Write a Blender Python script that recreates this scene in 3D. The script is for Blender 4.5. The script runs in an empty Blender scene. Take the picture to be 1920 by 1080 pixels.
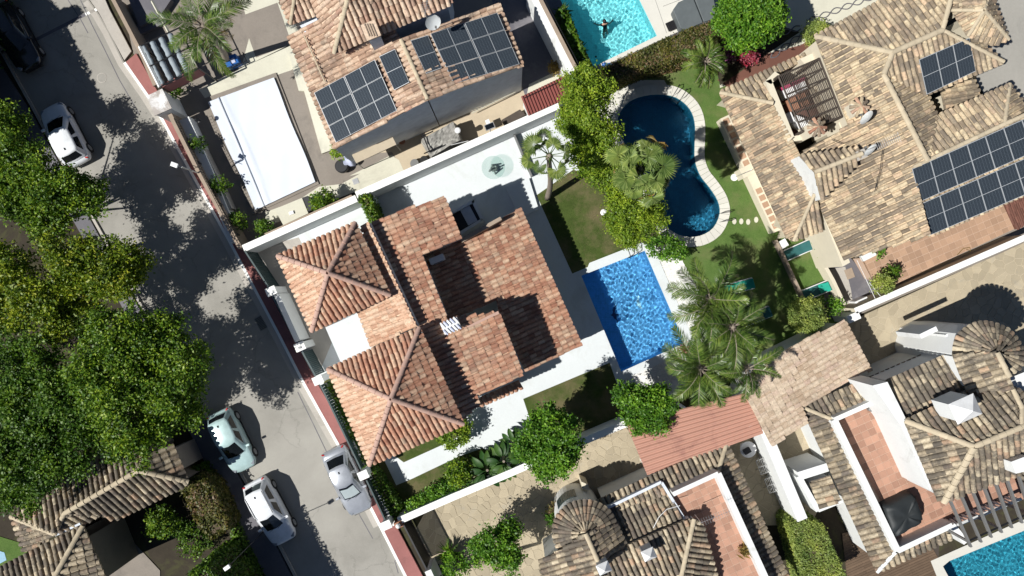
import bpy, math, random
import numpy as np
from mathutils import Vector, Matrix
from mathutils.geometry import tessellate_polygon, delaunay_2d_cdt

random.seed(7)
rng = np.random.default_rng(7)
sc = bpy.context.scene
R = math.radians

# ---------------------------------------------------------------- camera, sky, sun, exposure
CAM_H = 45.0          # metres above the ground
PX = 30.0             # photograph pixels per metre on the ground
cam_d = bpy.data.cameras.new("camera")
cam = bpy.data.objects.new("camera", cam_d)
sc.collection.objects.link(cam)
cam.location = (0, 0, CAM_H)
cam.rotation_euler = (0, 0, 0)
cam_d.sensor_width = 36
cam_d.lens = 36 * CAM_H / (1920 / PX)
cam_d.clip_end = 2000
sc.camera = cam

SUN_EL, SUN_AZ = 52.0, 24.0      # elevation; light travels towards (cos az, sin az)
world = bpy.data.worlds.new("World")
sc.world = world
world.use_nodes = True
wn = world.node_tree.nodes
wn.clear()
sky = wn.new("ShaderNodeTexSky")
sky.sky_type = 'NISHITA'
sky.sun_disc = False
sky.altitude = 1800
sky.air_density = .8
sky.dust_density = .2
sky.sun_elevation = R(SUN_EL)
sky.sun_rotation = R(180 + 90 - SUN_AZ)
bg = wn.new("ShaderNodeBackground")
bg.inputs[1].default_value = 0.052
wo = wn.new("ShaderNodeOutputWorld")
world.node_tree.links.new(sky.outputs[0], bg.inputs[0])
world.node_tree.links.new(bg.outputs[0], wo.inputs[0])

sun_d = bpy.data.lights.new("sun", 'SUN')
sun_d.energy = 5.0
sun_d.angle = R(0.5)
sun_d.color = (1.0, 0.98, 0.93)
sun = bpy.data.objects.new("sun", sun_d)
sc.collection.objects.link(sun)
ldir = Vector((math.cos(R(SUN_AZ)) * math.cos(R(SUN_EL)), math.sin(R(SUN_AZ)) * math.cos(R(SUN_EL)), -math.sin(R(SUN_EL))))
sun.rotation_euler = ldir.to_track_quat('-Z', 'Y').to_euler()
sun.location = (-30, -12, 60)

sc.view_settings.view_transform = 'Standard'
sc.view_settings.look = 'None'
sc.view_settings.gamma = 1
sc.view_settings.use_curve_mapping = False
sc.view_settings.exposure = 0.27
sc.render.engine = 'CYCLES'
sc.cycles.max_bounces = 6
sc.cycles.transparent_max_bounces = 12

# ---------------------------------------------------------------- materials
MATS = {}
def _mat(name):
    m = bpy.data.materials.new(name)
    m.use_nodes = True
    nt = m.node_tree
    nt.nodes.clear()
    out = nt.nodes.new("ShaderNodeOutputMaterial")
    b = nt.nodes.new("ShaderNodeBsdfPrincipled")
    nt.links.new(b.outputs[0], out.inputs[0])
    MATS[name] = m
    return m, nt, b, out

def N(nt, t, **kw):
    n = nt.nodes.new(t)
    for k, v in kw.items():
        setattr(n, k, v)
    return n

def noise(nt, scale, detail=4, rough=.6, vec=None, dist=0):
    n = N(nt, "ShaderNodeTexNoise")
    n.inputs['Scale'].default_value = scale
    n.inputs['Detail'].default_value = detail
    n.inputs['Roughness'].default_value = rough
    n.inputs['Distortion'].default_value = dist
    if vec is not None:
        nt.links.new(vec, n.inputs['Vector'])
    return n

def ramp(nt, fac, stops, interp='LINEAR'):
    r = N(nt, "ShaderNodeValToRGB")
    r.color_ramp.interpolation = interp
    els = r.color_ramp.elements
    while len(els) < len(stops):
        els.new(.5)
    for e, (p, c) in zip(els, stops):
        e.position = p
        e.color = (c[0], c[1], c[2], 1) if not isinstance(c, (int, float)) else (c, c, c, 1)
    nt.links.new(fac, r.inputs[0])
    return r.outputs[0]

def mix(nt, fac, a, b, blend='MIX'):
    m = N(nt, "ShaderNodeMix", data_type='RGBA', blend_type=blend)
    for s, v in ((m.inputs[0], fac), (m.inputs[6], a), (m.inputs[7], b)):
        if isinstance(v, (int, float)):
            s.default_value = v
        elif isinstance(v, tuple):
            s.default_value = (v[0], v[1], v[2], 1)
        else:
            nt.links.new(v, s)
    return m.outputs[2]

def math_n(nt, op, a, b=0.0, clamp=False):
    m = N(nt, "ShaderNodeMath", operation=op)
    m.use_clamp = clamp
    for s, v in ((m.inputs[0], a), (m.inputs[1], b)):
        if isinstance(v, (int, float)):
            s.default_value = v
        else:
            nt.links.new(v, s)
    return m.outputs[0]

def bump(nt, b, height, strength=.3, dist=.02):
    n = N(nt, "ShaderNodeBump")
    n.inputs['Strength'].default_value = strength
    n.inputs['Distance'].default_value = dist
    nt.links.new(height, n.inputs['Height'])
    nt.links.new(n.outputs[0], b.inputs['Normal'])

def rand_val(nt):
    g = N(nt, "ShaderNodeNewGeometry")
    o = N(nt, "ShaderNodeObjectInfo")
    s = math_n(nt, 'ADD', g.outputs['Random Per Island'], o.outputs['Random'])
    return math_n(nt, 'FRACT', s), g

def mat(name, col, rough=.8, var=.2, scale=1.5, stain=None, stain_at=.6, stain_scale=.5, bmp=.3, bscale=30, metal=0, isl=0, spec=.3):
    """generic weathered surface: two scales of noise, optional shaped stains"""
    m, nt, b, _ = _mat(name)
    g = N(nt, "ShaderNodeNewGeometry")
    pos = g.outputs['Position']
    n1 = noise(nt, scale, 6, .65, pos)
    n2 = noise(nt, scale * 14, 3, .7, pos)
    dark = tuple(c * (1 - var) for c in col)
    lite = tuple(min(.95, c * (1 + var * .6)) for c in col)
    c = ramp(nt, n1.outputs[0], [(.3, dark), (.7, lite)])
    c = mix(nt, .5, c, ramp(nt, n2.outputs[0], [(.3, tuple(x * (1 - var * .7) for x in col)), (.7, tuple(min(.95, x * (1 + var * .4)) for x in col))]))
    if stain:
        n3 = noise(nt, stain_scale, 8, .7, pos, .6)
        f = ramp(nt, n3.outputs[0], [(stain_at - .06, (0, 0, 0)), (stain_at + .08, (1, 1, 1))])
        c = mix(nt, f, c, stain)
    if isl:
        r, _g = rand_val(nt)
        c = mix(nt, 1.0, c, ramp(nt, r, [(0, (1 - isl,) * 3), (1, (1 + isl * .3,) * 3)]), 'MULTIPLY')
    nt.links.new(c, b.inputs['Base Color'])
    b.inputs['Roughness'].default_value = rough
    b.inputs['Metallic'].default_value = metal
    b.inputs['Specular IOR Level'].default_value = spec
    if bmp:
        nb = noise(nt, bscale, 4, .7, pos)
        bump(nt, b, nb.outputs[0], bmp)
    return m

def tile_mat(name, stops, lichen, lichen_at=.56, lichen_amt=.8):
    m, nt, b, _ = _mat(name)
    r, g = rand_val(nt)
    c = ramp(nt, r, stops)
    pos = g.outputs['Position']
    n1 = noise(nt, 9, 5, .7, pos)
    c = mix(nt, .55, c, mix(nt, 1, c, ramp(nt, n1.outputs[0], [(.3, (.45, .43, .4)), (.65, (1.25, 1.25, 1.25))]), 'MULTIPLY'))
    n2 = noise(nt, .55, 8, .72, pos, .4)
    n3 = noise(nt, 6, 4, .7, pos)
    s = math_n(nt, 'ADD', math_n(nt, 'MULTIPLY', n2.outputs[0], .6), math_n(nt, 'MULTIPLY', n3.outputs[0], .3))
    s = math_n(nt, 'ADD', s, math_n(nt, 'MULTIPLY', math_n(nt, 'FRACT', math_n(nt, 'MULTIPLY', r, 7.31)), .14))
    f = ramp(nt, s, [(lichen_at - .07, (0, 0, 0)), (lichen_at + .07, (lichen_amt,) * 3)])
    c = mix(nt, f, c, lichen)
    nt.links.new(c, b.inputs['Base Color'])
    b.inputs['Roughness'].default_value = .85
    b.inputs['Specular IOR Level'].default_value = .2
    nb = noise(nt, 40, 3, .7, pos)
    bump(nt, b, nb.outputs[0], .35, .01)
    return m

def leaf_mat(name, c1, c2, c3, patch=None, patch_at=.6, trans=.3, rough=.5):
    m, nt, b, out = _mat(name)
    r, g = rand_val(nt)
    pos = g.outputs['Position']
    c = ramp(nt, r, [(0, c1), (.5, c2), (1, c3)])
    n = noise(nt, .9, 3, .6, pos)
    c = mix(nt, 1, c, ramp(nt, n.outputs[0], [(.33, (.50, .60, .55)), (.5, (.95, .95, .9)), (.66, (1.45, 1.3, 1.05))]), 'MULTIPLY')
    if patch:
        n2 = noise(nt, .7, 5, .7, pos)
        f = ramp(nt, math_n(nt, 'ADD', math_n(nt, 'MULTIPLY', n2.outputs[0], .8), math_n(nt, 'MULTIPLY', math_n(nt, 'FRACT', math_n(nt, 'MULTIPLY', r, 5.7)), .25)), [(patch_at - .03, (0, 0, 0)), (patch_at + .05, (1, 1, 1))])
        c = mix(nt, f, c, patch)
    nt.links.new(c, b.inputs['Base Color'])
    b.inputs['Roughness'].default_value = rough
    b.inputs['Specular IOR Level'].default_value = .35
    t = N(nt, "ShaderNodeBsdfTranslucent")
    nt.links.new(mix(nt, 1, c, (1.1, 1.25, .6), 'MULTIPLY'), t.inputs[0])
    ms = N(nt, "ShaderNodeMixShader")
    ms.inputs[0].default_value = trans
    nt.links.new(b.outputs[0], ms.inputs[1])
    nt.links.new(t.outputs[0], ms.inputs[2])
    nt.links.new(ms.outputs[0], out.inputs[0])
    return m

def grass_mat(name, g1, g2, dry, dry_at=.55):
    m, nt, b, _ = _mat(name)
    pos = N(nt, "ShaderNodeNewGeometry").outputs['Position']
    n1 = noise(nt, 1.2, 8, .7, pos)
    n2 = noise(nt, 30, 4, .8, pos)
    n3 = noise(nt, .35, 5, .7, pos)
    c = ramp(nt, n1.outputs[0], [(.3, g1), (.7, g2)])
    c = mix(nt, 1, c, ramp(nt, n2.outputs[0], [(.25, (.5,) * 3), (.75, (1.5,) * 3)]), 'MULTIPLY')
    c = mix(nt, ramp(nt, n3.outputs[0], [(dry_at - .08, (0, 0, 0)), (dry_at + .1, (.85,) * 3)]), c, dry)
    nt.links.new(c, b.inputs['Base Color'])
    b.inputs['Roughness'].default_value = .9
    b.inputs['Specular IOR Level'].default_value = .1
    bump(nt, b, n2.outputs[0], 1, .06)
    return m

def plain(name, col, rough=.5, metal=0, spec=.5, coat=0):
    m, nt, b, _ = _mat(name)
    g = N(nt, "ShaderNodeTexCoord")
    n1 = noise(nt, 3, 5, .65, g.outputs['Object'])
    c = ramp(nt, n1.outputs[0], [(.3, tuple(x * .88 for x in col)), (.7, tuple(min(1, x * 1.06) for x in col))])
    nt.links.new(c, b.inputs['Base Color'])
    b.inputs['Roughness'].default_value = rough
    b.inputs['Metallic'].default_value = metal
    b.inputs['Specular IOR Level'].default_value = spec
    b.inputs['Coat Weight'].default_value = coat
    return m

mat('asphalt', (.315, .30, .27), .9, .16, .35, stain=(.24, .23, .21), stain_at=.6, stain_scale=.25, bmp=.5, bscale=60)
mat('concrete', (.42, .39, .35), .85, .18, .8, stain=(.3, .28, .25), stain_at=.62)
mat('kerb_stone', (.62, .58, .53), .8, .15, 2)
mat('red_pavement', (.30, .125, .115), .85, .22, .9, stain=(.2, .09, .085), stain_at=.62, stain_scale=.8)
mat('white_paint', (.80, .80, .77), .6, .05, .6, bmp=.1)
mat('white_patio', (.60, .63, .64), .6, .10, .6, stain=(.52, .54, .53), stain_at=.58, stain_scale=.35, bmp=.06)
mat('white_render', (.70, .71, .70), .75, .10, .7, stain=(.54, .54, .52), stain_at=.62, stain_scale=.6, bmp=.25, bscale=14)
mat('cream_render', (.62, .56, .44), .8, .12, .8, bmp=.2)
mat('grey_render', (.60, .64, .70), .8, .25, 2.0, bmp=.8, bscale=9)
mat('tan_cap', (.33, .26, .20), .85, .25, 2)
mat('taupe_paving', (.235, .205, .175), .85, .18, .7, stain=(.17, .15, .13), stain_at=.6)
mat('cream_stone', (.56, .54, .44), .8, .14, .8, stain=(.45, .43, .35), stain_at=.62, bmp=.2)
mat('sand_paving', (.48, .40, .29), .8, .15, 1.2, stain=(.36, .30, .22), stain_at=.62)
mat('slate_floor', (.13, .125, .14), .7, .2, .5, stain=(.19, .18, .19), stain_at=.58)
mat('dark_soil', (.04, .032, .022), .95, .4, 1.5, stain=(.06, .06, .025), stain_at=.55)
mat('mortar', (.53, .46, .34), .85, .12, 1)
plain('panel_frame', (.42, .44, .46), .5, .1)
mat('crazy_stone', (.42, .355, .25), .8, .16, 1.0, isl=.18, stain=(.34, .31, .25), stain_at=.62, stain_scale=.5)
mat('terracotta_floor', (.42, .235, .165), .75, .12, 1, isl=.3)
mat('terracotta_brown', (.16, .07, .05), .75, .12, 1, isl=.3)
mat('terracotta_ochre', (.42, .27, .18), .75, .15, .8, isl=.22)
mat('grout', (.52, .38, .29), .8, .1, 1)
mat('wood_deck', (.15, .10, .065), .7, .25, 2, isl=.25)
mat('wood_dark', (.07, .055, .045), .7, .25, 3)
mat('pink_corrugated', (.44, .235, .175), .7, .1, .6, stain=(.3, .15, .12), stain_at=.62)
mat('red_metal', (.22, .07, .06), .5, .12, 1)
mat('cement_pink', (.47, .31, .25), .9, .2, 2.5, isl=.1)
mat('cement_cream', (.50, .42, .30), .9, .25, 2.5, isl=.15)
mat('bark', (.10, .075, .05), .95, .35, 4, bmp=.8, bscale=12)
mat('palm_bark', (.24, .20, .16), .95, .3, 5, bmp=.8, bscale=10)
mat('pebble_white', (.78, .77, .74), .8, .12, 3, bmp=.8, bscale=22, isl=.25)
mat('coping_stone', (.62, .60, .54), .75, .1, 1.0, isl=.08)
mat('tarp_black', (.022, .026, .028), .55, .3, 2, bmp=.5, bscale=3)
mat('tarp_grey', (.26, .25, .23), .7, .3, 1.6, stain=(.45, .44, .4), stain_at=.56, stain_scale=.9, bmp=.5, bscale=3)
mat('beige_cloth', (.46, .39, .29), .9, .12, 2)
mat('cover_white', (.60, .64, .71), .55, .05, .8, bmp=.25, bscale=1.3)
mat('fabric_grey', (.28, .32, .35), .8, .35, 3.0, bmp=.8, bscale=6)
mat('rock', (.28, .27, .26), .9, .3, 4)
mat('clay_pot', (.32, .15, .09), .8, .2, 3)
plain('dark_green_metal', (.018, .045, .048), .45)
plain('black_metal', (.012, .012, .014), .5)
plain('grey_metal', (.20, .20, .195), .45, .3)
plain('galvanised', (.5, .5, .5), .35, .6)
plain('white_plastic', (.75, .75, .75), .4)
plain('blue_plastic', (.01, .10, .35), .4)
plain('green_towel', (.01, .28, .20), .9)
plain('teal_cushion', (.02, .10, .10), .9)
plain('grey_lid', (.10, .115, .12), .6)
plain('rubber', (.012, .012, .012), .8)
plain('car_white', (.72, .74, .77), .22, 0, .5, .6)
plain('car_mint', (.40, .54, .54), .25, .1, .5, .6)
plain('car_silver', (.45, .47, .51), .25, .45, .5, .6)
plain('car_black', (.012, .012, .015), .2, 0, .5, .6)
plain('car_glass', (.008, .010, .013), .06, 0, .6)
plain('red_lens', (.35, .01, .01), .2)
plain('clear_lens', (.22, .24, .27), .12)
plain('dish_white', (.60, .62, .62), .4)
plain('aqua_glass', (.35, .48, .45), .1)
plain('blue_white_cloth', (.45, .48, .62), .9)
plain('sunshade_foil', (.55, .62, .62), .3, .3)
plain('skin', (.42, .24, .17), .5)
plain('black_hair', (.01, .008, .007), .5)
plain('magenta_cloth', (.35, .03, .10), .8)
plain('dolphin_mosaic', (.55, .80, .85), .4)
plain('dolphin_dark', (.01, .03, .10), .4)

C1 = [(0, (.31, .145, .095)), (.15, (.43, .22, .145)), (.4, (.50, .28, .185)), (.65, (.56, .345, .235)), (.85, (.61, .44, .31)), (1, (.38, .2, .14))]
tile_mat('tile_clay', C1, (.17, .12, .095), .56, .5)
tile_mat('tile_salmon', [(0, (.47, .28, .19)), (.3, (.55, .35, .24)), (.6, (.6, .41, .29)), (.85, (.64, .48, .35)), (1, (.5, .33, .24))], (.2, .15, .1), .66, .4)  # paler copy of the clay tile, sunlight put into its colour
tile_mat('tile_north', [(0, (.28, .18, .13)), (.25, (.46, .31, .22)), (.5, (.56, .41, .30)), (.75, (.63, .49, .37)), (1, (.38, .23, .17))], (.13, .10, .08), .57, .65)
tile_mat('tile_cream', [(0, (.17, .135, .10)), (.16, (.34, .265, .18)), (.38, (.50, .40, .27)), (.62, (.61, .50, .335)), (.85, (.55, .40, .27)), (1, (.26, .22, .165))], (.15, .125, .10), .53, .85)
tile_mat('tile_aged', [(0, (.13, .11, .085)), (.2, (.30, .245, .17)), (.45, (.46, .38, .27)), (.7, (.54, .46, .33)), (.85, (.44, .30, .2)), (1, (.2, .17, .14))], (.085, .075, .065), .51, .85)
tile_mat('tile_garage', [(0, (.42, .31, .22)), (.3, (.54, .43, .32)), (.6, (.60, .49, .37)), (1, (.50, .37, .29))], (.2, .16, .12), .60, .5)

leaf_mat('leaf_bright', (.09, .17, .012), (.18, .28, .02), (.30, .39, .04), trans=.25)
leaf_mat('leaf_tree', (.038, .10, .006), (.095, .185, .010), (.215, .30, .022), trans=.2)
leaf_mat('leaf_dark', (.03, .085, .006), (.065, .14, .010), (.13, .215, .018), trans=.2)
leaf_mat('leaf_yellow', (.055, .11, .006), (.13, .20, .010), (.25, .30, .018), patch=(.38, .37, .03), patch_at=.65, trans=.22)
leaf_mat('leaf_green', (.04, .125, .008), (.09, .215, .015), (.19, .34, .035), trans=.22)
leaf_mat('leaf_hedge', (.05, .065, .012), (.11, .12, .025), (.19, .16, .05), patch=(.22, .14, .08), patch_at=.6)
leaf_mat('leaf_topiary', (.17, .23, .05), (.27, .34, .08), (.37, .42, .13))
leaf_mat('leaf_palm', (.04, .085, .014), (.085, .145, .028), (.17, .23, .055), trans=.2, rough=.35)
leaf_mat('leaf_palm_dry', (.18, .12, .03), (.28, .19, .06), (.36, .27, .10))
leaf_mat('leaf_banana', (.022, .075, .016), (.045, .11, .024), (.08, .15, .036), rough=.5)
leaf_mat('leaf_fan', (.10, .16, .04), (.18, .25, .07), (.28, .35, .12), trans=.2, rough=.35)
leaf_mat('flower_red', (.30, .02, .04), (.40, .05, .10), (.45, .15, .2))
leaf_mat('flower_purple', (.12, .03, .12), (.2, .05, .2), (.3, .1, .25))
grass_mat('lawn', (.05, .075, .018), (.08, .115, .028), (.17, .14, .075), .52)
grass_mat('lawn_lush', (.08, .145, .034), (.13, .205, .055), (.18, .19, .08), .56)

def panel_mat():
    m, nt, b, _ = _mat('solar_cells')
    uv = N(nt, "ShaderNodeUVMap")
    sep = N(nt, "ShaderNodeSeparateXYZ")
    nt.links.new(uv.outputs[0], sep.inputs[0])
    def lines(v, n, w):
        f = math_n(nt, 'FRACT', math_n(nt, 'MULTIPLY', v, n))
        a = math_n(nt, 'ABSOLUTE', math_n(nt, 'SUBTRACT', f, .5))
        return math_n(nt, 'GREATER_THAN', a, .5 - w)
    l1 = math_n(nt, 'MAXIMUM', lines(sep.outputs[0], 6, .035), lines(sep.outputs[1], 12, .035))
    l2 = lines(sep.outputs[0], 24, .07)
    c = mix(nt, math_n(nt, 'MULTIPLY', l2, .25), (.028, .036, .046), (.09, .105, .125))
    c = mix(nt, math_n(nt, 'MULTIPLY', l1, .6), c, (.14, .17, .20))
    nt.links.new(c, b.inputs['Base Color'])
    b.inputs['Roughness'].default_value = .14
    b.inputs['Specular IOR Level'].default_value = .4
panel_mat()

def pool_mat(name, col, var=.1):
    m, nt, b, _ = _mat(name)
    pos = N(nt, "ShaderNodeNewGeometry").outputs['Position']
    br = N(nt, "ShaderNodeTexBrick")
    br.offset = 0
    br.inputs['Scale'].default_value = 3.3
    br.inputs['Mortar Size'].default_value = .02
    br.inputs['Brick Width'].default_value = .5
    br.inputs['Row Height'].default_value = .5
    br.inputs['Color1'].default_value = (*[c * (1 - var) for c in col], 1)
    br.inputs['Color2'].default_value = (*[min(1, c * (1 + var)) for c in col], 1)
    br.inputs['Mortar'].default_value = (*[min(1, c * 1.25 + .02) for c in col], 1)
    nt.links.new(pos, br.inputs['Vector'])
    nt.links.new(br.outputs[0], b.inputs['Base Color'])
    b.inputs['Roughness'].default_value = .5
pool_mat('pool_blue', (.13, .41, .70))
pool_mat('pool_turquoise', (.26, .74, .80))
pool_mat('pool_navy', (.010, .18, .30))
pool_mat('pool_teal', (.03, .30, .42))

CAUSTICS = True
def water_mat(name, tint):
    m, nt, b, out = _mat(name)
    nt.nodes.remove(b)
    pos = N(nt, "ShaderNodeNewGeometry").outputs['Position']
    n1 = noise(nt, 2.2, 3, .5, pos, .5)
    n2 = noise(nt, 6.5, 2, .5, pos, .3)
    h = math_n(nt, 'ADD', n1.outputs[0], math_n(nt, 'MULTIPLY', n2.outputs[0], .35))
    bp = N(nt, "ShaderNodeBump")
    bp.inputs['Strength'].default_value = .5
    bp.inputs['Distance'].default_value = .12
    nt.links.new(h, bp.inputs['Height'])
    rf = N(nt, "ShaderNodeBsdfRefraction")
    rf.inputs['IOR'].default_value = 1.33
    rf.inputs['Roughness'].default_value = 0
    rf.inputs['Color'].default_value = (*tint, 1)
    gl = N(nt, "ShaderNodeBsdfGlass")
    gl.inputs['IOR'].default_value = 1.33
    gl.inputs['Roughness'].default_value = 0
    gl.inputs['Color'].default_value = (*tint, 1)
    nt.nodes.remove(rf)
    nt.links.new(bp.outputs[0], gl.inputs['Normal'])
    nt.links.new(gl.outputs[0], out.inputs[0])
    return m
water_mat('water_blue', (.82, .95, 1))
water_mat('water_clear', (.9, 1, 1))

# ---------------------------------------------------------------- geometry helpers
def smooth_loop(px, k=3):
    out = []; n = len(px)
    for i in range(n):
        p0, p1, p2, p3 = [Vector(px[(i + j) % n]) for j in (-1, 0, 1, 2)]
        for t in range(k):
            u = t / k
            out.append(tuple(.5 * ((2 * p1) + (p2 - p0) * u + (2 * p0 - 5 * p1 + 4 * p2 - p3) * u * u + (3 * p1 - p0 - 3 * p2 + p3) * u ** 3)))
    return out
def up(px, z):
    """photo pixels at which ground points would show if raised to z"""
    k = CAM_H / (CAM_H - z)
    return [(960 + (x - 960) * k, 540 + (y - 540) * k) for x, y in px]
def W(px, py, z=0.0):
    """where the point seen at photo pixel (px, py) lies if it is z metres above the ground"""
    f = (CAM_H - z) / CAM_H / PX
    return Vector(((px - 960) * f, (540 - py) * f, z))

BASE = {}        # world position of each parent
COL = sc.collection
def link(o, parent=None, label=None, cat=None, group=None, kind=None):
    COL.objects.link(o)
    if parent is not None:
        o.parent = parent
        o.matrix_parent_inverse = Matrix.Translation(-BASE[parent.name])
    if label: o['label'] = label
    if cat: o['category'] = cat
    if group: o['group'] = group
    if kind: o['kind'] = kind
    return o

def thing(name, loc, label, cat, group=None, parent=None):
    o = bpy.data.objects.new(name, None)
    o.empty_display_size = .2
    o.location = loc
    BASE[o.name] = Vector(loc)
    return link(o, parent, label, cat, group)

def part_root(name, loc, parent, label=None):
    o = bpy.data.objects.new(name, None)
    o.location = loc
    BASE[o.name] = Vector(loc)
    return link(o, parent, label)

def mesh_np(name, V, polys):
    """V (n,3); polys: list of int arrays (m,k)"""
    me = bpy.data.meshes.new(name)
    V = np.asarray(V, dtype=np.float32)
    me.vertices.add(len(V))
    me.vertices.foreach_set('co', V.ravel())
    idx = np.concatenate([np.asarray(p).ravel() for p in polys]).astype(np.int32)
    tot = np.concatenate([np.full(len(p), np.asarray(p).shape[1]) for p in polys]).astype(np.int32)
    st = np.concatenate([[0], np.cumsum(tot)[:-1]]).astype(np.int32)
    me.loops.add(len(idx))
    me.loops.foreach_set('vertex_index', idx)
    me.polygons.add(len(tot))
    me.polygons.foreach_set('loop_start', st)
    me.polygons.foreach_set('loop_total', tot)
    me.update(calc_edges=True)
    return me

class MB:
    """collects shapes, links them as one mesh"""
    def __init__(s):
        s.v = []; s.f = []; s.mi = []; s.m = 0
    def add(s, vs, fs):
        b = len(s.v)
        s.v += [Vector(v) for v in vs]
        s.f += [[i + b for i in f] for f in fs]
        s.mi += [s.m] * len(fs)
        return s
    def prism(s, poly, z0, z1):
        """poly: xy pairs; z0/z1 scalar or per-vertex list"""
        n = len(poly)
        a = sum(poly[i][0] * poly[(i + 1) % n][1] - poly[(i + 1) % n][0] * poly[i][1] for i in range(n))
        z0 = z0 if isinstance(z0, (list, tuple)) else [z0] * n
        z1 = z1 if isinstance(z1, (list, tuple)) else [z1] * n
        if a < 0:
            poly = list(poly)[::-1]; z0 = list(z0)[::-1]; z1 = list(z1)[::-1]
        vs = [(p[0], p[1], z) for p, z in zip(poly, z0)] + [(p[0], p[1], z) for p, z in zip(poly, z1)]
        fs = [[i, (i + 1) % n, n + (i + 1) % n, n + i] for i in range(n)]
        if n > 4:
            tr = tessellate_polygon([[Vector((p[0], p[1], 0)) for p in poly]])
            for t in tr:
                a2, b2, c2 = [Vector(poly[i][:2]) for i in t]
                if (b2 - a2).cross(c2 - a2) < 0: t = t[::-1]
                fs.append([n + i for i in t]); fs.append([i for i in t[::-1]])
        else:
            fs += [[n + i for i in range(n)], list(range(n))[::-1]]
        return s.add(vs, fs)
    def box(s, c, size, rz=0, ry=0, rx=0):
        M = Matrix.Translation(Vector(c)) @ Matrix.Rotation(rz, 4, 'Z') @ Matrix.Rotation(ry, 4, 'Y') @ Matrix.Rotation(rx, 4, 'X')
        x, y, z = [d / 2 for d in size]
        vs = [M @ Vector(p) for p in ((-x, -y, -z), (x, -y, -z), (x, y, -z), (-x, y, -z), (-x, -y, z), (x, -y, z), (x, y, z), (-x, y, z))]
        return s.add(vs, [[0, 3, 2, 1], [4, 5, 6, 7], [0, 1, 5, 4], [1, 2, 6, 5], [2, 3, 7, 6], [3, 0, 4, 7]])
    def tube(s, pts, rads, seg=8, cap=True):
        pts = [Vector(p) for p in pts]
        if isinstance(rads, (int, float)): rads = [rads] * len(pts)
        vs = []; fs = []
        for i, p in enumerate(pts):
            d = (pts[min(i + 1, len(pts) - 1)] - pts[max(i - 1, 0)]).normalized()
            a = d.cross(Vector((0, 0, 1)) if abs(d.z) < .9 else Vector((1, 0, 0))).normalized()
            b = d.cross(a)
            for k in range(seg):
                t = 2 * math.pi * k / seg
                vs.append(p + (a * math.cos(t) + b * math.sin(t)) * rads[i])
        for i in range(len(pts) - 1):
            for k in range(seg):
                k2 = (k + 1) % seg
                fs.append([i * seg + k, i * seg + k2, (i + 1) * seg + k2, (i + 1) * seg + k])
        if cap:
            fs.append(list(range(seg))[::-1]); fs.append([(len(pts) - 1) * seg + k for k in range(seg)])
        return s.add(vs, fs)
    def lathe(s, c, prof, seg=16, sx=1, sy=1):
        vs = []; fs = []
        for (r, z) in prof:
            for k in range(seg):
                t = 2 * math.pi * k / seg
                vs.append((c[0] + r * sx * math.cos(t), c[1] + r * sy * math.sin(t), c[2] + z))
        for i in range(len(prof) - 1):
            for k in range(seg):
                k2 = (k + 1) % seg
                fs.append([i * seg + k, i * seg + k2, (i + 1) * seg + k2, (i + 1) * seg + k])
        fs.append(list(range(seg))[::-1]); fs.append([(len(prof) - 1) * seg + k for k in range(seg)])
        return s.add(vs, fs)
    def quad(s, a, b, c, d):
        return s.add([a, b, c, d], [[0, 1, 2, 3]])
    def build(s, name, m, parent=None, smooth=False, local=False, bevel=0, **kw):
        vs = s.v
        if parent is None or not local:
            xs = [v.x for v in vs]; ys = [v.y for v in vs]; zs = [v.z for v in vs]
            org = Vector(((min(xs) + max(xs)) / 2, (min(ys) + max(ys)) / 2, min(zs)))
        else:
            org = Vector((0, 0, 0))
        me = bpy.data.meshes.new(name)
        me.from_pydata([v - org for v in vs], [], s.f)
        ms = m if isinstance(m, (list, tuple)) else [m]
        for x in ms: me.materials.append(MATS[x])
        if len(ms) > 1: me.polygons.foreach_set('material_index', s.mi)
        if smooth: me.polygons.foreach_set('use_smooth', [True] * len(me.polygons))
        me.update()
        o = bpy.data.objects.new(name, me)
        o.location = org
        BASE[o.name] = org.copy()
        if bevel:
            bv = o.modifiers.new('bevel', 'BEVEL'); bv.width = bevel; bv.segments = 2
        if local and parent is not None:
            COL.objects.link(o); o.parent = parent
            for k, v in kw.items():
                if v: o[{'cat': 'category'}.get(k, k)] = v
            return o
        return link(o, parent, kw.get('label'), kw.get('cat'), kw.get('group'), kw.get('kind'))

def wxy(pts, z=0):
    return [tuple(W(p[0], p[1], z)[:2]) for p in pts]

def sheet(name, px, z, m, holes=(), parent=None, kind='structure', raw=False, **kw):
    """flat sheet at height z; px = photo pixels; holes = lists of world xy"""
    outer = list(px if raw else wxy(px, z))
    if not holes:
        mb = MB()
        P = [Vector((*p, 0)) for p in outer]
        for t in tessellate_polygon([P]):
            a, b, c = [P[i] for i in t]
            f = list(t) if (b - a).cross(c - a).z > 0 else list(t)[::-1]
            mb.add([(P[i].x, P[i].y, z) for i in f], [[0, 1, 2]])
        return mb.build(name, m, parent, kind=kind, **kw)
    pts = []; edges = []
    for l in [outer] + list(holes):
        b0 = len(pts); n = len(l)
        pts += [Vector(p[:2]) for p in l]
        edges += [(b0 + i, b0 + (i + 1) % n) for i in range(n)]
    vo, _, fo, _, _, _ = delaunay_2d_cdt(pts, edges, [], 0, 1e-5)
    fs = []
    for f in fo:
        cx = sum(vo[i].x for i in f) / len(f); cy = sum(vo[i].y for i in f) / len(f)
        if inside((cx, cy), outer) and not any(inside((cx, cy), h) for h in holes): fs.append(list(f))
    mb = MB(); mb.add([(v.x, v.y, z) for v in vo], fs)
    return mb.build(name, m, parent, kind=kind, **kw)

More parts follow.
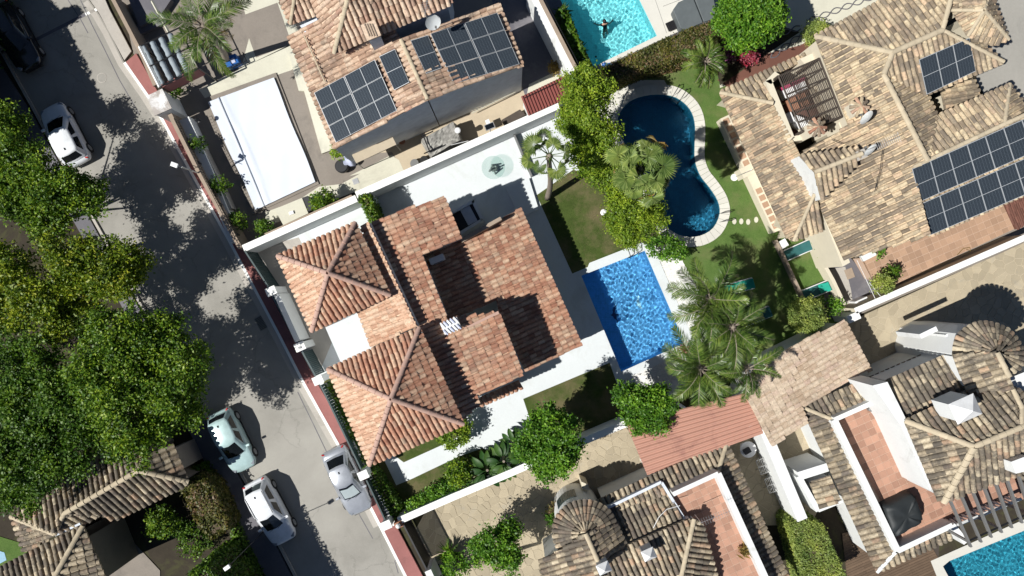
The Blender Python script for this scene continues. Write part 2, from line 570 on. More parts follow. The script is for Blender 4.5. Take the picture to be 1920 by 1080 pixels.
def slab(name, px, z0, z1, m, parent=None, **kw):
    """extruded outline, its top edge seen at the given pixels"""
    return MB().prism(wxy(px, z1), z0, z1).build(name, m, parent, **kw)

def offset_poly(poly, d):
    """inset (d>0) of xy polygon"""
    n = len(poly)
    P = [Vector(p[:2]) for p in poly]
    area = sum(P[i].cross(P[(i + 1) % n]) for i in range(n))
    sgn = 1 if area > 0 else -1
    out = []
    for i in range(n):
        a, b, c = P[i - 1], P[i], P[(i + 1) % n]
        e1 = (b - a).normalized(); e2 = (c - b).normalized()
        n1 = Vector((-e1.y, e1.x)) * sgn; n2 = Vector((-e2.y, e2.x)) * sgn
        k = n1 + n2
        k = k / max(.35, k.length_squared) * 2 if k.length > .1 else n1
        out.append(b + k * d)
    return [tuple(p) for p in out]

def inside(p, poly):
    x, y = p; c = False; n = len(poly); j = n - 1
    for i in range(n):
        xi, yi = poly[i][:2]; xj, yj = poly[j][:2]
        if (yi > y) != (yj > y) and x < (xj - xi) * (y - yi) / (yj - yi + 1e-12) + xi: c = not c
        j = i
    return c

def clip_half(poly, p, n):
    out = []
    for i in range(len(poly)):
        a = poly[i - 1]; b = poly[i]
        da = (a[0] - p[0]) * n[0] + (a[1] - p[1]) * n[1]
        db = (b[0] - p[0]) * n[0] + (b[1] - p[1]) * n[1]
        if da <= 0: 
            if db <= 0: out.append(b)
            else:
                t = da / (da - db); out.append((a[0] + (b[0] - a[0]) * t, a[1] + (b[1] - a[1]) * t))
        elif db <= 0:
            t = da / (da - db); out.append((a[0] + (b[0] - a[0]) * t, a[1] + (b[1] - a[1]) * t)); out.append(b)
    return out

def clip_convex(poly, conv):
    n = len(conv)
    ar = sum(conv[i][0] * conv[(i + 1) % n][1] - conv[(i + 1) % n][0] * conv[i][1] for i in range(n))
    c = conv if ar > 0 else conv[::-1]
    for i in range(n):
        a, b = c[i], c[(i + 1) % n]
        e = (b[0] - a[0], b[1] - a[1])
        poly = clip_half(poly, a, (e[1], -e[0]))
        if len(poly) < 3: return []
    return poly

def parea(p):
    return abs(sum(p[i - 1][0] * p[i][1] - p[i][0] * p[i - 1][1] for i in range(len(p)))) / 2

def pieces(cells, z, h, m, parent, name, limit=300, gap=.025):
    """cells (xy polygons) -> separate slabs, the surplus joined as stuff"""
    cells = [c for c in cells if parea(c) > .01]
    def key(c):
        x = sum(p[0] for p in c) / len(c); y = sum(p[1] for p in c) / len(c)
        vis = abs(x) < 32 and abs(y) < 18
        return (not vis, -parea(c))
    cells.sort(key=key)
    rest = MB()
    for i, c in enumerate(cells):
        q = offset_poly(c, gap)
        if parea(q) > parea(c) or parea(q) < .004: continue
        t = z + h + random.uniform(-.004, .004)
        if i < limit:
            MB().prism(q, z - .01, t).build(name, m, parent)
        else:
            rest.prism(q, z - .01, t)
    if rest.v: rest.build(name + '_field', m, parent, kind='stuff')

def voronoi_cells(convs, size):
    """irregular stone cells filling a list of convex xy polygons"""
    out = []
    allp = [p for c in convs for p in c]
    x0, x1 = min(p[0] for p in allp), max(p[0] for p in allp)
    y0, y1 = min(p[1] for p in allp), max(p[1] for p in allp)
    nx, ny = int((x1 - x0) / size) + 3, int((y1 - y0) / size) + 3
    S = {(i, j): (x0 + (i - .5 + random.uniform(-.46, .46)) * size, y0 + (j - .5 + random.uniform(-.46, .46)) * size) for i in range(nx) for j in range(ny)}
    for (i, j), s in S.items():
        poly = [(s[0] - size * 2, s[1] - size * 2), (s[0] + size * 2, s[1] - size * 2), (s[0] + size * 2, s[1] + size * 2), (s[0] - size * 2, s[1] + size * 2)]
        for di in (-2, -1, 0, 1, 2):
            for dj in (-2, -1, 0, 1, 2):
                q = S.get((i + di, j + dj))
                if q is None or q == s: continue
                poly = clip_half(poly, ((s[0] + q[0]) / 2, (s[1] + q[1]) / 2), (q[0] - s[0], q[1] - s[1]))
                if len(poly) < 3: break
            if len(poly) < 3: break
        if len(poly) < 3: continue
        for c in convs:
            k = clip_convex(poly, c)
            if len(k) >= 3: out.append(k)
    return out

def grid_cells(convs, a, b, ang, o=(0, 0), half=False):
    """tile grid a x b metres turned by ang"""
    ca, sa = math.cos(ang), math.sin(ang)
    out = []
    for c in convs:
        uv = [((p[0] - o[0]) * ca + (p[1] - o[1]) * sa, -(p[0] - o[0]) * sa + (p[1] - o[1]) * ca) for p in c]
        i0, i1 = int(min(u for u, v in uv) / a) - 2, int(max(u for u, v in uv) / a) + 2
        j0, j1 = int(min(v for u, v in uv) / b) - 2, int(max(v for u, v in uv) / b) + 2
        for j in range(j0, j1):
            sh = a / 2 * (j % 2) if half else 0
            for i in range(i0, i1):
                q = [(i * a + sh, j * b), ((i + 1) * a + sh, j * b), ((i + 1) * a + sh, (j + 1) * b), (i * a + sh, (j + 1) * b)]
                q = [(u * ca - v * sa + o[0], u * sa + v * ca + o[1]) for u, v in q]
                k = clip_convex(q, c)
                if len(k) >= 3: out.append(k)
    return out

# ---------------------------------------------------------------- tiled roofs
def tile_proto(w, L, r=.108, seg=6, flare=.91, h=.085):
    """barrel tile: runs along +y (downslope), apex up; origin at upper end"""
    vs = []
    for (y, k, dz) in ((0, flare, 0), (1, 1, .020)):
        for i in range(seg + 1):
            t = math.pi * i / seg
            vs.append((-math.cos(t) * r * k, y, math.sin(t) * h * k + dz))
    n = seg + 1
    quads = [[i, i + 1, n + i + 1, n + i] for i in range(seg)]
    vs += vs[n:2 * n]
    return np.array(vs), np.array(quads), np.array([[2 * n + i for i in range(n)]])

class Roof:
    """one building's tiled roofs: planes collected, then the tiles are laid"""
    def __init__(s, root, tile='tile_cream', pitch=.285, course=.42, ridge='cement_cream', wall='white_render', r=.118, h=.09):
        s.root = root; s.tile = tile; s.pitch = pitch; s.course = course; s.tiles = []; s.first = None
        s.ridge_m = ridge; s.wall = wall; s.r = r; s.h = h
        s.pr = tile_proto(pitch, course, r, h=h)
        s.pan = None
    def plane(s, px, pts, wall_to=0, inset=.3, down=None, jit=.012, tile=None, deck=True, wmat=None):
        """px outline as seen; pts three (px,py,z) that fix the plane"""
        a, b, c = [W(*p) for p in pts]
        n = (b - a).cross(c - a).normalized()
        if n.z < 0: n = -n
        C = Vector((0, 0, CAM_H))
        poly = []
        for (x, y) in px:
            d = W(x, y, 0) - C
            t = (a - C).dot(n) / d.dot(n)
            poly.append(C + d * t)
        s.plane3(poly, n, wall_to, inset, down, jit, tile, wmat)
        return poly
    def plane3(s, poly, n, wall_to=0, inset=.3, down=None, jit=.012, tile=None, wmat=None):
        dn = Vector((n.x, n.y, 0)) if down is None else Vector((down[0], down[1], 0))
        dn = (dn - n * dn.dot(n)).normalized()
        ac = dn.cross(n).normalized()
        o = poly[0]
        top = [p.z for p in poly]
        deck = MB().prism([(p.x, p.y) for p in poly], [z - .13 for z in top], [z - .005 for z in top]).build('roof', tile or s.tile, s.root)
        if s.first is None: s.first = deck
        if wall_to is not None:
            q = offset_poly([(p.x, p.y) for p in poly], inset)
            zt = [o.z - (n.x * (x - o.x) + n.y * (y - o.y)) / n.z - .16 for x, y in q]
            if parea(q) > .3 and min(zt) > wall_to:
                MB().prism(q, wall_to, zt).build('wall', wmat or s.wall, s.root)
        uv = [((p - o).dot(ac), (p - o).dot(dn)) for p in poly]
        vmax = max(v for u, v in uv)
        u0, u1 = min(u for u, v in uv), max(u for u, v in uv)
        k = u0 + s.pitch * .5
        ui = 0
        while k < u1 + .001:
            for typ in (0, 1):
                uu = k + (s.pitch / 2 if typ else 0)
                cr = []
                for i in range(len(uv)):
                    (ua, va), (ub, vb) = uv[i - 1], uv[i]
                    if (ua > uu) != (ub > uu):
                        cr.append(va + (vb - va) * (uu - ua) / (ub - ua))
                cr.sort()
                for va, vb in zip(cr[::2], cr[1::2]):
                    kk = int((vmax - vb) / s.course)
                    c1 = vmax - kk * s.course
                    while c1 > va + .1:
                        c0 = c1 - s.course
                        e0, e1 = max(c0 - .03, va), min(c1, vb)
                        if typ == 0 and abs(e1 - vb) < .02: e1 += .05
                        if e1 - e0 > .12:
                            ju = random.gauss(0, jit); jr = random.gauss(0, jit * 2)
                            L = e1 - e0
                            a_ = Vector(ac); d_ = (dn + ac * jr).normalized()
                            kz = random.uniform(.9, 1.08)
                            org = o + ac * (uu + ju) + dn * e0 + n * (0 if typ == 0 else .0)
                            s.tiles.append((typ, org, a_, d_ * L, n * kz, deck, tile or s.tile))
                        c1 = c0
            k += s.pitch; ui += 1
    def ridge(s, pts, z=None, m=None, r=.15, step=.42, lift=.05):
        """pts: (px,py,z) polyline of ridge or hip"""
        P = [W(*p) for p in pts]
        for a, b in zip(P, P[1:]):
            L = (b - a).length; n = max(1, round(L / step)); d = (b - a).normalized()
            side = d.cross(Vector((0, 0, 1))).normalized(); up = side.cross(d)
            for i in range(n):
                q = a + (b - a) * (i / n)
                vs = []; seg = 6
                for (t, k, dz) in ((-.02, .86, 0), (L / n, 1, .02)):
                    for j in range(seg + 1):
                        th = math.pi * j / seg
                        vs.append(q + d * t - side * math.cos(th) * r * k + up * (math.sin(th) * r * .8 * k + dz + lift))
                nn = seg + 1
                MB().add(vs, [[j, j + 1, nn + j + 1, nn + j] for j in range(seg)] + [[nn + j for j in range(nn)], [j for j in range(nn)][::-1]]).build('ridge_tile', m or s.ridge_m, s.root)
    def lay(s, limit=300):
        V0, Q, CAP = s.pr
        def key(t):
            p = t[1]; z = CAM_H - p.z
            sx, sy = p.x / z * CAM_H, p.y / z * CAM_H
            return (0 if abs(sx) < 31 and abs(sy) < 17.5 else 1, t[0], sx * sx + sy * sy)
        s.tiles.sort(key=key)
        V0p = V0.copy(); V0p[:, 2] = -(V0[:, 2]) * .4 + .04   # pans: the same tile turned over
        mes = {}
        for mn in sorted(set(t[6] for t in s.tiles)):
            me = mesh_np('roof_tile', V0, [Q, CAP]); me.materials.append(MATS[mn]); mes[mn] = me
        for t in s.tiles[:limit]:
            typ, org, a, d, n, deck, mn = t
            o = bpy.data.objects.new('roof_tile', mes[mn])
            M = Matrix.Identity(4)
            for i in range(3):
                M[i][0] = a[i]; M[i][1] = d[i]; M[i][2] = n[i]; M[i][3] = org[i] - BASE[deck.name][i]
            COL.objects.link(o); o.parent = deck
            o.matrix_basis = M
        rest = s.tiles[limit:]
        if rest:
            A = np.array([[list(t[2]), list(t[3]), list(t[4]), list(t[1])] for t in rest])
            typ = np.array([t[0] for t in rest])
            Vb = np.where(typ[:, None, None] == 0, V0[None], V0p[None])
            VV = np.einsum('nvk,nkd->nvd', Vb, A[:, :3, :]) + A[:, 3:4, :]
            nv = len(V0); off = (np.arange(len(rest)) * nv)[:, None, None]
            q = (Q[None] + off).reshape(-1, 4); c = (CAP[None] + off).reshape(-1, CAP.shape[1])
            org = np.array(BASE[s.first.name])
            me2 = mesh_np('roof_tile_field', VV.reshape(-1, 3) - org, [q, c])
            mns = sorted(mes)
            for mn in mns: me2.materials.append(MATS[mn])
            mi = np.array([mns.index(t[6]) for t in rest])
            me2.polygons.foreach_set('material_index', np.concatenate([np.repeat(mi, len(Q)), mi]).astype(np.int32))
            o = bpy.data.objects.new('roof_tile_field', me2)
            COL.objects.link(o); o.parent = s.first; o['kind'] = 'stuff'

# ---------------------------------------------------------------- foliage
def leaf_quads(C, size, up=.7, elong=1.5, spread=1.0, nrm=None):
    n = len(C)
    d = rng.normal(size=(n, 3)) * spread
    if nrm is not None: d += nrm * 1.2
    d[:, 2] += up * 1.4
    d /= np.linalg.norm(d, axis=1, keepdims=True) + 1e-9
    t = rng.normal(size=(n, 3)); t -= (t * d).sum(1, keepdims=True) * d
    t /= np.linalg.norm(t, axis=1, keepdims=True) + 1e-9
    b = np.cross(d, t)
    s = (size * rng.uniform(.6, 1.25, n))[:, None]
    V = np.stack([C - t * s * elong / 2, C + b * s * .42 - t * s * .1, C + t * s * elong / 2, C - b * s * .42 - t * s * .1], 1)
    F = np.arange(n * 4).reshape(-1, 4)
    return V.reshape(-1, 3), F

def leaf_object(name, C, size, m, parent=None, org=(0, 0, 0), up=.7, nrm=None, elong=1.5, **kw):
    V, F = leaf_quads(np.asarray(C), size, up, elong, nrm=nrm)
    me = mesh_np(name, V - np.array(org), [F])
    me.materials.append(MATS[m])
    o = bpy.data.objects.new(name, me)
    o.location = org
    BASE[o.name] = Vector(org)
    return link(o, parent, kw.get('label'), kw.get('cat'), kw.get('group'), kw.get('kind'))

def blob_points(blobs, per_m2, clus_r, leaves_per, zmin=-.45, lump=.22, surf=.35):
    out = []
    for (cx, cy, cz, rx, ry, rz) in blobs:
        area = 4 * math.pi * ((rx * ry) ** 1.6 + (rx * rz) ** 1.6 + (ry * rz) ** 1.6) ** (1 / 1.6) / 3 ** (1 / 1.6)
        nc = max(6, int(area * per_m2))
        d = rng.normal(size=(nc * 2, 3)); d /= np.linalg.norm(d, axis=1, keepdims=True)
        d = d[d[:, 2] > zmin][:nc]
        ph = rng.uniform(0, 6, 3)
        lum = 1 + lump * (np.sin(d[:, 0] * 5 + ph[0]) * np.sin(d[:, 1] * 6 + ph[1]) + .6 * np.sin(d[:, 2] * 7 + ph[2])) + rng.normal(0, .05, len(d))
        rad = (1 - surf * rng.random(len(d)) ** 2.2) * lum
        c = np.stack([cx + d[:, 0] * rx * rad, cy + d[:, 1] * ry * rad, cz + d[:, 2] * rz * rad], 1)
        k = rng.normal(0, 1, size=(len(c), leaves_per, 3)) * clus_r * np.array([1, 1, .6])
        kr = rng.uniform(.6, 1.3, size=(len(c), 1, 1))
        out.append((c[:, None, :] + k * kr).reshape(-1, 3))
    return np.concatenate(out)

def limbs(mb, base, tips, r0, h0, seg=7):
    """trunk from base rising h0, then a limb to each tip"""
    base = Vector(base)
    fork = base + Vector((random.uniform(-.2, .2), random.uniform(-.2, .2), h0))
    mb.tube([base, base + (fork - base) * .5 + Vector((.05, .03, 0)), fork], [r0 * 1.25, r0, r0 * .85], seg)
    for t in tips:
        t = Vector(t)
        mid = fork.lerp(t, .5) + Vector((random.uniform(-.25, .25), random.uniform(-.25, .25), random.uniform(-.1, .35)))
        mb.tube([fork - Vector((0, 0, .1)), mid, t], [r0 * .6, r0 * .35, r0 * .1], 5)
        for _ in range(3):
            e = mid.lerp(t, random.random()) ; f = e + Vector((random.uniform(-.8, .8), random.uniform(-.8, .8), random.uniform(0, .6)))
            mb.tube([e, f], [r0 * .2, r0 * .05], 4)

def sub_lobes(bl, k):
    out = []
    for (cx, cy, cz, rx, ry, rz) in bl:
        out.append((cx, cy, cz - rz * .25, rx * .62, ry * .62, rz * .6))
        for i in range(k):
            a = i * 2.4 + rng.random() * .9; h = (i + .5) / k; q = math.sqrt(max(0, 1 - h * h)) if i % 3 else .95
            f = rng.uniform(.30, .46); e = rng.uniform(.62, .80)
            out.append((cx + math.cos(a) * q * rx * e, cy + math.sin(a) * q * ry * e, cz + (h - .25) * rz * e, rx * f, ry * f, rz * f * .9))
    return out

def tree(name, gx, gy, blobs_px, m, label, cat='tree', group=None, per=5, clus=.28, lp=26, size=.17, r0=.16, zmin=-.45, lump=.22, extra=None, trunk_h=None, surf=.35, lobes=0):
    """gx, gy: trunk foot (ground pixel); blobs_px: (px,py,z,r_px,rz m) crown lobes as seen"""
    base = W(gx, gy, 0)
    t = thing(name, base, label, cat, group)
    bl = []
    for (px, py, z, rp, rz) in blobs_px:
        c = W(px, py, z); r = rp / PX * (CAM_H - z) / CAM_H
        bl.append((c.x, c.y, c.z, r, r, rz))
    mb = MB()
    zc = min(b[2] - b[5] * .5 for b in bl)
    limbs(mb, base, [(b[0], b[1], b[2] + b[5] * .2) for b in bl], r0 * .7, trunk_h or max(.4, zc * .8))
    if lobes: bl = sub_lobes(bl, lobes)
    mb.build('trunk', 'bark', t, smooth=True)
    leaf_object('crown', blob_points(bl, per, clus, lp, zmin, lump, surf), size, m, t, org=(bl[0][0], bl[0][1], bl[0][2]))
    if extra: leaf_object('blossom', blob_points(bl, per * .25, clus, 6, -.1, lump, .05), extra[1], extra[0], t, org=(bl[0][0], bl[0][1], bl[0][2]))
    return t

def box_hedge(name, px, z1, m, label, cat='hedge', per=260, size=.12, z0=0, group=None, rough=.12, wall_in=.18):
    """clipped hedge: outline seen at its top"""
    poly = wxy(px, z1)
    xs = [p[0] for p in poly]; ys = [p[1] for p in poly]
    A = parea(poly)
    t = thing(name, (sum(xs) / len(xs), sum(ys) / len(ys), z0), label, cat, group)
    inn = offset_poly(poly, wall_in)
    if parea(inn) < A and parea(inn) > .05:
        MB().prism(inn, z0, z1 - wall_in).build('branches', 'bark', t)
    n = int(A * per * 1.6)
    P = []
    rx, ry = (min(xs), max(xs)), (min(ys), max(ys))
    while len(P) < n:
        x, y = rng.uniform(*rx), rng.uniform(*ry)
        if inside((x, y), poly):
            P.append((x, y, z1 + rough * (math.sin(x * 3.1) * math.sin(y * 2.7) + rng.normal() * .4) - abs(rng.normal()) * .1))
    nr = [(0, 0, 1)] * len(P)
    L = len(poly)
    ar = sum(poly[i][0] * poly[(i + 1) % L][1] - poly[(i + 1) % L][0] * poly[i][1] for i in range(L))
    for i in range(L):
        a, b = poly[i], poly[(i + 1) % L]
        e = math.hypot(b[0] - a[0], b[1] - a[1])
        nx, ny = ((b[1] - a[1]) / e, -(b[0] - a[0]) / e) if ar > 0 else (-(b[1] - a[1]) / e, (b[0] - a[0]) / e)
        for _ in range(int(e * (z1 - z0) * per)):
            u = rng.random(); k = rng.normal() * .06
            P.append((a[0] + (b[0] - a[0]) * u + nx * k, a[1] + (b[1] - a[1]) * u + ny * k, z0 + (z1 - z0) * rng.random()))
            nr.append((nx, ny, .2))
    leaf_object('foliage', np.array(P), size, m, t, org=BASE[t.name], nrm=np.array(nr), up=.3)
    return t

def frond_mesh(name, L, droop, nl, ll, lw, m, up0=.5, vee=.25):
    mb = MB()
    pts = []; p = Vector((0, 0, 0)); ang = up0; ns = 10
    for i in range(ns + 1):
        pts.append(p.copy())
        p = p + Vector((math.cos(ang), random.uniform(-.015, .015), math.sin(ang))) * (L / ns)
        ang -= droop / ns * (1 + .6 * i / ns)
    mb.tube(pts, [.035 * (1 - .75 * i / ns) for i in range(ns + 1)], 3)
    mb.m = 1
    for i in range(nl):
        s = .12 + .88 * (i + .5) / nl
        k = min(ns - 1, int(s * ns)); q = pts[k].lerp(pts[k + 1], s * ns - k)
        d = (pts[k + 1] - pts[k]).normalized()
        for sd in (-1, 1):
            side = Vector((0, sd, 0)); upv = side.cross(d) * sd
            if upv.z < 0: upv = -upv
            f = ll * (math.sin(math.pi * min(1, s * .86 + .12)) ** .6) * random.uniform(.85, 1.1)
            a = random.uniform(.5, .75) + s * .25
            dd = (d * math.sin(a) + side * math.cos(a) + upv * random.uniform(-.1, vee * 2)).normalized()
            m1 = q + dd * f * .55; m2 = m1 + (dd + Vector((0, 0, -random.uniform(.25, .7)))).normalized() * f * .45
            wv = d * lw
            mb.add([q - wv * .4, q + wv * .4, m1 + wv * .5, m1 - wv * .5, m2], [[0, 1, 2, 3], [3, 2, 4]])
    me = bpy.data.meshes.new(name)
    me.from_pydata(mb.v, [], mb.f)
    me.materials.append(MATS['palm_bark']); me.materials.append(MATS[m])
    me.polygons.foreach_set('material_index', mb.mi); me.update()
    return me

def fan_mesh(name, pet, rad, m, seg=26, tilt=.5):
    mb = MB()
    up = .5
    pts = [Vector((0, 0, 0)), Vector((pet * .5, 0, pet * .32)), Vector((pet, 0, pet * .45))]
    mb.tube(pts, [.03, .022, .018], 4)
    mb.m = 1
    o = pts[-1]
    R0 = Matrix.Rotation(tilt, 3, 'Y')
    def P(r, t, z): return o + R0 @ Vector((r * math.cos(t), r * math.sin(t), z))
    a0, a1 = -2.35, 2.35
    for i in range(seg):
        t0 = a0 + (a1 - a0) * i / seg; t1 = a0 + (a1 - a0) * (i + 1) / seg; tm = (t0 + t1) / 2
        r1 = rad * .62 * random.uniform(.92, 1.05); r2 = rad * random.uniform(.88, 1.1) * (1 - .1 * abs(tm))
        cup = .16 * rad
        mb.add([P(.02, tm, 0), P(r1, t0, -.03 + cup * .4), P(r1, tm, .03 + cup * .4), P(r1, t1, -.03 + cup * .4)], [[0, 1, 2], [0, 2, 3]])
        dr = random.uniform(.1, .4) * rad
        mb.add([P(r1, t0, -.03 + cup * .4), P(r1, tm, .03 + cup * .4), P(r2, tm + random.uniform(-.04, .04), cup - dr)], [[0, 1, 2]])
        mb.add([P(r1, tm, .03 + cup * .4), P(r1, t1, -.03 + cup * .4), P(r2, tm + random.uniform(-.04, .04), cup - dr - .02)], [[0, 1, 2]])
    me = bpy.data.meshes.new(name)
    me.from_pydata(mb.v, [], mb.f)
    me.materials.append(MATS['leaf_palm']); me.materials.append(MATS[m])
    me.polygons.foreach_set('material_index', mb.mi); me.update()
    return me

FR = {}
def palm(name, gx, gy, cx, cy, z, kind, n, L, label, group=None, r=.16, m=None, dry=2, seed=0, hang=0):
    random.seed(100 + seed)
    base, top = W(gx, gy, 0), W(cx, cy, z)
    t = thing(name, base, label, 'palm tree', group)
    mb = MB(); pts = []; K = 12
    for i in range(K + 1):
        s = i / K
        p = base.lerp(top, s); p += Vector((.25 * math.sin(s * 3.1), .15 * math.sin(s * 2.4), 0)) * (1 - s) 
        pts.append(p)
    mb.tube(pts, [r * (1.35 - .4 * i / K) * (1 + .05 * (i % 2)) for i in range(K + 1)], 10)
    mb.tube([top - Vector((0, 0, .5)), top, top + Vector((0, 0, .35))], [r * 1.3, r * 1.5, r * .5], 8)
    mb.build('trunk', 'palm_bark', t, smooth=True)
    key = (kind, L, m)
    if key not in FR:
        if kind == 'feather':
            FR[key] = [frond_mesh('frond', L * k, dr, 62, .66 if L > 2.2 else .42, .042, m or 'leaf_palm', up0=u) for k, dr, u in ((1, 1.5, .75), (.92, 1.9, .6), (1.0, 1.2, .35), (.8, 1.0, .95))]
            FR[key + ('dry',)] = [frond_mesh('frond', L * .85, 2.0, 34, .5, .03, 'leaf_palm_dry', up0=.15)]
        else:
            FR[key] = [fan_mesh('frond', L * pk, L * (.42 if L > 1.6 else .44), m or 'leaf_fan', tilt=tl) for tl, pk in (((.1, .5), (.6, .62), (1.2, .42), (.9, .3)) if L > 1.6 else ((.2, .6), (.8, .55), (1.2, .45)))]
            FR[key + ('dry',)] = [fan_mesh('frond', L * .7, L * .36, 'leaf_palm_dry', tilt=1.1)]
    for i in range(n):
        a = i * 2.399963 + random.uniform(-.15, .15)
        lev = i / n
        isdry = i < dry
        me = random.choice(FR[key + ('dry',)] if isdry else FR[key])
        o = bpy.data.objects.new('frond', me)
        COL.objects.link(o); o.parent = t
        pitch = (.55 - 1.15 * lev) if kind == 'feather' else (.7 - 1.3 * lev)
        pitch += hang
        o.rotation_euler = (random.uniform(-.4, .4), pitch + random.uniform(-.25, .25), a)
        o.location = top - base + Vector((math.cos(a) * r * .8, math.sin(a) * r * .8, .1 + .25 * lev))
        sc_ = random.uniform(.74, 1.15); o.scale = (sc_, sc_, sc_)
    return t

def bush(name, px, py, z, rp, rz, m, label, cat='shrub', group=None, per=9, size=.11, lp=22, lump=.12, clus=.13, z0=0):
    c = W(px, py, z); r = rp / PX * (CAM_H - z) / CAM_H
    base = Vector((c.x, c.y, z0))
    t = thing(name, base, label, cat, group)
    mb = MB()
    for k in range(4):
        a = k * 1.6
        mb.tube([base, (c.x + math.cos(a) * r * .5, c.y + math.sin(a) * r * .5, c.z + rz * .3)], [.04, .012], 5)
    mb.build('stem', 'bark', t)
    leaf_object('foliage', blob_points([(c.x, c.y, c.z, r, r, rz)], per, clus, lp, -.6, lump, .25), size, m, t, org=(c.x, c.y, c.z))
    return t

# walls and small builders
def wall_line(name, px, z, width, m, label, cat='wall', capm=None, group=None, z0=0):
    """wall along a pixel line (its top centre), width in metres"""
    P = [W(x, y, z) for x, y in px]
    xs = sum(p.x for p in P) / len(P); ys = sum(p.y for p in P) / len(P)
    t = thing(name, (xs, ys, z0), label, cat, group)
    L = []; Rr = []
    for i, p in enumerate(P):
        d = (P[min(i + 1, len(P) - 1)] - P[max(i - 1, 0)]).normalized()
        n = Vector((-d.y, d.x, 0)) * width / 2
        L.append((p + n)[:2]); Rr.append((p - n)[:2])
    zc = z - .06 if capm else z
    MB().prism(L + Rr[::-1], z0, zc).build('masonry', m, t)
    if capm:
        L2 = []; R2 = []
        for i, p in enumerate(P):
            d = (P[min(i + 1, len(P) - 1)] - P[max(i - 1, 0)]).normalized()
            n = Vector((-d.y, d.x, 0)) * (width / 2 + .03)
            L2.append((p + n)[:2]); R2.append((p - n)[:2])
        MB().prism(L2 + R2[::-1], zc + .001, z).build('coping', capm, t)
    return t

def asphalt():
    m, nt, b, _ = _mat('road_asphalt')
    pos = N(nt, "ShaderNodeNewGeometry").outputs['Position']
    a = noise(nt, .22, 7, .65, pos, .4); c = ramp(nt, a.outputs[0], [(.3, (.235, .225, .2)), (.52, (.315, .30, .27)), (.7, (.36, .345, .31))])
    f = noise(nt, 45, 3, .8, pos); c = mix(nt, 1, c, ramp(nt, f.outputs[0], [(.25, (.72,) * 3), (.75, (1.2,) * 3)]), 'MULTIPLY')
    d = noise(nt, 3.2, 8, .75, pos); c = mix(nt, ramp(nt, d.outputs[0], [(.6, (0,) * 3), (.74, (.55,) * 3)]), c, (.17, .16, .145))
    v = N(nt, "ShaderNodeTexVoronoi", feature='DISTANCE_TO_EDGE'); v.inputs['Scale'].default_value = .42
    w = noise(nt, 1.6, 5, .7, pos); mp = N(nt, "ShaderNodeVectorMath", operation='ADD'); sc2 = N(nt, "ShaderNodeVectorMath", operation='SCALE'); sc2.inputs['Scale'].default_value = .9
    nt.links.new(w.outputs['Color'], sc2.inputs[0]); nt.links.new(pos, mp.inputs[0]); nt.links.new(sc2.outputs[0], mp.inputs[1]); nt.links.new(mp.outputs[0], v.inputs['Vector'])
    gate_ = noise(nt, .3, 3, .5, pos)
    cr = math_n(nt, 'MULTIPLY', math_n(nt, 'LESS_THAN', v.outputs['Distance'], .012), math_n(nt, 'GREATER_THAN', gate_.outputs[0], .5))
    c = mix(nt, math_n(nt, 'MULTIPLY', cr, .28), c, (.14, .135, .12))
    nt.links.new(c, b.inputs['Base Color']); b.inputs['Roughness'].default_value = .9; b.inputs['Specular IOR Level'].default_value = .2
    bump(nt, b, f.outputs[0], .5, .01)
asphalt()
# ================================================================ THE SETTING
def in_region(P, z=0):
    return wxy(P, z)
MAIN_POOL = [(1090, 517), (1209, 470), (1284, 643), (1165, 697)]
TOP_POOL = [(1036, -30), (1113, 125), (1232, 67), (1185, -30)]
KIDNEY = [(1158, 225), (1168, 203), (1187, 187), (1220, 178), (1258, 180), (1282, 193), (1297, 212), (1303, 238), (1302, 275), (1303, 303), (1313, 330),
          (1330, 352), (1345, 376), (1349, 400), (1337, 427), (1312, 442), (1282, 443), (1255, 430), (1240, 408), (1228, 370), (1210, 325), (1185, 290), (1165, 258)]
KIDNEY = smooth_loop(KIDNEY)
SE_POOL = [(1768, 1062), (1780, 1052), (1940, 978), (1990, 1110), (1830, 1180), (1800, 1130)]
SW_POOL = [(-60, 1015), (8, 1036), (12, 1050), (-60, 1090)]
W_L = -.12
def hole(px): return wxy(px, 0)
holes = [hole(MAIN_POOL), hole(TOP_POOL), hole(KIDNEY), hole(SE_POOL)]

sheet('ground', [(-120, 1200), (-120, -120), (2040, -120), (2040, 1200)], -.03, 'dark_soil', holes=holes)
far = MB()
B = 72
bx0, by0 = W(-120, -120)[:2]; bx1, by1 = W(2040, 1200)[:2]
for (x0, y0, x1, y1) in ((-300, by0, 300, 300), (-300, -300, 300, by1), (-300, by1, bx0, by0), (bx1, by1, 300, by0)):
    far.add([(x0, y0, -.03), (x1, y0, -.03), (x1, y1, -.03), (x0, y1, -.03)], [[0, 1, 2, 3]])
far.build('terrain', 'dark_soil', kind='structure')

road_r = [(120, -110), (167, 0), (186, 27), (205, 60), (233, 117), (277, 180), (303, 222), (330, 272), (380, 362), (430, 452), (480, 547), (525, 632), (570, 720), (640, 845), (712, 985), (760, 1080), (820, 1200)]
road_l = [(630, 1200), (553, 1080), (475, 930), (430, 850), (330, 690), (260, 565), (192, 442), (160, 385), (120, 312), (67, 213), (0, 93), (-110, -110)]
sheet('road', road_r + road_l, 0.0, 'road_asphalt')
kl = MB(); 
def strip(mb, px, w, z0, z1, side=0):
    P = [W(x, y, z1) for x, y in px]; L = []; Q = []
    for i, p in enumerate(P):
        d = (P[min(i + 1, len(P) - 1)] - P[max(i - 1, 0)]).normalized(); n = Vector((-d.y, d.x, 0))
        L.append((p + n * (w / 2 + side))[:2]); Q.append((p - n * (w / 2 - side))[:2])
    for i in range(len(P) - 1):
        mb.prism([L[i], L[i + 1], Q[i + 1], Q[i]], z0, z1)
strip(kl, road_l[::-1], .16, -.02, .12)
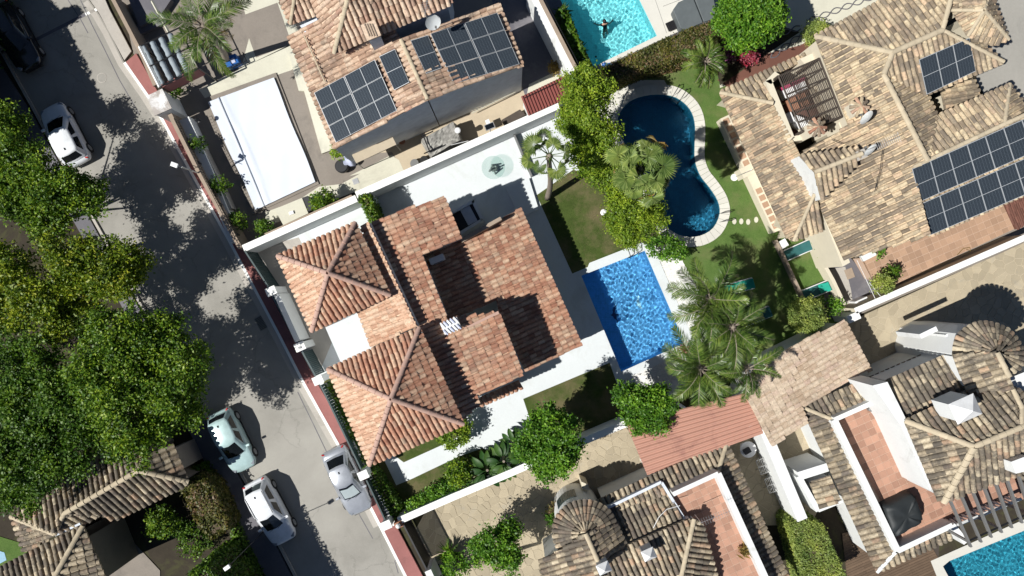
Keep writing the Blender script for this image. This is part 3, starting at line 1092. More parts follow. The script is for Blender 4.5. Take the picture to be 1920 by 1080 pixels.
kl.build('kerb', 'concrete', kind='structure')
kr = MB(); strip(kr, road_r[4:], .17, -.02, .125); kr.build('kerb', 'white_paint', kind='structure')
slab('pavement', [(110, -110), (167, -2), (186, 25), (233, 113), (246, 96), (205, 18), (150, -110)], -.02, .12, 'concrete', kind='structure')
slab('pavement', [(235, 117), (277, 178), (303, 220), (330, 270), (380, 358), (430, 448), (480, 543), (525, 630), (572, 718), (642, 843), (714, 983), (762, 1078), (822, 1200), (850, 1200), (792, 1080), (745, 990), (690, 880), (598, 725), (548, 632), (500, 540), (458, 462), (330, 222), (300, 180), (255, 100)], -.02, .12, 'red_pavement', kind='structure')
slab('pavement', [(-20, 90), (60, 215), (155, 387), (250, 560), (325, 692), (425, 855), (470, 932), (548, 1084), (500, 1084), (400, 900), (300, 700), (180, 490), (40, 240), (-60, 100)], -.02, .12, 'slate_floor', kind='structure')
# joints cut in the red pavement: inspection covers
for k, (x, y) in enumerate([(743, 1009), (756, 1034)]):
    c = W(x, y, .124)
    MB().box((c.x, c.y, .126), (.72, .66, .008), rz=R(-62)).build('pavement_cover', 'red_pavement', label=['upper square inspection cover set in the red pavement by the gate', 'lower square inspection cover set in the red pavement by the gate'][k], cat='cover', group='inspection covers in the red pavement')
# painted stop line, joint, manhole
a, b = W(160, 27), W(187, 15)
mk = MB(); d = (b - a).normalized(); n = Vector((-d.y, d.x, 0)) * .09
mk.add([a - n + Vector((0, 0, .004)), b - n + Vector((0, 0, .004)), b + n + Vector((0, 0, .004)), a + n + Vector((0, 0, .004))], [[0, 1, 2, 3]])
mk.build('road_marking', 'white_paint', kind='structure')
jt = MB(); a, b = W(60, 78), W(160, 27); d = (b - a).normalized(); n = Vector((-d.y, d.x, 0)) * .1
jt.add([a - n + Vector((0, 0, .004)), b - n + Vector((0, 0, .004)), b + n + Vector((0, 0, .004)), a + n + Vector((0, 0, .004))], [[0, 1, 2, 3]])
jt.build('road_patch', 'slate_floor', kind='structure')
c = W(191, 146)
mh = thing('manhole_cover', (c.x, c.y, 0), 'round iron manhole cover in the sunlit asphalt', 'manhole cover')
MB().lathe((c.x, c.y, 0), [(.31, 0), (.31, .012), (.28, .014)], 24).build('rim', 'concrete', mh)
MB().lathe((c.x, c.y, .005), [(.27, 0), (.27, .013)], 24).build('lid', 'asphalt', mh)

# ---- main plot
sheet('patio', [(452, 470), (1050, 205), (1175, 480), (1300, 700), (1240, 790), (1160, 800), (745, 975)], .004, 'white_patio', holes=[hole(MAIN_POOL)])
sheet('courtyard_floor', [(470, 468), (560, 445), (640, 600), (598, 700), (560, 645)], .008, 'concrete')
sheet('lawn', [(1006, 366), (1075, 318), (1110, 330), (1180, 440), (1205, 452), (1170, 472), (1073, 513)], .012, 'lawn')
sheet('lawn', [(981, 748), (1143, 680), (1175, 770), (1170, 795), (1010, 835)], .012, 'lawn')
sheet('lawn', [(745, 858), (757, 867), (843, 828), (880, 806), (850, 790), (720, 845)], .012, 'lawn')
sheet('lawn', [(772, 898), (858, 857), (905, 840), (960, 880), (757, 972), (735, 975), (690, 872), (600, 705), (625, 705), (720, 862), (743, 910)], .012, 'lawn')
# white coping slabs of the pool, then white gravel
for i, (p, w) in enumerate([([(1209, 470), (1225, 462), (1302, 640), (1284, 643)], 0), ([(1105, 493), (1202, 455), (1225, 462), (1209, 470), (1097, 514)], 0), ([(1284, 643), (1302, 640), (1306, 652), (1168, 712), (1165, 697)], 0)]):
    slab('coping', p, -.02, .02, 'white_patio', kind='structure')
gr = [(1226, 462), (1262, 455), (1285, 500), (1325, 570), (1336, 610), (1330, 640), (1306, 648), (1302, 640)]
gr2 = [(1168, 712), (1306, 652), (1330, 640), (1300, 690), (1230, 735), (1178, 752), (1162, 720)]
sheet('gravel_bed', gr, .012, 'pebble_white'); sheet('gravel_bed', gr2, .012, 'pebble_white')
# loose white pebbles on the bed
pebV = []; pebF = []
for poly in (wxy(gr), wxy(gr2)):
    xs = [p[0] for p in poly]; ys = [p[1] for p in poly]; k = 0
    while k < 2600:
        x, y = random.uniform(min(xs), max(xs)), random.uniform(min(ys), max(ys))
        if not inside((x, y), poly): continue
        k += 1; s = random.uniform(.025, .055); b0 = len(pebV); a = random.random() * 3
        for j in range(4):
            pebV.append((x + math.cos(a + j * 1.57) * s, y + math.sin(a + j * 1.57) * s * .75, .012))
        pebV.append((x, y, .012 + s * .8))
        pebF += [(b0, b0 + 1, b0 + 4), (b0 + 1, b0 + 2, b0 + 4), (b0 + 2, b0 + 3, b0 + 4), (b0 + 3, b0, b0 + 4)]
me = mesh_np('gravel', np.array(pebV), [np.array(pebF)]); me.materials.append(MATS['pebble_white'])
o = bpy.data.objects.new('gravel', me); link(o, None, 'loose white pebbles round the blue pool', 'gravel', kind='stuff')

# ---- other plots
sheet('garden_paving', [(215, -60), (900, -60), (1010, 10), (1045, 195), (690, 345), (455, 462), (322, 220), (250, 100)], .004, 'taupe_paving')
for p in ([(373, 168), (452, 128), (545, 83), (566, 118), (545, 132), (515, 142), (400, 190), (385, 185)],
          [(497, 398), (560, 375), (598, 350), (640, 345), (690, 322), (655, 330), (735, 290), (745, 300), (752, 318), (690, 350), (575, 395), (500, 425)],
          [(452, 0), (520, -40), (560, 60), (548, 84), (452, 128), (470, 60)]):
    sheet('path', p, .010, 'cream_stone')
sheet('path', [(452, 30), (520, 5), (547, 82), (480, 108)], .014, 'taupe_paving')
sheet('terrace', [(655, 290), (990, 140), (1040, 200), (760, 325), (735, 285)], .012, 'sand_paving')
sheet('path', [(640, 345), (735, 292), (748, 300), (758, 322), (690, 352)], .018, 'cream_stone')
slab('planter_edge', [(553, 110), (566, 108), (624, 280), (603, 288)], 0, .25, 'cream_stone', kind='structure')
slab('planter_edge', [(541, 100), (562, 90), (590, 172), (560, 170)], 0, .22, 'cream_stone', kind='structure')
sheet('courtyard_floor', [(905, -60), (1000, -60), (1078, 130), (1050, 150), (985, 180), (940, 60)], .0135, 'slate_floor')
sheet('path', [(992, 158), (1042, 134), (1052, 150), (985, 190)], .0175, 'cream_stone')
# top pool plot
sheet('pool_deck', [(985, -60), (1290, -60), (1300, 60), (1160, 150), (1100, 175), (1060, 60)], .006, 'slate_floor', holes=[hole(TOP_POOL)])
slab('pool_deck', [(1185, -30), (1370, -60), (1360, 30), (1270, 60), (1145, 118), (1128, 137), (1113, 125), (1232, 67)], -.02, .03, 'coping_stone', kind='structure')
for a, b in (((1222, -20), (1250, 62)), ((1243, 12), (1300, -10)), ((1160, 110), (1156, 100))):
    p, q = W(*a, .032), W(*b, .032); jm = MB(); jm.tube([p, q], .012, 4); jm.build('deck_joint', 'grey_metal', kind='structure')
# kidney pool plot
sheet('lawn', [(1130, 140), (1350, 100), (1500, 440), (1590, 600), (1440, 680), (1290, 660), (1240, 460), (1180, 300)], .006, 'lawn_lush', holes=[hole(KIDNEY)])
def kid_coping():
    inn = wxy(KIDNEY); out_ = offset_poly(inn, -.64)
    n = len(inn)
    for i in range(n):
        j = (i + 1) % n
        seg_in = [inn[i], inn[j]]; seg_out = [out_[i], out_[j]]
        q = [seg_in[0], seg_in[1], seg_out[1], seg_out[0]]
        q2 = offset_poly(q, .008)
        MB().prism(q2, -.03, .05 + random.uniform(-.002, .002)).build('coping', 'coping_stone', kind='structure')
kid_coping()
sheet('pool_deck', [(1110, 150), (1245, 150), (1260, 175), (1205, 185), (1172, 210), (1150, 260), (1120, 240)], .010, 'coping_stone', holes=[hole(KIDNEY)])
for i, (x, y) in enumerate([(1377, 415), (1390, 415), (1403, 416), (1418, 412)]):
    c = W(x, y, .03)
    MB().lathe((c.x, c.y, .01), [(.17, 0), (.16, .035)], 8, .8, 1.15).build('stepping_stone', 'cream_stone', label=['stepping stone in the grass nearest the curved pool', 'second stepping stone from the curved pool', 'third stepping stone from the curved pool', 'stepping stone in the grass farthest from the pool'][i], cat='stepping stone', group='stepping stones by the curved pool')
# north-east garden
sheet('path', [(1340, 60), (1480, -40), (1760, -60), (1640, 10), (1530, 70), (1500, 100), (1350, 165)], .010, 'cream_stone')
sheet('path', [(1380, 175), (1345, 150), (1440, 100), (1500, 85), (1528, 70), (1530, 95), (1445, 140)], .014, 'terracotta_brown')
sheet('planting_bed', [(1330, 70), (1440, 40), (1500, 60), (1380, 140), (1350, 160)], .018, 'dark_soil')
for s0, s1, a0, a1 in (((1445, 108), (1510, 60), 0, 1), ((1515, 40), (1640, -8), 0, 1), ((1440, 70), (1505, 50), 0, 1)):
    for ph in (0, math.pi):
        P = []
        a, b = W(*s0, .03), W(*s1, .03); d = (b - a); n = Vector((-d.y, d.x, 0)).normalized(); L = d.length
        for i in range(int(L * 9)):
            t = i / (L * 9); P.append(a + d * t + n * .17 * math.sin(t * L * 4.2 + ph))
        mb = MB(); mb.tube(P, .035, 4); mb.build('pebble_band', 'slate_floor', kind='structure')
# east plots: crazy paved drives
drive_e = [[(1586, 606), (1930, 450), (1960, 700), (1632, 694)]]
sheet('driveway', drive_e[0] , .006, 'mortar')
pieces(voronoi_cells([wxy(c) for c in drive_e], .62), .006, .022, 'crazy_stone', None, 'x', 0) if False else None
def crazy(name, convs, size, z=.006, limit=300):
    size *= .84
    root = None
    for c in convs:
        o = sheet(name, c, z, 'mortar')
        root = root or o
    pieces(voronoi_cells([wxy(c) for c in convs], size), z, .022, 'crazy_stone', root, 'paving_stone', limit, .014)
bpy.data.objects.remove(bpy.data.objects['driveway'])
crazy('driveway', [[(1586, 606), (1930, 450), (1960, 700), (1632, 694)]], .62)
crazy('driveway', [[(800, 955), (1168, 793), (1225, 870), (1215, 960), (1000, 1110), (880, 1110), (770, 1010)]], .60)
crazy('courtyard_paving', [[(1355, 830), (1440, 800), (1515, 985), (1400, 985)]], .6, limit=120)
crazy('courtyard_paving', [[(1445, 835), (1500, 765), (1570, 880), (1520, 985)]], .6, limit=120)
sheet('side_passage', [(1630, 545), (1930, 410), (1930, 452), (1600, 595), (1580, 560)], .010, 'taupe_paving')
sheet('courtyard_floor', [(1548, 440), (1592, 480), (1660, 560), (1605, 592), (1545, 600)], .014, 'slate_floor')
sheet('gravel_path', [(1553, 505), (1585, 500), (1596, 545), (1602, 592), (1585, 596), (1578, 560)], .02, 'concrete')
sheet('terrace', [(1580, 1000), (1590, 985), (1745, 940), (1800, 960), (1750, 1050), (1780, 1110), (1590, 1110)], .008, 'wood_deck')
dk = [wxy([(1578, 1000), (1765, 950), (1760, 1048), (1790, 1100), (1590, 1100)])]
root = sheet('deck_base', [(1578, 1000), (1765, 950), (1760, 1048), (1790, 1100), (1590, 1100)], .012, 'wood_dark')
bpy.data.objects.remove(bpy.data.objects['terrace.001']) if 'terrace.001' in bpy.data.objects else None
pieces(grid_cells(dk, 2.6, .16, R(24), half=True), .012, .03, 'wood_deck', root, 'deck_board', 200, .006)
slab('pool_coping', [(1745, 1052), (1925, 972), (1945, 985), (1780, 1052), (1768, 1062), (1805, 1130), (1780, 1140)], -.02, .05, 'coping_stone', kind='structure')
# south-west plot
sheet('courtyard_floor', [(160, 990), (205, 968), (300, 1070), (300, 1110), (200, 1110)], .02, 'mortar' if False else 'taupe_paving')
sheet('lawn', [(-20, 1000), (45, 1020), (60, 1060), (-20, 1090)], .006, 'lawn_lush')


# ---------------------------------------------------------------- pools
def pool(px, m, wm, depth, label, group=None, res=.045, wave=1.0):
    poly = wxy(px)
    n = len(poly)
    ar = sum(poly[i][0] * poly[(i + 1) % n][1] - poly[(i + 1) % n][0] * poly[i][1] for i in range(n))
    if ar < 0: poly = poly[::-1]
    xs = [p[0] for p in poly]; ys = [p[1] for p in poly]
    t = thing('swimming_pool', (sum(xs) / n, sum(ys) / n, -depth), label, 'swimming pool', group)
    mb = MB()
    for i in range(n):
        a, b = poly[i], poly[(i + 1) % n]
        mb.add([(*b, 0.0), (*a, 0.0), (*a, -depth), (*b, -depth)], [[0, 1, 2, 3]])
    tr = tessellate_polygon([[Vector((*p, 0)) for p in poly]])
    for q in tr:
        a, b, c = [Vector(poly[i]) for i in q]
        f = list(q) if (b - a).cross(c - a) > 0 else list(q)[::-1]
        mb.add([(*poly[i], -depth) for i in f], [[0, 1, 2]])
    basin = mb.build('basin', m, t)
    # water: a rippled sheet cut to the outline
    x0, x1, y0, y1 = min(xs), max(xs), min(ys), max(ys)
    nx, ny = int((x1 - x0) / res) + 2, int((y1 - y0) / res) + 2
    X, Y = np.meshgrid(x0 + np.arange(nx) * res, y0 + np.arange(ny) * res, indexing='ij')
    Z = np.zeros_like(X)
    rr = np.random.default_rng(3)
    for k in range(40):
        a = rr.uniform(0, 6.283); lam = rr.uniform(.14, .40); ph = rr.uniform(0, 6.283)
        Z += wave * .0023 * lam * np.sin((X * math.cos(a) + Y * math.sin(a)) * 6.283 / lam + ph)
    V = np.stack([X, Y, W_L + Z], -1).reshape(-1, 3)
    idx = np.arange(nx * ny).reshape(nx, ny)
    F = np.stack([idx[:-1, :-1], idx[1:, :-1], idx[1:, 1:], idx[:-1, 1:]], -1).reshape(-1, 4)
    # cells whose centre is well outside are dropped; the rest runs a little into the pool wall
    big = offset_poly(poly, -res * .75)
    cen = V[F].mean(1)
    keep = np.array([inside((c[0], c[1]), big) for c in cen])
    me = mesh_np('water', V - np.array(t.location), [F[keep]])
    me.materials.append(MATS[wm]); me.polygons.foreach_set('use_smooth', [True] * int(keep.sum())); me.update()
    o = bpy.data.objects.new('water', me); COL.objects.link(o); o.parent = t
    if CAUSTICS:
        o.cycles.is_caustics_caster = True
        basin.cycles.is_caustics_receiver = True
    return t
p1 = pool(MAIN_POOL, 'pool_blue', 'water_blue', 1.45, 'bright blue rectangular pool beside the terracotta roofed house')
pool(TOP_POOL, 'pool_turquoise', 'water_clear', 1.4, 'turquoise rectangular pool with a swimmer in it')
pool(KIDNEY, 'pool_navy', 'water_blue', 1.7, 'dark blue curved pool with pale stone coping', wave=.8)
pool(SE_POOL, 'pool_teal', 'water_clear', 1.4, 'teal pool with cream coping in front of the pergola')
if CAUSTICS: sun_d.cycles.is_caustics_light = True
MB().prism(wxy(SW_POOL, .02), -.02, .02).build('pool_water', 'pool_navy', kind='structure')
# two dolphin mosaics on the floor of the blue pool
def dolphin(cx, cy, s, ang, m, label):
    pts = [(-1, .05), (-.7, .28), (-.2, .38), (.0, .62), (.12, .36), (.5, .2), (.85, -.15), (1.15, -.1), (.98, -.3), (1.05, -.6), (.78, -.35), (.4, -.08), (0, .02), (-.15, -.2), (-.28, .0), (-.7, 0)]
    c = W(cx, cy, -1.44); ca, sa = math.cos(ang), math.sin(ang)
    P = [Vector((c.x + (x * ca - y * sa) * s, c.y + (x * sa + y * ca) * s, -1.44)) for x, y in pts]
    mb = MB()
    tr = tessellate_polygon([P])
    for t in tr:
        a, b, d = [P[i] for i in t]
        f = list(t) if (b - a).cross(d - a).z > 0 else list(t)[::-1]
        mb.add([P[i] for i in f], [[0, 1, 2]])
    o = mb.build('mosaic', m, p1, label=label)
    o.cycles.is_caustics_receiver = True
dolphin(1153, 588, .55, R(110), 'dolphin_dark', 'dark dolphin mosaic')
dolphin(1197, 568, .42, R(120), 'dolphin_mosaic', 'pale dolphin mosaic')

sheet('side_road', [(1868, -60), (2000, -60), (2010, 330), (1880, 240), (1830, 150)], .006, 'asphalt')  # asphalt in place of concrete, its darker tone standing in for shade

gs = MB(); strip(gs, [(x - 7, y + 3) for x, y in road_r[1:15]], .34, -.02, .004); gs.build('gutter', 'concrete', kind='structure')
for pts in ([(150, 0), (170, 45), (196, 90), (225, 150), (262, 215)], [(128, 0), (150, 35), (166, 62)], [(560, 735), (590, 800), (640, 905), (700, 1010)], [(745, 1075), (740, 1052), (752, 1035)]):
    sm_ = MB(); strip(sm_, [(x + random.uniform(-2, 2), y) for x, y in pts], .05, -.02, .0055); sm_.build('road_seam', 'slate_floor', kind='structure')

c = W(489, 606, .01)
dg = thing('road_drain', (c.x, c.y, 0), 'iron drain grating in the shaded asphalt by the white kerb', 'drain')
MB().box((c.x, c.y, .004), (.9, .5, .016), rz=R(-60)).build('frame', 'grey_metal', dg)
for k in range(9):
    q = (k - 4) * .09; MB().box((c.x + q * math.cos(R(-60)), c.y + q * math.sin(R(-60)), .016), (.035, .42, .012), rz=R(-60)).build('bar', 'black_metal', dg)
# ================================================================ HOUSES
def house(name, px, z, label, cat='house', **kw):
    c = W(px[0], px[1], z)
    root = thing(name, (c.x, c.y, 0), label, cat)
    return root, Roof(root, **kw)

# ---- main house
main, Rm = house('villa', (790, 600), 0, 'large white villa with terracotta roofs, two square hipped towers and a notch in the middle', tile='tile_clay', ridge='cement_pink', pitch=.27, course=.385, r=.117, h=.10)
ZE, ZA = 7.65, 9.0
A = [(521, 480), (666, 418), (731, 553), (585, 621)]; ap = (615, 512)
Bc = [(615, 692), (786, 615), (869, 795), (693, 872)]; bp = (733, 748)
for cs, apx in ((A, ap), (Bc, bp)):
    for i in range(4):
        a, b = cs[i], cs[(i + 1) % 4]
        # order of corners: 0-1 top, 1-2 right, 2-3 bottom, 3-0 left (sun side, paler tile with sunlight painted in)
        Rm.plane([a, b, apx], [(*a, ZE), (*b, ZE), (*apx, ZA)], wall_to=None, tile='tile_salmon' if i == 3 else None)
    for c_ in cs: Rm.ridge([(*c_, ZE + .02), (*apx, ZA + .03)], r=.13)
    q = offset_poly(wxy(cs, ZE), .35)
    MB().prism(q, 0, ZE - .1).build('wall', 'white_render', main)
Rm.tile = 'tile_clay'
# link roof between the towers, falling to the street
Rm.plane([(671, 583), (735, 553), (752, 560), (779, 612), (697, 651)], [(671, 583, 6.6), (697, 651, 6.6), (752, 560, 7.15)], tile='tile_salmon', wall_to=4.4)  # sun-facing slope, its sunlight painted by the paler tile
# narrow strip with a capped parapet
Rm.plane([(676, 424), (692, 418), (783, 612), (768, 618)], [(676, 424, 7.1), (768, 618, 7.1), (692, 418, 7.3)], wall_to=None, tile='tile_salmon')  # paler tile again, painting sunlight on the left-falling strip
MB().prism(wxy([(691, 418), (693, 417), (784, 611), (782, 613)], 7.25), 3.5, 7.25).build('parapet', 'white_render', main)
# upper floor: three joined planes falling to the right
PE = [(700, 415, 6.65), (785, 610, 6.65), (833, 369, 6.0)]
Rm.plane([(696, 416), (833, 369), (864, 446), (790, 477), (838, 597), (785, 612)], PE, wall_to=2.0, inset=.12)
Rm.plane([(786, 611), (850, 596), (935, 585), (980, 702), (893, 742), (900, 760), (880, 772), (866, 790)], PE, wall_to=2.0, inset=.12)
# lower floor: one wide plane, partly in the shade of the upper floor
PG = [(1090, 646, 2.9), (978, 392, 2.9), (838, 560, 3.95)]
Rm.plane([(864, 452), (976, 391), (1090, 646), (984, 697), (935, 585), (930, 560), (838, 600), (780, 470), (858, 440)], PG, wall_to=0, inset=.35)
# rolled tile ends on the sunk strip below the front
Rm.plane([(893, 748), (972, 713), (980, 727), (900, 762)], [(893, 748, 3.1), (972, 713, 3.1), (980, 727, 2.9)], wall_to=None)
Rm.lay(300)
# parapet left between the recess and the right roof (white edge strips)
MB().prism(wxy([(862, 448), (938, 406), (941, 412), (866, 455)], 4.1), 3.0, 4.1).build('parapet', 'tan_cap', main)
MB().prism(wxy([(868, 615), (934, 583), (936, 588), (870, 619)], 6.2), 5.2, 6.3).build('parapet', 'cement_pink', main)
# terrace between the towers and the lit landing
MB().prism(wxy([(610, 614), (673, 586), (702, 655), (640, 682)], 4.2), 0, 4.2).build('terrace', 'white_patio', main)
# skylight well at the top, with a hatch
MB().prism(wxy([(846, 397), (886, 376), (903, 412), (862, 440)], 2.2), 1.0, 2.2).build('light_well', 'black_metal', main)
hw = MB()
for a, b, c_, d in (((845, 396), (888, 374), (890, 379), (848, 401)), ((888, 374), (907, 412), (902, 414), (884, 378)), ((907, 412), (864, 440), (862, 434), (902, 410))):
    hw.prism(wxy([a, b, c_, d], 2.5), 0, 2.5)
hw.build('light_well_wall', 'white_render', main)
s = MB(); c = W(878, 402, 2.6); s.box((c.x, c.y, 2.35), (.62, 1.1, .08), rz=R(28)); s.build('hatch', 'galvanised', main)
# striped chimney
chim = thing('chimney', W(845, 611, 6.1), 'short white chimney with blue and white patterned tile cap on the villa roof', 'chimney')
c = W(845, 611, 6.85)
MB().box((c.x, c.y, 6.35), (.95, .62, 1.0), rz=R(24)).build('stack', 'white_render', chim)
for k in range(5):
    for j in range(2):
        u = (k - 2) * .19; v = (j - .5) * .42
        x = c.x + u * math.cos(R(24)) - v * math.sin(R(24)); y = c.y + u * math.sin(R(24)) + v * math.cos(R(24))
        MB().box((x, y, 6.89), (.07, .34, .09), rz=R(24 + 20)).build('slat', ['blue_white_cloth', 'white_plastic'][(k + j) % 2], chim)
# air conditioner in the recess
def ac(px, py, z, rz, label, s=1.0):
    c = W(px, py, z + .6)
    t = thing('air_conditioner', (c.x, c.y, z), label, 'air conditioner')
    MB().box((c.x, c.y, z + .35), (.85 * s, .36 * s, .62), rz=rz).build('casing', 'white_plastic', t, bevel=.03)
    ca, sa = math.cos(rz), math.sin(rz)
    MB().box((c.x + sa * .2, c.y - ca * .2, z + .35), (.5, .04, .5), rz=rz).build('grille', 'grey_metal', t)
    for q in (-.3, .3): MB().box((c.x + ca * q, c.y + sa * q, z + .02), (.06, .4, .04), rz=rz).build('foot', 'black_metal', t)
ac(819, 486, 4.1, R(22), 'white air conditioner in the dark recess of the villa roof')

# ---- solar arrays
def solar(px, z, cols, rows, label, plane=None, split=0, group='solar arrays on the roofs', lift=.14, cell=(1, 1)):
    """px: four corners TL, TR, BR, BL seen at heights z (4 values)"""
    P = [W(x, y, zz + lift) for (x, y), zz in zip(px, z)]
    c = (P[0] + P[1] + P[2] + P[3]) / 4
    t = thing('solar_array', c, label, 'solar array', group)
    n = (P[1] - P[0]).cross(P[3] - P[0]).normalized()
    if n.z < 0: n = -n
    def at(u, v):
        return (P[0].lerp(P[1], u)).lerp(P[3].lerp(P[2], u), v)
    for i in range(cols):
        for j in range(rows):
            eu, ev = .012 / cols * 2, .012 / rows * 2
            u0, u1, v0, v1 = i / cols + eu * .5, (i + 1) / cols - eu * .5, j / rows + ev * .5, (j + 1) / rows - ev * .5
            q = [at(u0, v0), at(u1, v0), at(u1, v1), at(u0, v1)]
            fr = MB(); fr.add([p - n * .04 for p in q] + q, [[0, 3, 2, 1] if False else [0, 1, 2, 3], [0, 1, 5, 4], [1, 2, 6, 5], [2, 3, 7, 6], [3, 0, 4, 7], [4, 5, 6, 7]])
            f = fr.build('solar_panel', 'panel_frame', t)
            halves = [(0, 1, 0, 1)] if split == 0 else ([(0, .5, 0, 1), (.5, 1, 0, 1)] if split == 1 else [(0, 1, 0, .5), (0, 1, .5, 1)])
            for (a0, a1, b0, b1) in halves:
                m_ = .016
                a0 += m_ * (1 if a0 == 0 else .45); a1 -= m_ * (1 if a1 == 1 else .45); b0 += m_ * (1 if b0 == 0 else .45); b1 -= m_ * (1 if b1 == 1 else .45)
                def qa(a, b): return q[0].lerp(q[1], a).lerp(q[3].lerp(q[2], a), b)
                r = [qa(a0, b0) + n * .004, qa(a1, b0) + n * .004, qa(a1, b1) + n * .004, qa(a0, b1) + n * .004]
                me = bpy.data.meshes.new('glass')
                fc = [0, 3, 2, 1] if (r[1] - r[0]).cross(r[3] - r[0]).z < 0 else [0, 1, 2, 3]
                me.from_pydata([p - BASE[f.name] for p in r], [], [fc])
                uv = me.uv_layers.new(name='UVMap'); cs = {0: (0, 0), 1: (1, 0), 2: (1, 1), 3: (0, 1)}
                for li, l in enumerate(me.loops): uv.data[li].uv = cs[l.vertex_index] if not (split == 1) else cs[l.vertex_index][::1]
                me.materials.append(MATS['solar_cells'])
                g = bpy.data.objects.new('glass', me); COL.objects.link(g); g.parent = f
    # rails under the panels
    for v in (.12, .88):
        a, b = at(-.01, v) - n * .08, at(1.01, v) - n * .08
        MB().tube([a, b], .03, 4).build('rail', 'galvanised', t)
    return t

# ---- north house
north, Rn = house('house', (760, 120), 0, 'white house with tan tiled roofs and four solar arrays, north of the villa', tile='tile_north', ridge='cement_cream', pitch=.285, course=.42, wall='grey_render', h=.115)
NE = 5.0
# lower left plane (falls to the street) and lower right plane
PL = [(545, 82, NE), (625, 280, NE), (752, 75, NE + 1.35)]
Rn.plane([(540, 68), (585, 45), (690, -20), (750, 70), (802, 186), (627, 280)], PL, wall_to=0, inset=.03)
PRr = [(752, 75, NE + 1.35), (802, 186, NE + 1.35), (978, 125, NE + .25)]
Rn.plane([(752, 75), (935, 5), (981, 122), (802, 186)], PRr, wall_to=0, inset=.03)
Rn.ridge([(752, 75, NE + 1.36), (802, 187, NE + 1.36)], r=.12, m='cement_cream')
Rn.ridge([(571, 68, NE + .42), (610, 155, NE + .42)], r=.04, m='cement_cream', step=3)
# upper block
U = NE + 1.5
PU = [(626, 98, U), (845, 15, U), (650, -5, U + 1.3)]
Rn.plane([(627, 100), (640, 60), (652, 0), (660, -50), (800, -90), (845, -60), (846, 8)], PU, wall_to=2, inset=.25)
PUl = [(627, 100, U), (600, 40, U), (652, 0, U + 1.15)]
Rn.plane([(627, 100), (652, 0), (662, -50), (560, -60), (597, 30)], PUl, wall_to=2, inset=.25)
Rn.ridge([(627, 100, U), (652, 0, U + 1.2), (662, -45, U + 1.7)], r=.13)
# small roof at the left corner
Rn.plane([(524, 0), (545, 46), (552, 0), (560, -40), (520, -40)], [(545, 46, NE + .2), (524, 0, NE + .2), (552, 0, NE + .6)], wall_to=0)
Rn.plane([(545, 46), (595, 28), (598, -10), (556, -40), (552, 0)], [(545, 46, NE + .2), (595, 28, NE + .2), (552, 0, NE + .6)], wall_to=0)
Rn.ridge([(545, 46, NE + .25), (552, 0, NE + .65), (560, -40, NE + .9)], r=.1)
Rn.lay(300)
MB().prism(wxy([(562, 48), (594, 34), (597, 48), (572, 62)], 5.25), 3, 5.25).build('wall', 'grey_render', north)
# window with grille on the long wall
c = W(893, 176, 2.4)
MB().box((c.x, c.y - .02, 2.0), (1.0, .10, .95), rz=R(22)).build('window', 'car_glass', north)
for k in range(6): MB().box((c.x + (k - 2.5) * .18 * math.cos(R(22)), c.y - .16 + (k - 2.5) * .18 * math.sin(R(22)), 2.0), (.025, .025, 1.0), rz=R(22)).build('window_bar', 'black_metal', north)
for k in (1.55, 2.0, 2.45): MB().box((c.x, c.y - .18, k), (1.15, .03, .03), rz=R(22)).build('window_bar', 'black_metal', north)
solar([(588, 174), (703, 111), (745, 207), (629, 268)], [5.25, 6.15, 6.0, 5.12], 2, 3, 'large solar array on the left slope of the north house', split=1)
solar([(710, 105), (740, 91), (768, 155), (739, 170)], [6.15, 6.35, 6.3, 6.1], 1, 1, 'narrow solar panel pair left of the ridge on the north house', split=2)
solar([(769, 75), (802, 65), (829, 128), (799, 139)], [6.3, 6.15, 6.05, 6.2], 1, 1, 'narrow solar panel pair right of the ridge on the north house', split=2)
solar([(806, 63), (933, 23), (975, 120), (850, 158)], [6.1, 5.45, 5.35, 5.95], 2, 3, 'big solar array on the right slope of the north house', split=1)
# chimney, dish, mast
ch = thing('chimney', W(696, 62, 6.2), 'tiled chimney with a louvred top on the north house', 'chimney')
c = W(696, 58, 7.8)
MB().box((c.x, c.y, 6.8), (.62, .72, 2.0), rz=R(22)).build('stack', 'grey_render', ch)
MB().box((c.x, c.y, 7.85), (.78, .88, .12), rz=R(22)).build('cap', 'tile_north', ch)
for k in range(4): MB().box((c.x - .2 + k * .13, c.y, 7.94), (.05, .7, .05), rz=R(22)).build('louvre', 'tan_cap', ch)
def dish(px, py, z, tilt, az, rad, label, m='dish_white', zb=None, group=None):
    c = W(px, py, z); zb = z - 1.2 if zb is None else zb
    t = thing('satellite_dish', (c.x, c.y, zb), label, 'satellite dish', group)
    M = Matrix.Translation(c) @ Matrix.Rotation(az, 4, 'Z') @ Matrix.Rotation(tilt, 4, 'Y')
    vs = []; fs = []; K = 20; RR = [0, .35, .7, 1]
    for r_ in RR:
        for k in range(K):
            th = 6.2832 * k / K; vs.append(M @ Vector((r_ * rad * math.cos(th), r_ * rad * math.sin(th), .22 * rad * r_ * r_)))
    for i in range(3):
        for k in range(K): fs.append([i * K + k, i * K + (k + 1) % K, (i + 1) * K + (k + 1) % K, (i + 1) * K + k])
    mb = MB(); mb.add(vs, fs); mb.build('reflector', m, t, smooth=True)
    MB().tube([M @ Vector((rad, 0, .2 * rad)), M @ Vector((rad * .3, 0, rad * .9))], .015, 5).build('arm', 'grey_metal', t)
    q = M @ Vector((rad * .3, 0, rad * .9)); MB().box(q, (.1, .1, .12)).build('receiver', 'grey_metal', t)
    MB().tube([(c.x, c.y, zb), (c.x, c.y, z - .02)], .025, 6).build('mast', 'galvanised', t)
dish(811, 41, 7.6, R(50), R(-60), .42, 'cream satellite dish at the edge of the north house upper roof', zb=6.4)
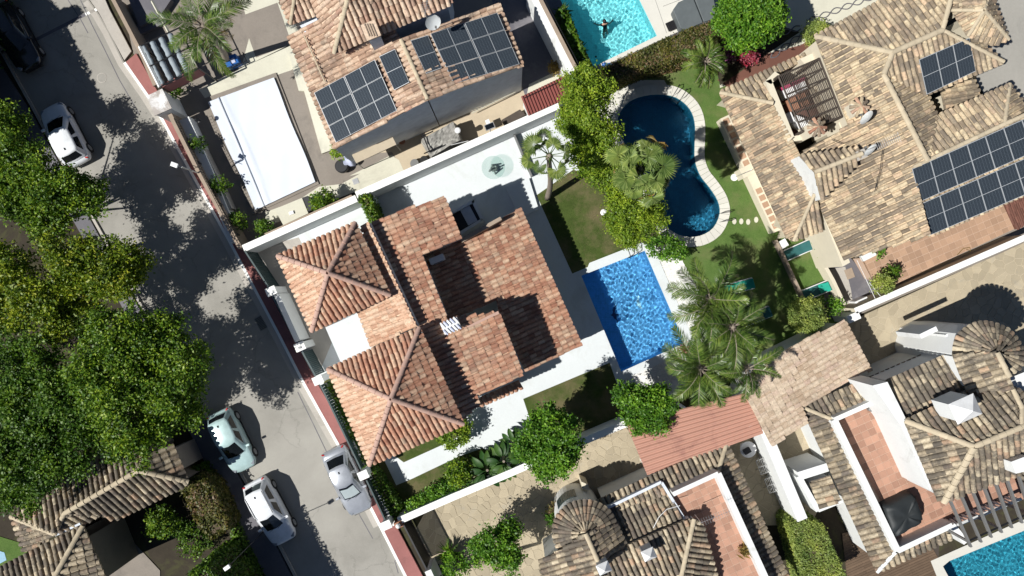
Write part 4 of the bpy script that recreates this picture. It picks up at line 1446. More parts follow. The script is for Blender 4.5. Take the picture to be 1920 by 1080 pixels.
def antenna(px, py, z0, z1, ang, L, label, k=9):
    c = W(px, py, z1)
    t = thing('tv_antenna', (c.x, c.y, z0), label, 'antenna')
    MB().tube([(c.x, c.y, z0), (c.x, c.y, z1)], .02, 6).build('mast', 'galvanised', t)
    d = Vector((math.cos(ang), math.sin(ang), 0)); n = Vector((-d.y, d.x, 0)); p = Vector((c.x, c.y, z1))
    MB().tube([p - d * .2, p + d * L], .012, 5).build('boom', 'galvanised', t)
    for i in range(k):
        q = p + d * (L * (i + .5) / k); h = .22 if i < k - 1 else .3
        MB().tube([q - n * h, q + n * h], .007, 4).build('element', 'galvanised', t)
antenna(797, 24, 6.5, 8.6, R(80), .8, 'thin television aerial beside the dish on the north house')

# ---- east house
east, Re = house('house', (1600, 260), 0, 'big sprawling house with cream lichened roofs, a pergola patio and two solar arrays', tile='tile_cream', ridge='cement_cream', wall='cream_render', pitch=.30, course=.46, r=.122, h=.125)
P2 = [(1655, 140, 5.8), (1737, 300, 5.8), (1350, 178, 3.2)]
Re.plane([(1530, 72), (1672, 99), (1655, 140), (1660, 150), (1592, 236), (1545, 112)], P2, wall_to=0, inset=.05)
Re.plane([(1660, 150), (1737, 300), (1712, 315), (1745, 440), (1583, 487), (1530, 370), (1500, 290), (1592, 236)], P2, wall_to=0, inset=.05)
Re.plane([(1350, 176), (1448, 193), (1486, 262), (1500, 290), (1530, 370), (1490, 452), (1475, 446)], P2, wall_to=0, inset=.8)
Re.plane([(1350, 172), (1513, 99), (1500, 118), (1450, 142), (1442, 165), (1450, 192)], [(1350, 172, 3.3), (1513, 99, 3.3), (1450, 190, 4.0)], wall_to=0, inset=.25)
Re.ridge([(1350, 174, 3.32), (1450, 194, 4.1)], r=.12)
PEt = [(1672, 99, 6.05), (1765, 58, 6.05), (1527, 68, 5.05)]
Re.plane([(1527, 68), (1650, 2), (1720, -45), (1788, -40), (1770, 55), (1672, 99)], PEt, wall_to=0, inset=.3)
Re.plane([(1672, 99), (1767, 57), (1880, 118), (1737, 178), (1656, 140)], [(1672, 99, 6.05), (1765, 58, 6.05), (1737, 178, 5.2)], wall_to=0, inset=.25)
Re.plane([(1657, 141), (1738, 178), (1755, 215), (1738, 300)], [(1655, 140, 5.8), (1737, 300, 5.8), (1755, 213, 5.0)], wall_to=0, inset=.05)
Re.plane([(1766, 173), (1824, 147), (1838, 178), (1773, 210)], [(1766, 173, 3.5), (1824, 147, 3.3), (1773, 210, 3.5)], wall_to=0, inset=.15)
Re.plane([(1755, 217), (1892, 158), (1880, 233), (1738, 301)], [(1738, 301, 5.6), (1880, 233, 5.6), (1755, 217, 4.9)], wall_to=0, inset=.15)
Re.plane([(1892, 158), (1935, 215), (1882, 233)], [(1892, 158, 4.9), (1882, 233, 5.6), (1935, 215, 4.7)], wall_to=0, inset=.15)
Re.plane([(1712, 314), (1880, 233), (1945, 205), (2000, 330), (1742, 444)], [(1712, 314, 5.6), (1945, 205, 5.6), (1742, 444, 4.6)], wall_to=0, inset=.3)
# turret-like hips at the top right
AX = (1844, 20, 6.9)
Re.plane([(1785, 0), (1788, 22), (1815, 66), (1844, 20)], [(1785, 5, 6.0), (1815, 66, 6.0), AX], wall_to=2)
Re.plane([(1815, 66), (1863, 85), (1890, 74), (1844, 20)], [(1815, 66, 6.0), (1890, 74, 6.0), AX], wall_to=2)
Re.plane([(1890, 74), (1880, 50), (1855, -20), (1844, 20)], [(1890, 74, 6.0), (1855, -20, 6.0), AX], wall_to=2)
Re.plane([(1785, 5), (1844, 20), (1855, -20), (1850, -60), (1790, -60)], [(1785, 5, 6.2), (1844, 20, 6.9), (1850, -60, 6.9)], wall_to=2)
for e in ((1785, 20), (1815, 66), (1890, 74), (1855, -20)): Re.ridge([(*e, 6.03), AX], r=.11)
Re.plane([(1820, 72), (1840, 78), (1877, 115), (1868, 118), (1830, 128)], [(1820, 72, 5.3), (1830, 128, 5.3), (1877, 115, 4.8)], wall_to=0, inset=.1)
Re.ridge([(1528, 69, 5.07), (1672, 99, 6.08), (1766, 57, 6.08)], r=.16)
Re.ridge([(1766, 57, 6.08), (1776, 20, 6.3), (1786, -20, 6.4)], r=.14)
Re.ridge([(1672, 100, 6.06), (1656, 140, 5.9), (1738, 301, 5.9)], r=.16)
Re.ridge([(1766, 57, 6.06), (1880, 116, 5.2)], r=.12)
Re.ridge([(1712, 314, 5.65), (1882, 233, 5.65), (1945, 205, 5.65)], r=.13)
Re.ridge([(1892, 158, 4.92), (1882, 233, 5.62)], r=.12)
# raised gable dormer
Re.plane([(1500, 292), (1556, 284), (1606, 277), (1616, 288), (1528, 323)], [(1500, 292, 5.2), (1528, 323, 5.75), (1616, 288, 5.75)], wall_to=None)
Re.plane([(1528, 323), (1616, 288), (1605, 310), (1540, 374)], [(1540, 374, 5.0), (1528, 323, 5.75), (1616, 288, 5.75)], wall_to=None)
Re.ridge([(1527, 323, 5.78), (1616, 288, 5.8)], r=.13)
dm = MB(); q = [W(1498, 293, 5.1), W(1527, 324, 5.6), W(1539, 374, 4.95)]
dm.prism([(p.x, p.y) for p in q] + [(q[2].x + .5, q[2].y + .3), (q[1].x + .8, q[1].y), (q[0].x + .4, q[0].y)], 2.5, [5.05, 5.55, 4.9, 4.9, 5.4, 5.0]); dm.build('wall', 'white_render', east)
# low roof south of it and white kerb wall
Re.plane([(1488, 451), (1527, 363), (1544, 431)], [(1527, 363, 4.4), (1488, 451, 3.5), (1544, 431, 3.5)], wall_to=0, inset=.2)
Re.ridge([(1488, 451, 3.5), (1527, 363, 4.45)], r=.11)
MB().prism(wxy([(1531, 372), (1540, 368), (1594, 492), (1580, 500)], 3.6), 0, 3.6).build('wall', 'cream_render', east)
Re.lay(300)
# brick-capped ledge along the west side: tan slab with terracotta squares
a, b = W(1352, 222, .9), W(1452, 436, .9)
d = (b - a).normalized(); n = Vector((-d.y, d.x, 0)); n = n if n.x < 0 else -n
L = (b - a).length
MB().prism([(a + n * .05)[:2], (b + n * .05)[:2], (b - n * .75)[:2], (a - n * .75)[:2]], 0, .9).build('ledge', 'cream_render', east)
k = 0; s = .3
while s < L - .3:
    if not (3.7 < s < 4.7):
        p = a + d * s - n * .22
        MB().box((p.x, p.y, .93), (.34, .34, .05), rz=math.atan2(d.y, d.x)).build('ledge_tile', 'terracotta_ochre', east)
    s += .47
pl = MB(); c = W(1402, 320, 1.1); pl.box((c.x, c.y, .55), (.85, .62, 1.1), rz=R(28)); pl.build('ledge_pier', 'cream_render', east)
# pergola patio
PAT = [(1445, 158), (1545, 112), (1592, 236), (1486, 264)]
MB().prism(wxy([(1452, 165), (1548, 120), (1595, 236), (1490, 262)], 2.4), 2.2, 2.4).build('patio_floor', 'terracotta_brown', east)
for a, b, c_, d_ in (((1435, 152), (1446, 148), (1490, 258), (1478, 266)), ((1435, 152), (1453, 134), (1462, 140), (1446, 158)), ((1500, 110), (1540, 93), (1546, 110), (1510, 122)), ((1572, 230), (1592, 222), (1600, 240), (1580, 250)), ((1478, 266), (1490, 255), (1510, 250), (1512, 262), (1488, 272))[:4]):
    MB().prism(wxy([a, b, c_, d_], 4.0), 2.2, 4.0).build('parapet', 'cream_render', east)
perg = thing('pergola', W(1520, 190, 2.4), 'dark slatted wooden pergola over the roof patio of the east house', 'pergola')
zt = 4.7
q = [W(1460, 143, zt), W(1536, 110, zt), W(1579, 218, zt), W(1504, 247, zt)]
for i in range(4):
    MB().tube([q[i], q[(i + 1) % 4]], .06, 4).build('beam', 'wood_dark', perg)
    MB().box((q[i].x, q[i].y, (2.4 + zt) / 2), (.12, .12, zt - 2.4)).build('post', 'wood_dark', perg)
ns = 26
for i in range(1, ns):
    a, b = q[0].lerp(q[1], i / ns), q[3].lerp(q[2], i / ns)
    MB().tube([a + Vector((0, 0, .08)), b + Vector((0, 0, .08))], .022, 4).build('slat', 'wood_dark', perg)
for i in range(1, 6):
    a, b = q[0].lerp(q[3], i / 6), q[1].lerp(q[2], i / 6)
    MB().tube([a - Vector((0, 0, .02)), b - Vector((0, 0, .02))], .05, 4).build('beam', 'wood_dark', perg)
# things under the pergola
def table(px, py, z, sx, sy, rz, m, label, h=.74, legs='galvanised'):
    c = W(px, py, z + h)
    t = thing('table', (c.x, c.y, z), label, 'table')
    MB().box((c.x, c.y, z + h - .02), (sx, sy, .04), rz=rz).build('table_top', m, t)
    for a in (-1, 1):
        for b in (-1, 1):
            u, v = a * (sx / 2 - .06), b * (sy / 2 - .06)
            MB().box((c.x + u * math.cos(rz) - v * math.sin(rz), c.y + u * math.sin(rz) + v * math.cos(rz), z + h / 2 - .02), (.05, .05, h - .04), rz=rz).build('leg', legs, t)
    return t
def sofa(px, py, z, sx, sy, rz, m, label, m2=None):
    c = W(px, py, z + .5)
    t = thing('sofa', (c.x, c.y, z), label, 'sofa')
    ca, sa = math.cos(rz), math.sin(rz)
    def off(u, v): return c.x + u * ca - v * sa, c.y + u * sa + v * ca
    x, y = off(0, 0); MB().box((x, y, z + .22), (sx, sy, .36), rz=rz).build('seat', m, t, bevel=.04)
    x, y = off(0, sy / 2 - .1); MB().box((x, y, z + .55), (sx, .2, .4), rz=rz).build('backrest', m2 or m, t, bevel=.04)
    for s_ in (-1, 1):
        x, y = off(s_ * (sx / 2 - .09), 0); MB().box((x, y, z + .42), (.18, sy, .3), rz=rz).build('armrest', m, t, bevel=.04)
table(1478, 222, 2.4, .6, .6, R(24), 'white_plastic', 'white side table left of the pergola slats')
sofa(1488, 166, 2.4, 1.5, .7, R(24), 'white_plastic', 'white sofa with magenta backrest under the pergola', 'magenta_cloth')
table(1495, 192, 2.4, 1.3, .7, R(24), 'clay_pot', 'reddish table under the middle of the pergola')
sofa(1548, 190, 2.4, .8, 2.1, R(24), 'beige_cloth', 'long beige bench under the right part of the pergola')
sofa(1503, 232, 2.4, 1.1, .6, R(-20), 'white_plastic', 'white armchair at the lower end of the pergola')
# tiled chimneys with fan caps
for i, (x, y) in enumerate([(1613, 200), (1533, 238)]):
    c = W(x, y, 6.0 if i == 0 else 5.6); z = c.z
    t = thing('chimney', (c.x, c.y, z - 1.6), ['fan tiled chimney beside the upright satellite dish', 'fan tiled chimney at the lower corner of the pergola'][i], 'chimney', 'fan tiled chimneys on the east house')
    MB().box((c.x, c.y, z - .85), (.7, .7, 1.5), rz=R(24)).build('stack', 'cream_render', t)
    for k in range(10):
        a = k * .6283
        q = Vector((c.x, c.y, z + .12)); e = q + Vector((math.cos(a) * .52, math.sin(a) * .52, -.28))
        MB().tube([q, e], [.06, .1], 6).build('cap_tile', 'tile_clay' if k % 3 == 0 else 'tile_cream', t)
dish(1627, 222, 6.3, R(78), R(150), .42, 'upright grey satellite dish beside the fan tiled chimney', zb=5.0, group='dishes on the east house')
dish(1634, 283, 6.3, R(80), R(145), .38, 'dark edge-on satellite dish below the aerial', zb=5.2, group='dishes on the east house')
antenna(1642, 275, 5.2, 6.9, R(22), 1.4, 'long comb shaped aerial on the cream roof', 12)
cab = [((1560, 262, 4.9), (1580, 270, 5.0), (1600, 262, 5.2), (1625, 250, 5.35)), ((1655, 280, 5.6), (1650, 320, 5.5), (1640, 360, 5.2), (1645, 330, 5.3))]
for i, cc in enumerate(cab):
    P = [W(x, y, z + .12) for x, y, z in cc]
    MB().tube(P, .018, 5).build('roof_cable', 'black_metal', label=['black cable lying across the cream roof by the chimney', 'thin cable hanging down the cream roof near the dish'][i], cat='cable')
c = W(1614, 290, 5.75); MB().box((c.x, c.y, 5.6), (.6, .5, .35), rz=R(24)).build('roof_box', 'concrete', label='concrete block at the end of the raised gable', cat='block')
solar([(1723, 111), (1818, 70), (1830, 134), (1738, 178)], [5.85, 5.75, 5.25, 5.3], 3, 1, 'solar array of three panels near the top right hips', split=2)
def sub(u0, u1, v0, v1, C):
    q = [Vector((*c, 0)) for c in C]
    f = lambda u, v: tuple((q[0].lerp(q[1], u)).lerp(q[3].lerp(q[2], u), v)[:2])
    return [f(u0, v0), f(u1, v0), f(u1, v1), f(u0, v1)]
BIG = [(1710, 316), (1950, 209), (1995, 335), (1742, 443)]
solar(sub(0, 1, 0, .495, BIG), [5.65, 5.65, 5.15, 5.15], 7, 1, 'upper row of the large solar array at the right', split=2)
solar(sub(0, 1, .515, 1, BIG), [5.1, 5.1, 4.7, 4.7], 7, 1, 'lower row of the large solar array above the tiled terrace', split=2)
# tiled terrace south-east of the house, on a low base
TE = [(1612, 484), (1885, 383), (1935, 360), (1945, 410), (1905, 428), (1672, 536), (1634, 522)]
tb = MB().prism(wxy(TE, .9), 0, .9).build('terrace_base', 'grout', east)
pieces(grid_cells([wxy([(1612, 484), (1885, 383), (1905, 428), (1672, 536), (1634, 522)], .9)], .42, .42, R(23)), .9, .015, 'terracotta_ochre', tb, 'floor_tile', 300, .012)
Rb = Roof(east, tile='terracotta_brown', pitch=.25, course=.36, r=.1, h=.07)
Rb.plane([(1882, 380), (1925, 358), (1960, 400), (1905, 430)], [(1882, 380, 2.6), (1925, 358, 2.6), (1905, 430, 2.3)], wall_to=None)
Rb.lay(120)

# ---- garage between the plots: scale-like pale roof
gar, Rg = house('garage', (1500, 720), 0, 'long garage with a pale scalloped tile roof beside the crazy paved drive', cat='garage', tile='tile_garage', pitch=.30, course=.40, r=.136, h=.085)
Rg.plane([(1412, 690), (1583, 600), (1632, 692), (1502, 762), (1514, 790), (1447, 836), (1398, 742)], [(1583, 600, 2.9), (1632, 692, 2.9), (1412, 690, 3.6)], wall_to=0, inset=.2)
Rg.lay(300)
# ---- pink corrugated carport
carp = thing('carport', W(1300, 810, 0), 'open carport under a faded pink corrugated roof', 'carport')
q = [(1173, 793), (1398, 737), (1432, 813), (1214, 892)]
P = [W(x, y, 2.9) for x, y in q]
def corrugated(parent, q, zs, m, n, amp=.035, name='roof_sheet', sheets=1):
    P = [W(x, y, z) for (x, y), z in zip(q, zs)]   # waves counted from side 0-3 ; ridges run 0->1
    for s_ in range(sheets):
        mb = MB(); vs = []; fs = []
        v0, v1 = s_ / sheets, (s_ + 1) / sheets - .003
        K = n * 4 // sheets
        for i in range(K + 1):
            v = v0 + (v1 - v0) * i / K
            a = P[0].lerp(P[3], v); b = P[1].lerp(P[2], v)
            z = amp * math.cos(i * math.pi / 2 * 1.0)
            z = (1 if i % 4 in (1, 2) else -1) * amp
            vs += [a + Vector((0, 0, z)), a.lerp(b, .5) + Vector((0, 0, z)), b + Vector((0, 0, z))]
        for i in range(K):
            fs += [[i * 3, i * 3 + 1, i * 3 + 4, i * 3 + 3], [i * 3 + 1, i * 3 + 2, i * 3 + 5, i * 3 + 4]]
        mb.add(vs, fs); mb.build(name, m, parent)
corrugated(carp, q, [2.9, 3.3, 3.3, 2.9], 'pink_corrugated', 12, sheets=4)
for (x, y) in [(1178, 800), (1218, 882), (1300, 855), (1290, 770)]:
    p = W(x, y, 2.8); MB().box((p.x, p.y, 1.38), (.14, .14, 2.76)).build('post', 'white_render', carp)
for a, b in (((1178, 800), (1218, 882)), ((1290, 770), (1325, 848))):
    MB().tube([W(*a, 2.8), W(*b, 2.8)], .06, 4).build('beam', 'grey_metal', carp)
# red metal lean-to
lean = thing('lean_to', W(1015, 175, 0), 'lean-to shed with a dark red ribbed metal roof against the white wall', 'shed')
corrugated(lean, [(977, 181), (991, 217), (1078, 178), (1062, 140)], [2.5, 2.3, 2.3, 2.5], 'red_metal', 16, .045)
MB().prism(offset_poly(wxy([(977, 181), (991, 217), (1078, 178), (1062, 140)], 2.2), .12), 0, 2.2).build('wall', 'white_render', lean)
MB().tube([W(982, 184, 2.6), W(1064, 146, 2.6)], .02, 4).build('rail', 'black_metal', lean)

# ---- south middle house (round turret)
sm, Rs = house('house', (1220, 990), 0, 'house with a round white turret, weathered fan roof and sunken red terrace at the bottom', tile='tile_aged', pitch=.31, course=.42, r=.127, h=.13)
def fan_roof(Rf, apex, rim, ze, za, root, r0=.9, m=None, n_cut=2):
    """conical roof: courses of tapering barrel tiles running from apex to rim; rim: list of pixels"""
    A_ = W(*apex, za); P = [W(x, y, ze) for x, y in rim]
    mb = MB()
    for a, b in zip(P, P[1:]):
        mb.add([A_ - Vector((0, 0, .12)), a - Vector((0, 0, .1)), b - Vector((0, 0, .1))], [[0, 1, 2]])
    dk = mb.build('roof', m or Rf.tile, root)
    # arc-length samples
    tot = 0; seg = []
    for a, b in zip(P, P[1:]):
        seg.append((tot, a, b)); tot += (b - a).length
    n = int(tot / .30)
    for i in range(n + 1):
        s_ = tot * i / n
        for (t0, a, b) in seg:
            if s_ <= t0 + (b - a).length + 1e-6: e = a.lerp(b, (s_ - t0) / (b - a).length); break
        D = e - A_; L = D.length; d = D.normalized(); side = d.cross(Vector((0, 0, 1))).normalized(); up = side.cross(d)
        nc = int(L / .42)
        for k in range(nc):
            u0 = L - (k + 1) * .42; u1 = L - k * .42 + .03
            if i % 2 and u1 < L * .5: continue
            if i % 4 and u1 < L * .24: continue
            vs = []
            for (u, dz) in ((max(u0, .05), 0), (u1, .035)):
                w = .135 * min(1, .45 + .6 * u / L)
                for j in range(7):
                    th = math.pi * j / 6
                    vs.append(A_ + d * u - side * math.cos(th) * w + up * (math.sin(th) * .1 + dz))
            MB().add(vs, [[j, j + 1, 8 + j, 7 + j] for j in range(6)] + [[7 + j for j in range(7)]]).build('roof_tile', m or Rf.tile, dk)
apx = (1098, 1000)
rim = [(1048, 1034), (1038, 1010), (1037, 987), (1043, 968), (1058, 951), (1070, 943), (1084, 939), (1098, 938), (1113, 940), (1127, 946), (1140, 954), (1150, 970), (1156, 985)]
fan_roof(Rs, apx, rim, 3.9, 5.0, sm)
tc = W(1090, 985, 3.8)
MB().lathe((tc.x, tc.y, 0), [(1.40, 0), (1.40, 3.75)], 40).build('turret_wall', 'white_render', sm, smooth=False)
for k in range(8):
    a0 = R(98 + k * 7); a1 = R(98 + (k + 1) * 7) - .02
    q = [(tc.x + 1.36 * math.cos(a), tc.y + 1.36 * math.sin(a)) for a in (a0, a1)] + [(tc.x + 1.43 * math.cos(a), tc.y + 1.43 * math.sin(a)) for a in (a1, a0)]
    MB().prism(q, 1.4, 2.9).build('window', 'dark_green_metal', sm)
MB().prism(wxy([(1090, 903), (1103, 909), (1106, 919), (1091, 917)], 1.8), 0, 1.8).build('turret_box', 'cream_render', sm)
Rs.plane([(1098, 1000), (1124, 1058), (1120, 1100), (1020, 1110), (1012, 1050), (1048, 1034)], [(1098, 1000, 5.0), (1124, 1058, 5.0), (1030, 1070, 4.0)], wall_to=0, inset=.3)
Rs.plane([(1099, 1000), (1157, 985), (1175, 1024), (1135, 1060), (1124, 1058)], [(1098, 1000, 5.0), (1124, 1058, 5.0), (1175, 1015, 3.9)], wall_to=0, inset=.2)
Rs.ridge([(1098, 1000, 5.03), (1124, 1059, 5.03)], r=.14)
Rs.plane([(1139, 954), (1241, 906), (1281, 972), (1178, 1018)], [(1139, 954, 3.1), (1241, 906, 3.1), (1178, 1018, 3.6)], wall_to=0, inset=.1)
for a, b in (((1138, 953), (1240, 904)), ((1241, 905), (1283, 973))):
    pm = MB(); strip(pm, [a, b], .16, 2.5, 3.5); pm.build('parapet', 'grey_render', sm)
Rs.plane([(1178, 1020), (1282, 975), (1300, 972), (1277, 1100), (1140, 1110), (1130, 1060)], [(1178, 1020, 4.0), (1282, 975, 4.0), (1230, 1080, 3.6)], wall_to=0, inset=.1, down=None)
Rs.plane([(1301, 973), (1318, 985), (1352, 1110), (1275, 1110)], [(1301, 973, 4.3), (1277, 1080, 4.3), (1345, 1085, 3.7)], wall_to=0, inset=.1)
Rs.ridge([(1301, 973, 4.35), (1277, 1080, 4.3), (1270, 1110, 4.3)], r=.14)
Rs.plane([(1115, 940), (1210, 897), (1361, 831), (1345, 885), (1262, 926), (1140, 960)], [(1210, 897, 3.0), (1361, 831, 3.0), (1262, 926, 3.35)], wall_to=0, inset=.25)
Rs.plane([(1362, 831), (1372, 850), (1490, 1110), (1440, 1110), (1346, 886)], [(1362, 831, 3.0), (1478, 1085, 3.0), (1346, 886, 3.35)], wall_to=0, inset=.25)
Rs.ridge([(1362, 831, 3.03), (1345, 886, 3.4)], r=.13)
Rs.lay(300)
TS = [(1262, 930), (1342, 893), (1350, 900), (1445, 1110), (1358, 1110)]
tb = MB().prism(wxy([(1240, 925), (1345, 890), (1445, 1110), (1330, 1110)], 3.1), 0, 3.1).build('terrace_base', 'grout', sm)
pieces(grid_cells([wxy([(1262, 930), (1346, 892), (1440, 1100), (1345, 1100)], 3.1)], .40, .40, R(24)), 3.1, .015, 'terracotta_brown' if False else 'terracotta_floor', tb, 'floor_tile', 150, .012)
for zi, (pts, w) in enumerate((([(1262, 927), (1347, 888)], .26), ([(1347, 888), (1448, 1110)], .34))):
    pm = MB(); strip(pm, pts, w, 2.9, 4.1 + zi * .005); pm.build('parapet', 'white_render', sm)
def skylight_chimney(px, py, z, s, label, group=None, stack='white_render', h=1.4):
    c = W(px, py, z)
    t = thing('chimney', (c.x, c.y, z - h), label, 'chimney', group)
    MB().box((c.x, c.y, z - h / 2 - .1), (s, s * .8, h - .2), rz=R(24)).build('stack', stack, t)
    mb = MB(); ca, sa = math.cos(R(24)), math.sin(R(24))
    q = [(c.x + u * ca - v * sa, c.y + u * sa + v * ca, z - .2) for u, v in ((-s * .6, -s * .5), (s * .6, -s * .5), (s * .6, s * .5), (-s * .6, s * .5))]
    mb.add(q + [(c.x, c.y, z + s * .35)], [[0, 1, 4], [1, 2, 4], [2, 3, 4], [3, 0, 4], [3, 2, 1, 0]]); mb.build('cap', 'white_plastic', t)
skylight_chimney(1218, 1042, 5.2, .62, 'white chimney with a pyramid cap near the bottom centre roof')
skylight_chimney(1133, 1068, 5.9, .6, 'white chimney with a pyramid cap right of the turret ridge')
antenna(1315, 980, 4.2, 5.6, R(22), 1.7, 'silver aerial pointing over the sunken red terrace', 12)
P = [W(x, y, 4.1) for x, y in [(1225, 990), (1235, 970), (1250, 955), (1275, 948)]]
MB().tube(P, .02, 5).build('roof_cable', 'white_plastic', label='pale looped cable on the middle roof at the bottom', cat='cable')
c = W(1390, 1030, 3.3); pb = thing('flower_pot', (c.x, c.y, 3.12), 'round clay pot with dry grass on the sunken red terrace', 'flower pot')
MB().lathe((c.x, c.y, 3.12), [(.12, 0), (.2, .3), (.22, .32)], 14).build('pot', 'clay_pot', pb)
leaf_object('grass_tuft', np.array([[c.x + .15, c.y, 3.5]]) + rng.normal(0, .12, (120, 3)), .14, 'leaf_palm_dry', pb, org=(c.x, c.y, 3.4), elong=4)

# ---- south east house
se, Rz = house('house', (1750, 800), 0, 'white house with round turret roof, pink tiled terrace and grey pergola at the bottom right', tile='tile_aged', pitch=.33, course=.46, r=.135, h=.135)
Rz.tile = 'tile_aged'
apx = (1869, 661)
rim = [(1787, 664), (1788, 648), (1792, 634), (1800, 622), (1813, 613), (1828, 606), (1843, 603), (1858, 606), (1873, 610), (1890, 618), (1902, 630), (1911, 645), (1919, 660), (1921, 676), (1912, 690), (1892, 702)]
fan_roof(Rz, apx, rim, 6.3, 7.6, se)
tc2 = W(1858, 662, 6.1)
MB().prism(wxy([(1790, 664), (1802, 626), (1828, 612), (1858, 611), (1885, 623), (1905, 650), (1912, 674), (1890, 696), (1800, 700)], 6.15), 0, 6.15).build('turret_wall', 'white_render', se)
Rz.plane([(1787, 664), (1869, 661), (1892, 704), (1903, 730), (1815, 734), (1800, 700)], [(1869, 661, 7.6), (1892, 704, 7.6), (1800, 700, 6.6)], wall_to=3, inset=.2)
Rz.ridge([(1869, 661, 7.63), (1891, 706, 7.63)], r=.15)
Rz.plane([(1662, 713), (1776, 664), (1812, 730), (1704, 780)], [(1662, 713, 5.2), (1776, 664, 5.2), (1704, 780, 5.9)], wall_to=3, inset=.1)
Rz.plane([(1503, 763), (1751, 655), (1756, 669), (1657, 716), (1651, 742), (1560, 786)], [(1503, 763, 3.1), (1751, 655, 3.1), (1560, 786, 3.5)], wall_to=0, inset=.25)
Rz.plane([(1503, 763), (1560, 786), (1676, 1032), (1644, 1072)], [(1503, 763, 3.1), (1644, 1072, 3.1), (1560, 786, 3.5)], wall_to=0, inset=.3, tile=None)
Rz.plane([(1644, 1072), (1676, 1032), (1772, 990), (1786, 1008)], [(1644, 1072, 3.1), (1786, 1008, 3.1), (1676, 1032, 3.45)], wall_to=0, inset=.2)
Rz.ridge([(1503, 763, 3.14), (1560, 786, 3.56)], r=.12)
Rz.ridge([(1644, 1072, 3.14), (1678, 1034, 3.5)], r=.12, m='white_render')
HP = (1825, 837)
Rz.plane([(1697, 790), (1825, 837), (1772, 938), (1760, 940)], [(1697, 790, 6.3), (1766, 940, 6.3), (*HP, 7.6)], wall_to=3, inset=.3)
Rz.plane([(1697, 788), (1812, 735), (1905, 728), (1912, 800), (1825, 837)], [(1697, 788, 6.3), (1812, 735, 6.3), (*HP, 7.6)], wall_to=3, inset=.3)
Rz.plane([(1825, 837), (1912, 800), (1960, 780), (1990, 860), (1770, 940)], [(1770, 940, 6.3), (*HP, 7.6), (1912, 800, 7.6)], wall_to=3, inset=.3)
Rz.ridge([(1697, 789, 6.33), (*HP, 7.65), (1912, 801, 7.65), (1960, 782, 7.65)], r=.16)
Rz.ridge([(1769, 941, 6.33), (*HP, 7.65)], r=.2, m='cement_cream')
Rz.plane([(1903, 730), (1940, 740), (1960, 780), (1912, 800)], [(1903, 730, 7.2), (1912, 800, 7.6), (1950, 760, 6.6)], wall_to=3)
Rz.ridge([(1898, 730, 7.25), (1915, 765, 7.4), (1914, 800, 7.6)], r=.14)
Rz.plane([(1915, 882), (1960, 860), (1960, 960), (1908, 900)], [(1915, 882, 3.4), (1908, 900, 3.4), (1960, 960, 3.0)], wall_to=0)
# porch roof
Rz.plane([(1519, 906), (1557, 893), (1577, 938), (1538, 955)], [(1519, 906, 2.7), (1538, 955, 2.7), (1557, 893, 3.0)], wall_to=0, inset=.05)
Rz.lay(300)
pm = MB()
for zi, (pts, w) in enumerate((([(1498, 893), (1535, 958)], .3), ([(1498, 893), (1552, 876)], .5), ([(1535, 958), (1580, 940)], .16))):
    strip(pm, pts, w, 0, 2.75 + zi * .006)
pm.build('porch_wall', 'white_render', se)
# white walls seen past the eaves

for a, b in (((1726, 631), (1757, 616)), ((1775, 632), (1806, 616))):
    pm = MB(); strip(pm, [a, b], .28, 2.5, 5.0); pm.build('fin_wall', 'white_render', se)
for k in range(7):
    p, q_ = W(1755 + k * 2, 630 - k * .6, 4.0), W(1772 + k * 3, 619 - k * .4, 4.4)
    MB().tube([p, q_], .018, 4).build('railing_bar', 'black_metal', se)
MB().prism(wxy([(1636, 723), (1664, 716), (1702, 792), (1748, 914), (1745, 920), (1690, 800), (1652, 745)], 6.0), 3.0, 6.0).build('wall', 'white_render', se)
MB().prism(wxy([(1568, 743), (1640, 712), (1690, 690), (1694, 697), (1575, 750)], 2.6), 0, 2.6).build('wall', 'white_render', se)
MB().prism(wxy([(1885, 712), (1940, 690), (1960, 760), (1905, 728)], 6.4), 0, 6.4).build('wall', 'white_render', se)
TZ = [[(1568, 790), (1653, 752), (1727, 905), (1690, 1010)], [(1723, 895), (1765, 935), (1800, 965), (1690, 1012)], [(1765, 935), (1905, 870), (1935, 930), (1790, 985)]]
tb = MB().prism(wxy([(1562, 788), (1655, 748), (1730, 905), (1765, 932), (1900, 868), (1935, 925), (1687, 1032)], 3.1), 0, 3.1).build('terrace_base', 'grout', se)
pieces(grid_cells([wxy(c, 3.1) for c in TZ], .42, .42, R(24)), 3.1, .015, 'terracotta_floor', tb, 'floor_tile', 300, .012)
for zi, (pts, w) in enumerate((([(1565, 787), (1655, 747)], .26), ([(1565, 787), (1684, 1033)], .34), ([(1684, 1033), (1786, 985)], .3), ([(1786, 985), (1812, 1018)], .34))):
    pm = MB(); strip(pm, pts, w, 2.9, 4.0 + zi * .005); pm.build('parapet', 'white_render', se)
skylight_chimney(1815, 768, 8.4, 1.15, 'broad white chimney with a pyramid cap on the south east hip roof', h=2.0)
MB().prism(wxy([(1896, 866), (1925, 855), (1940, 880), (1905, 888)], 7.4), 4, 7.4).build('chimney_stack', 'white_render', se)
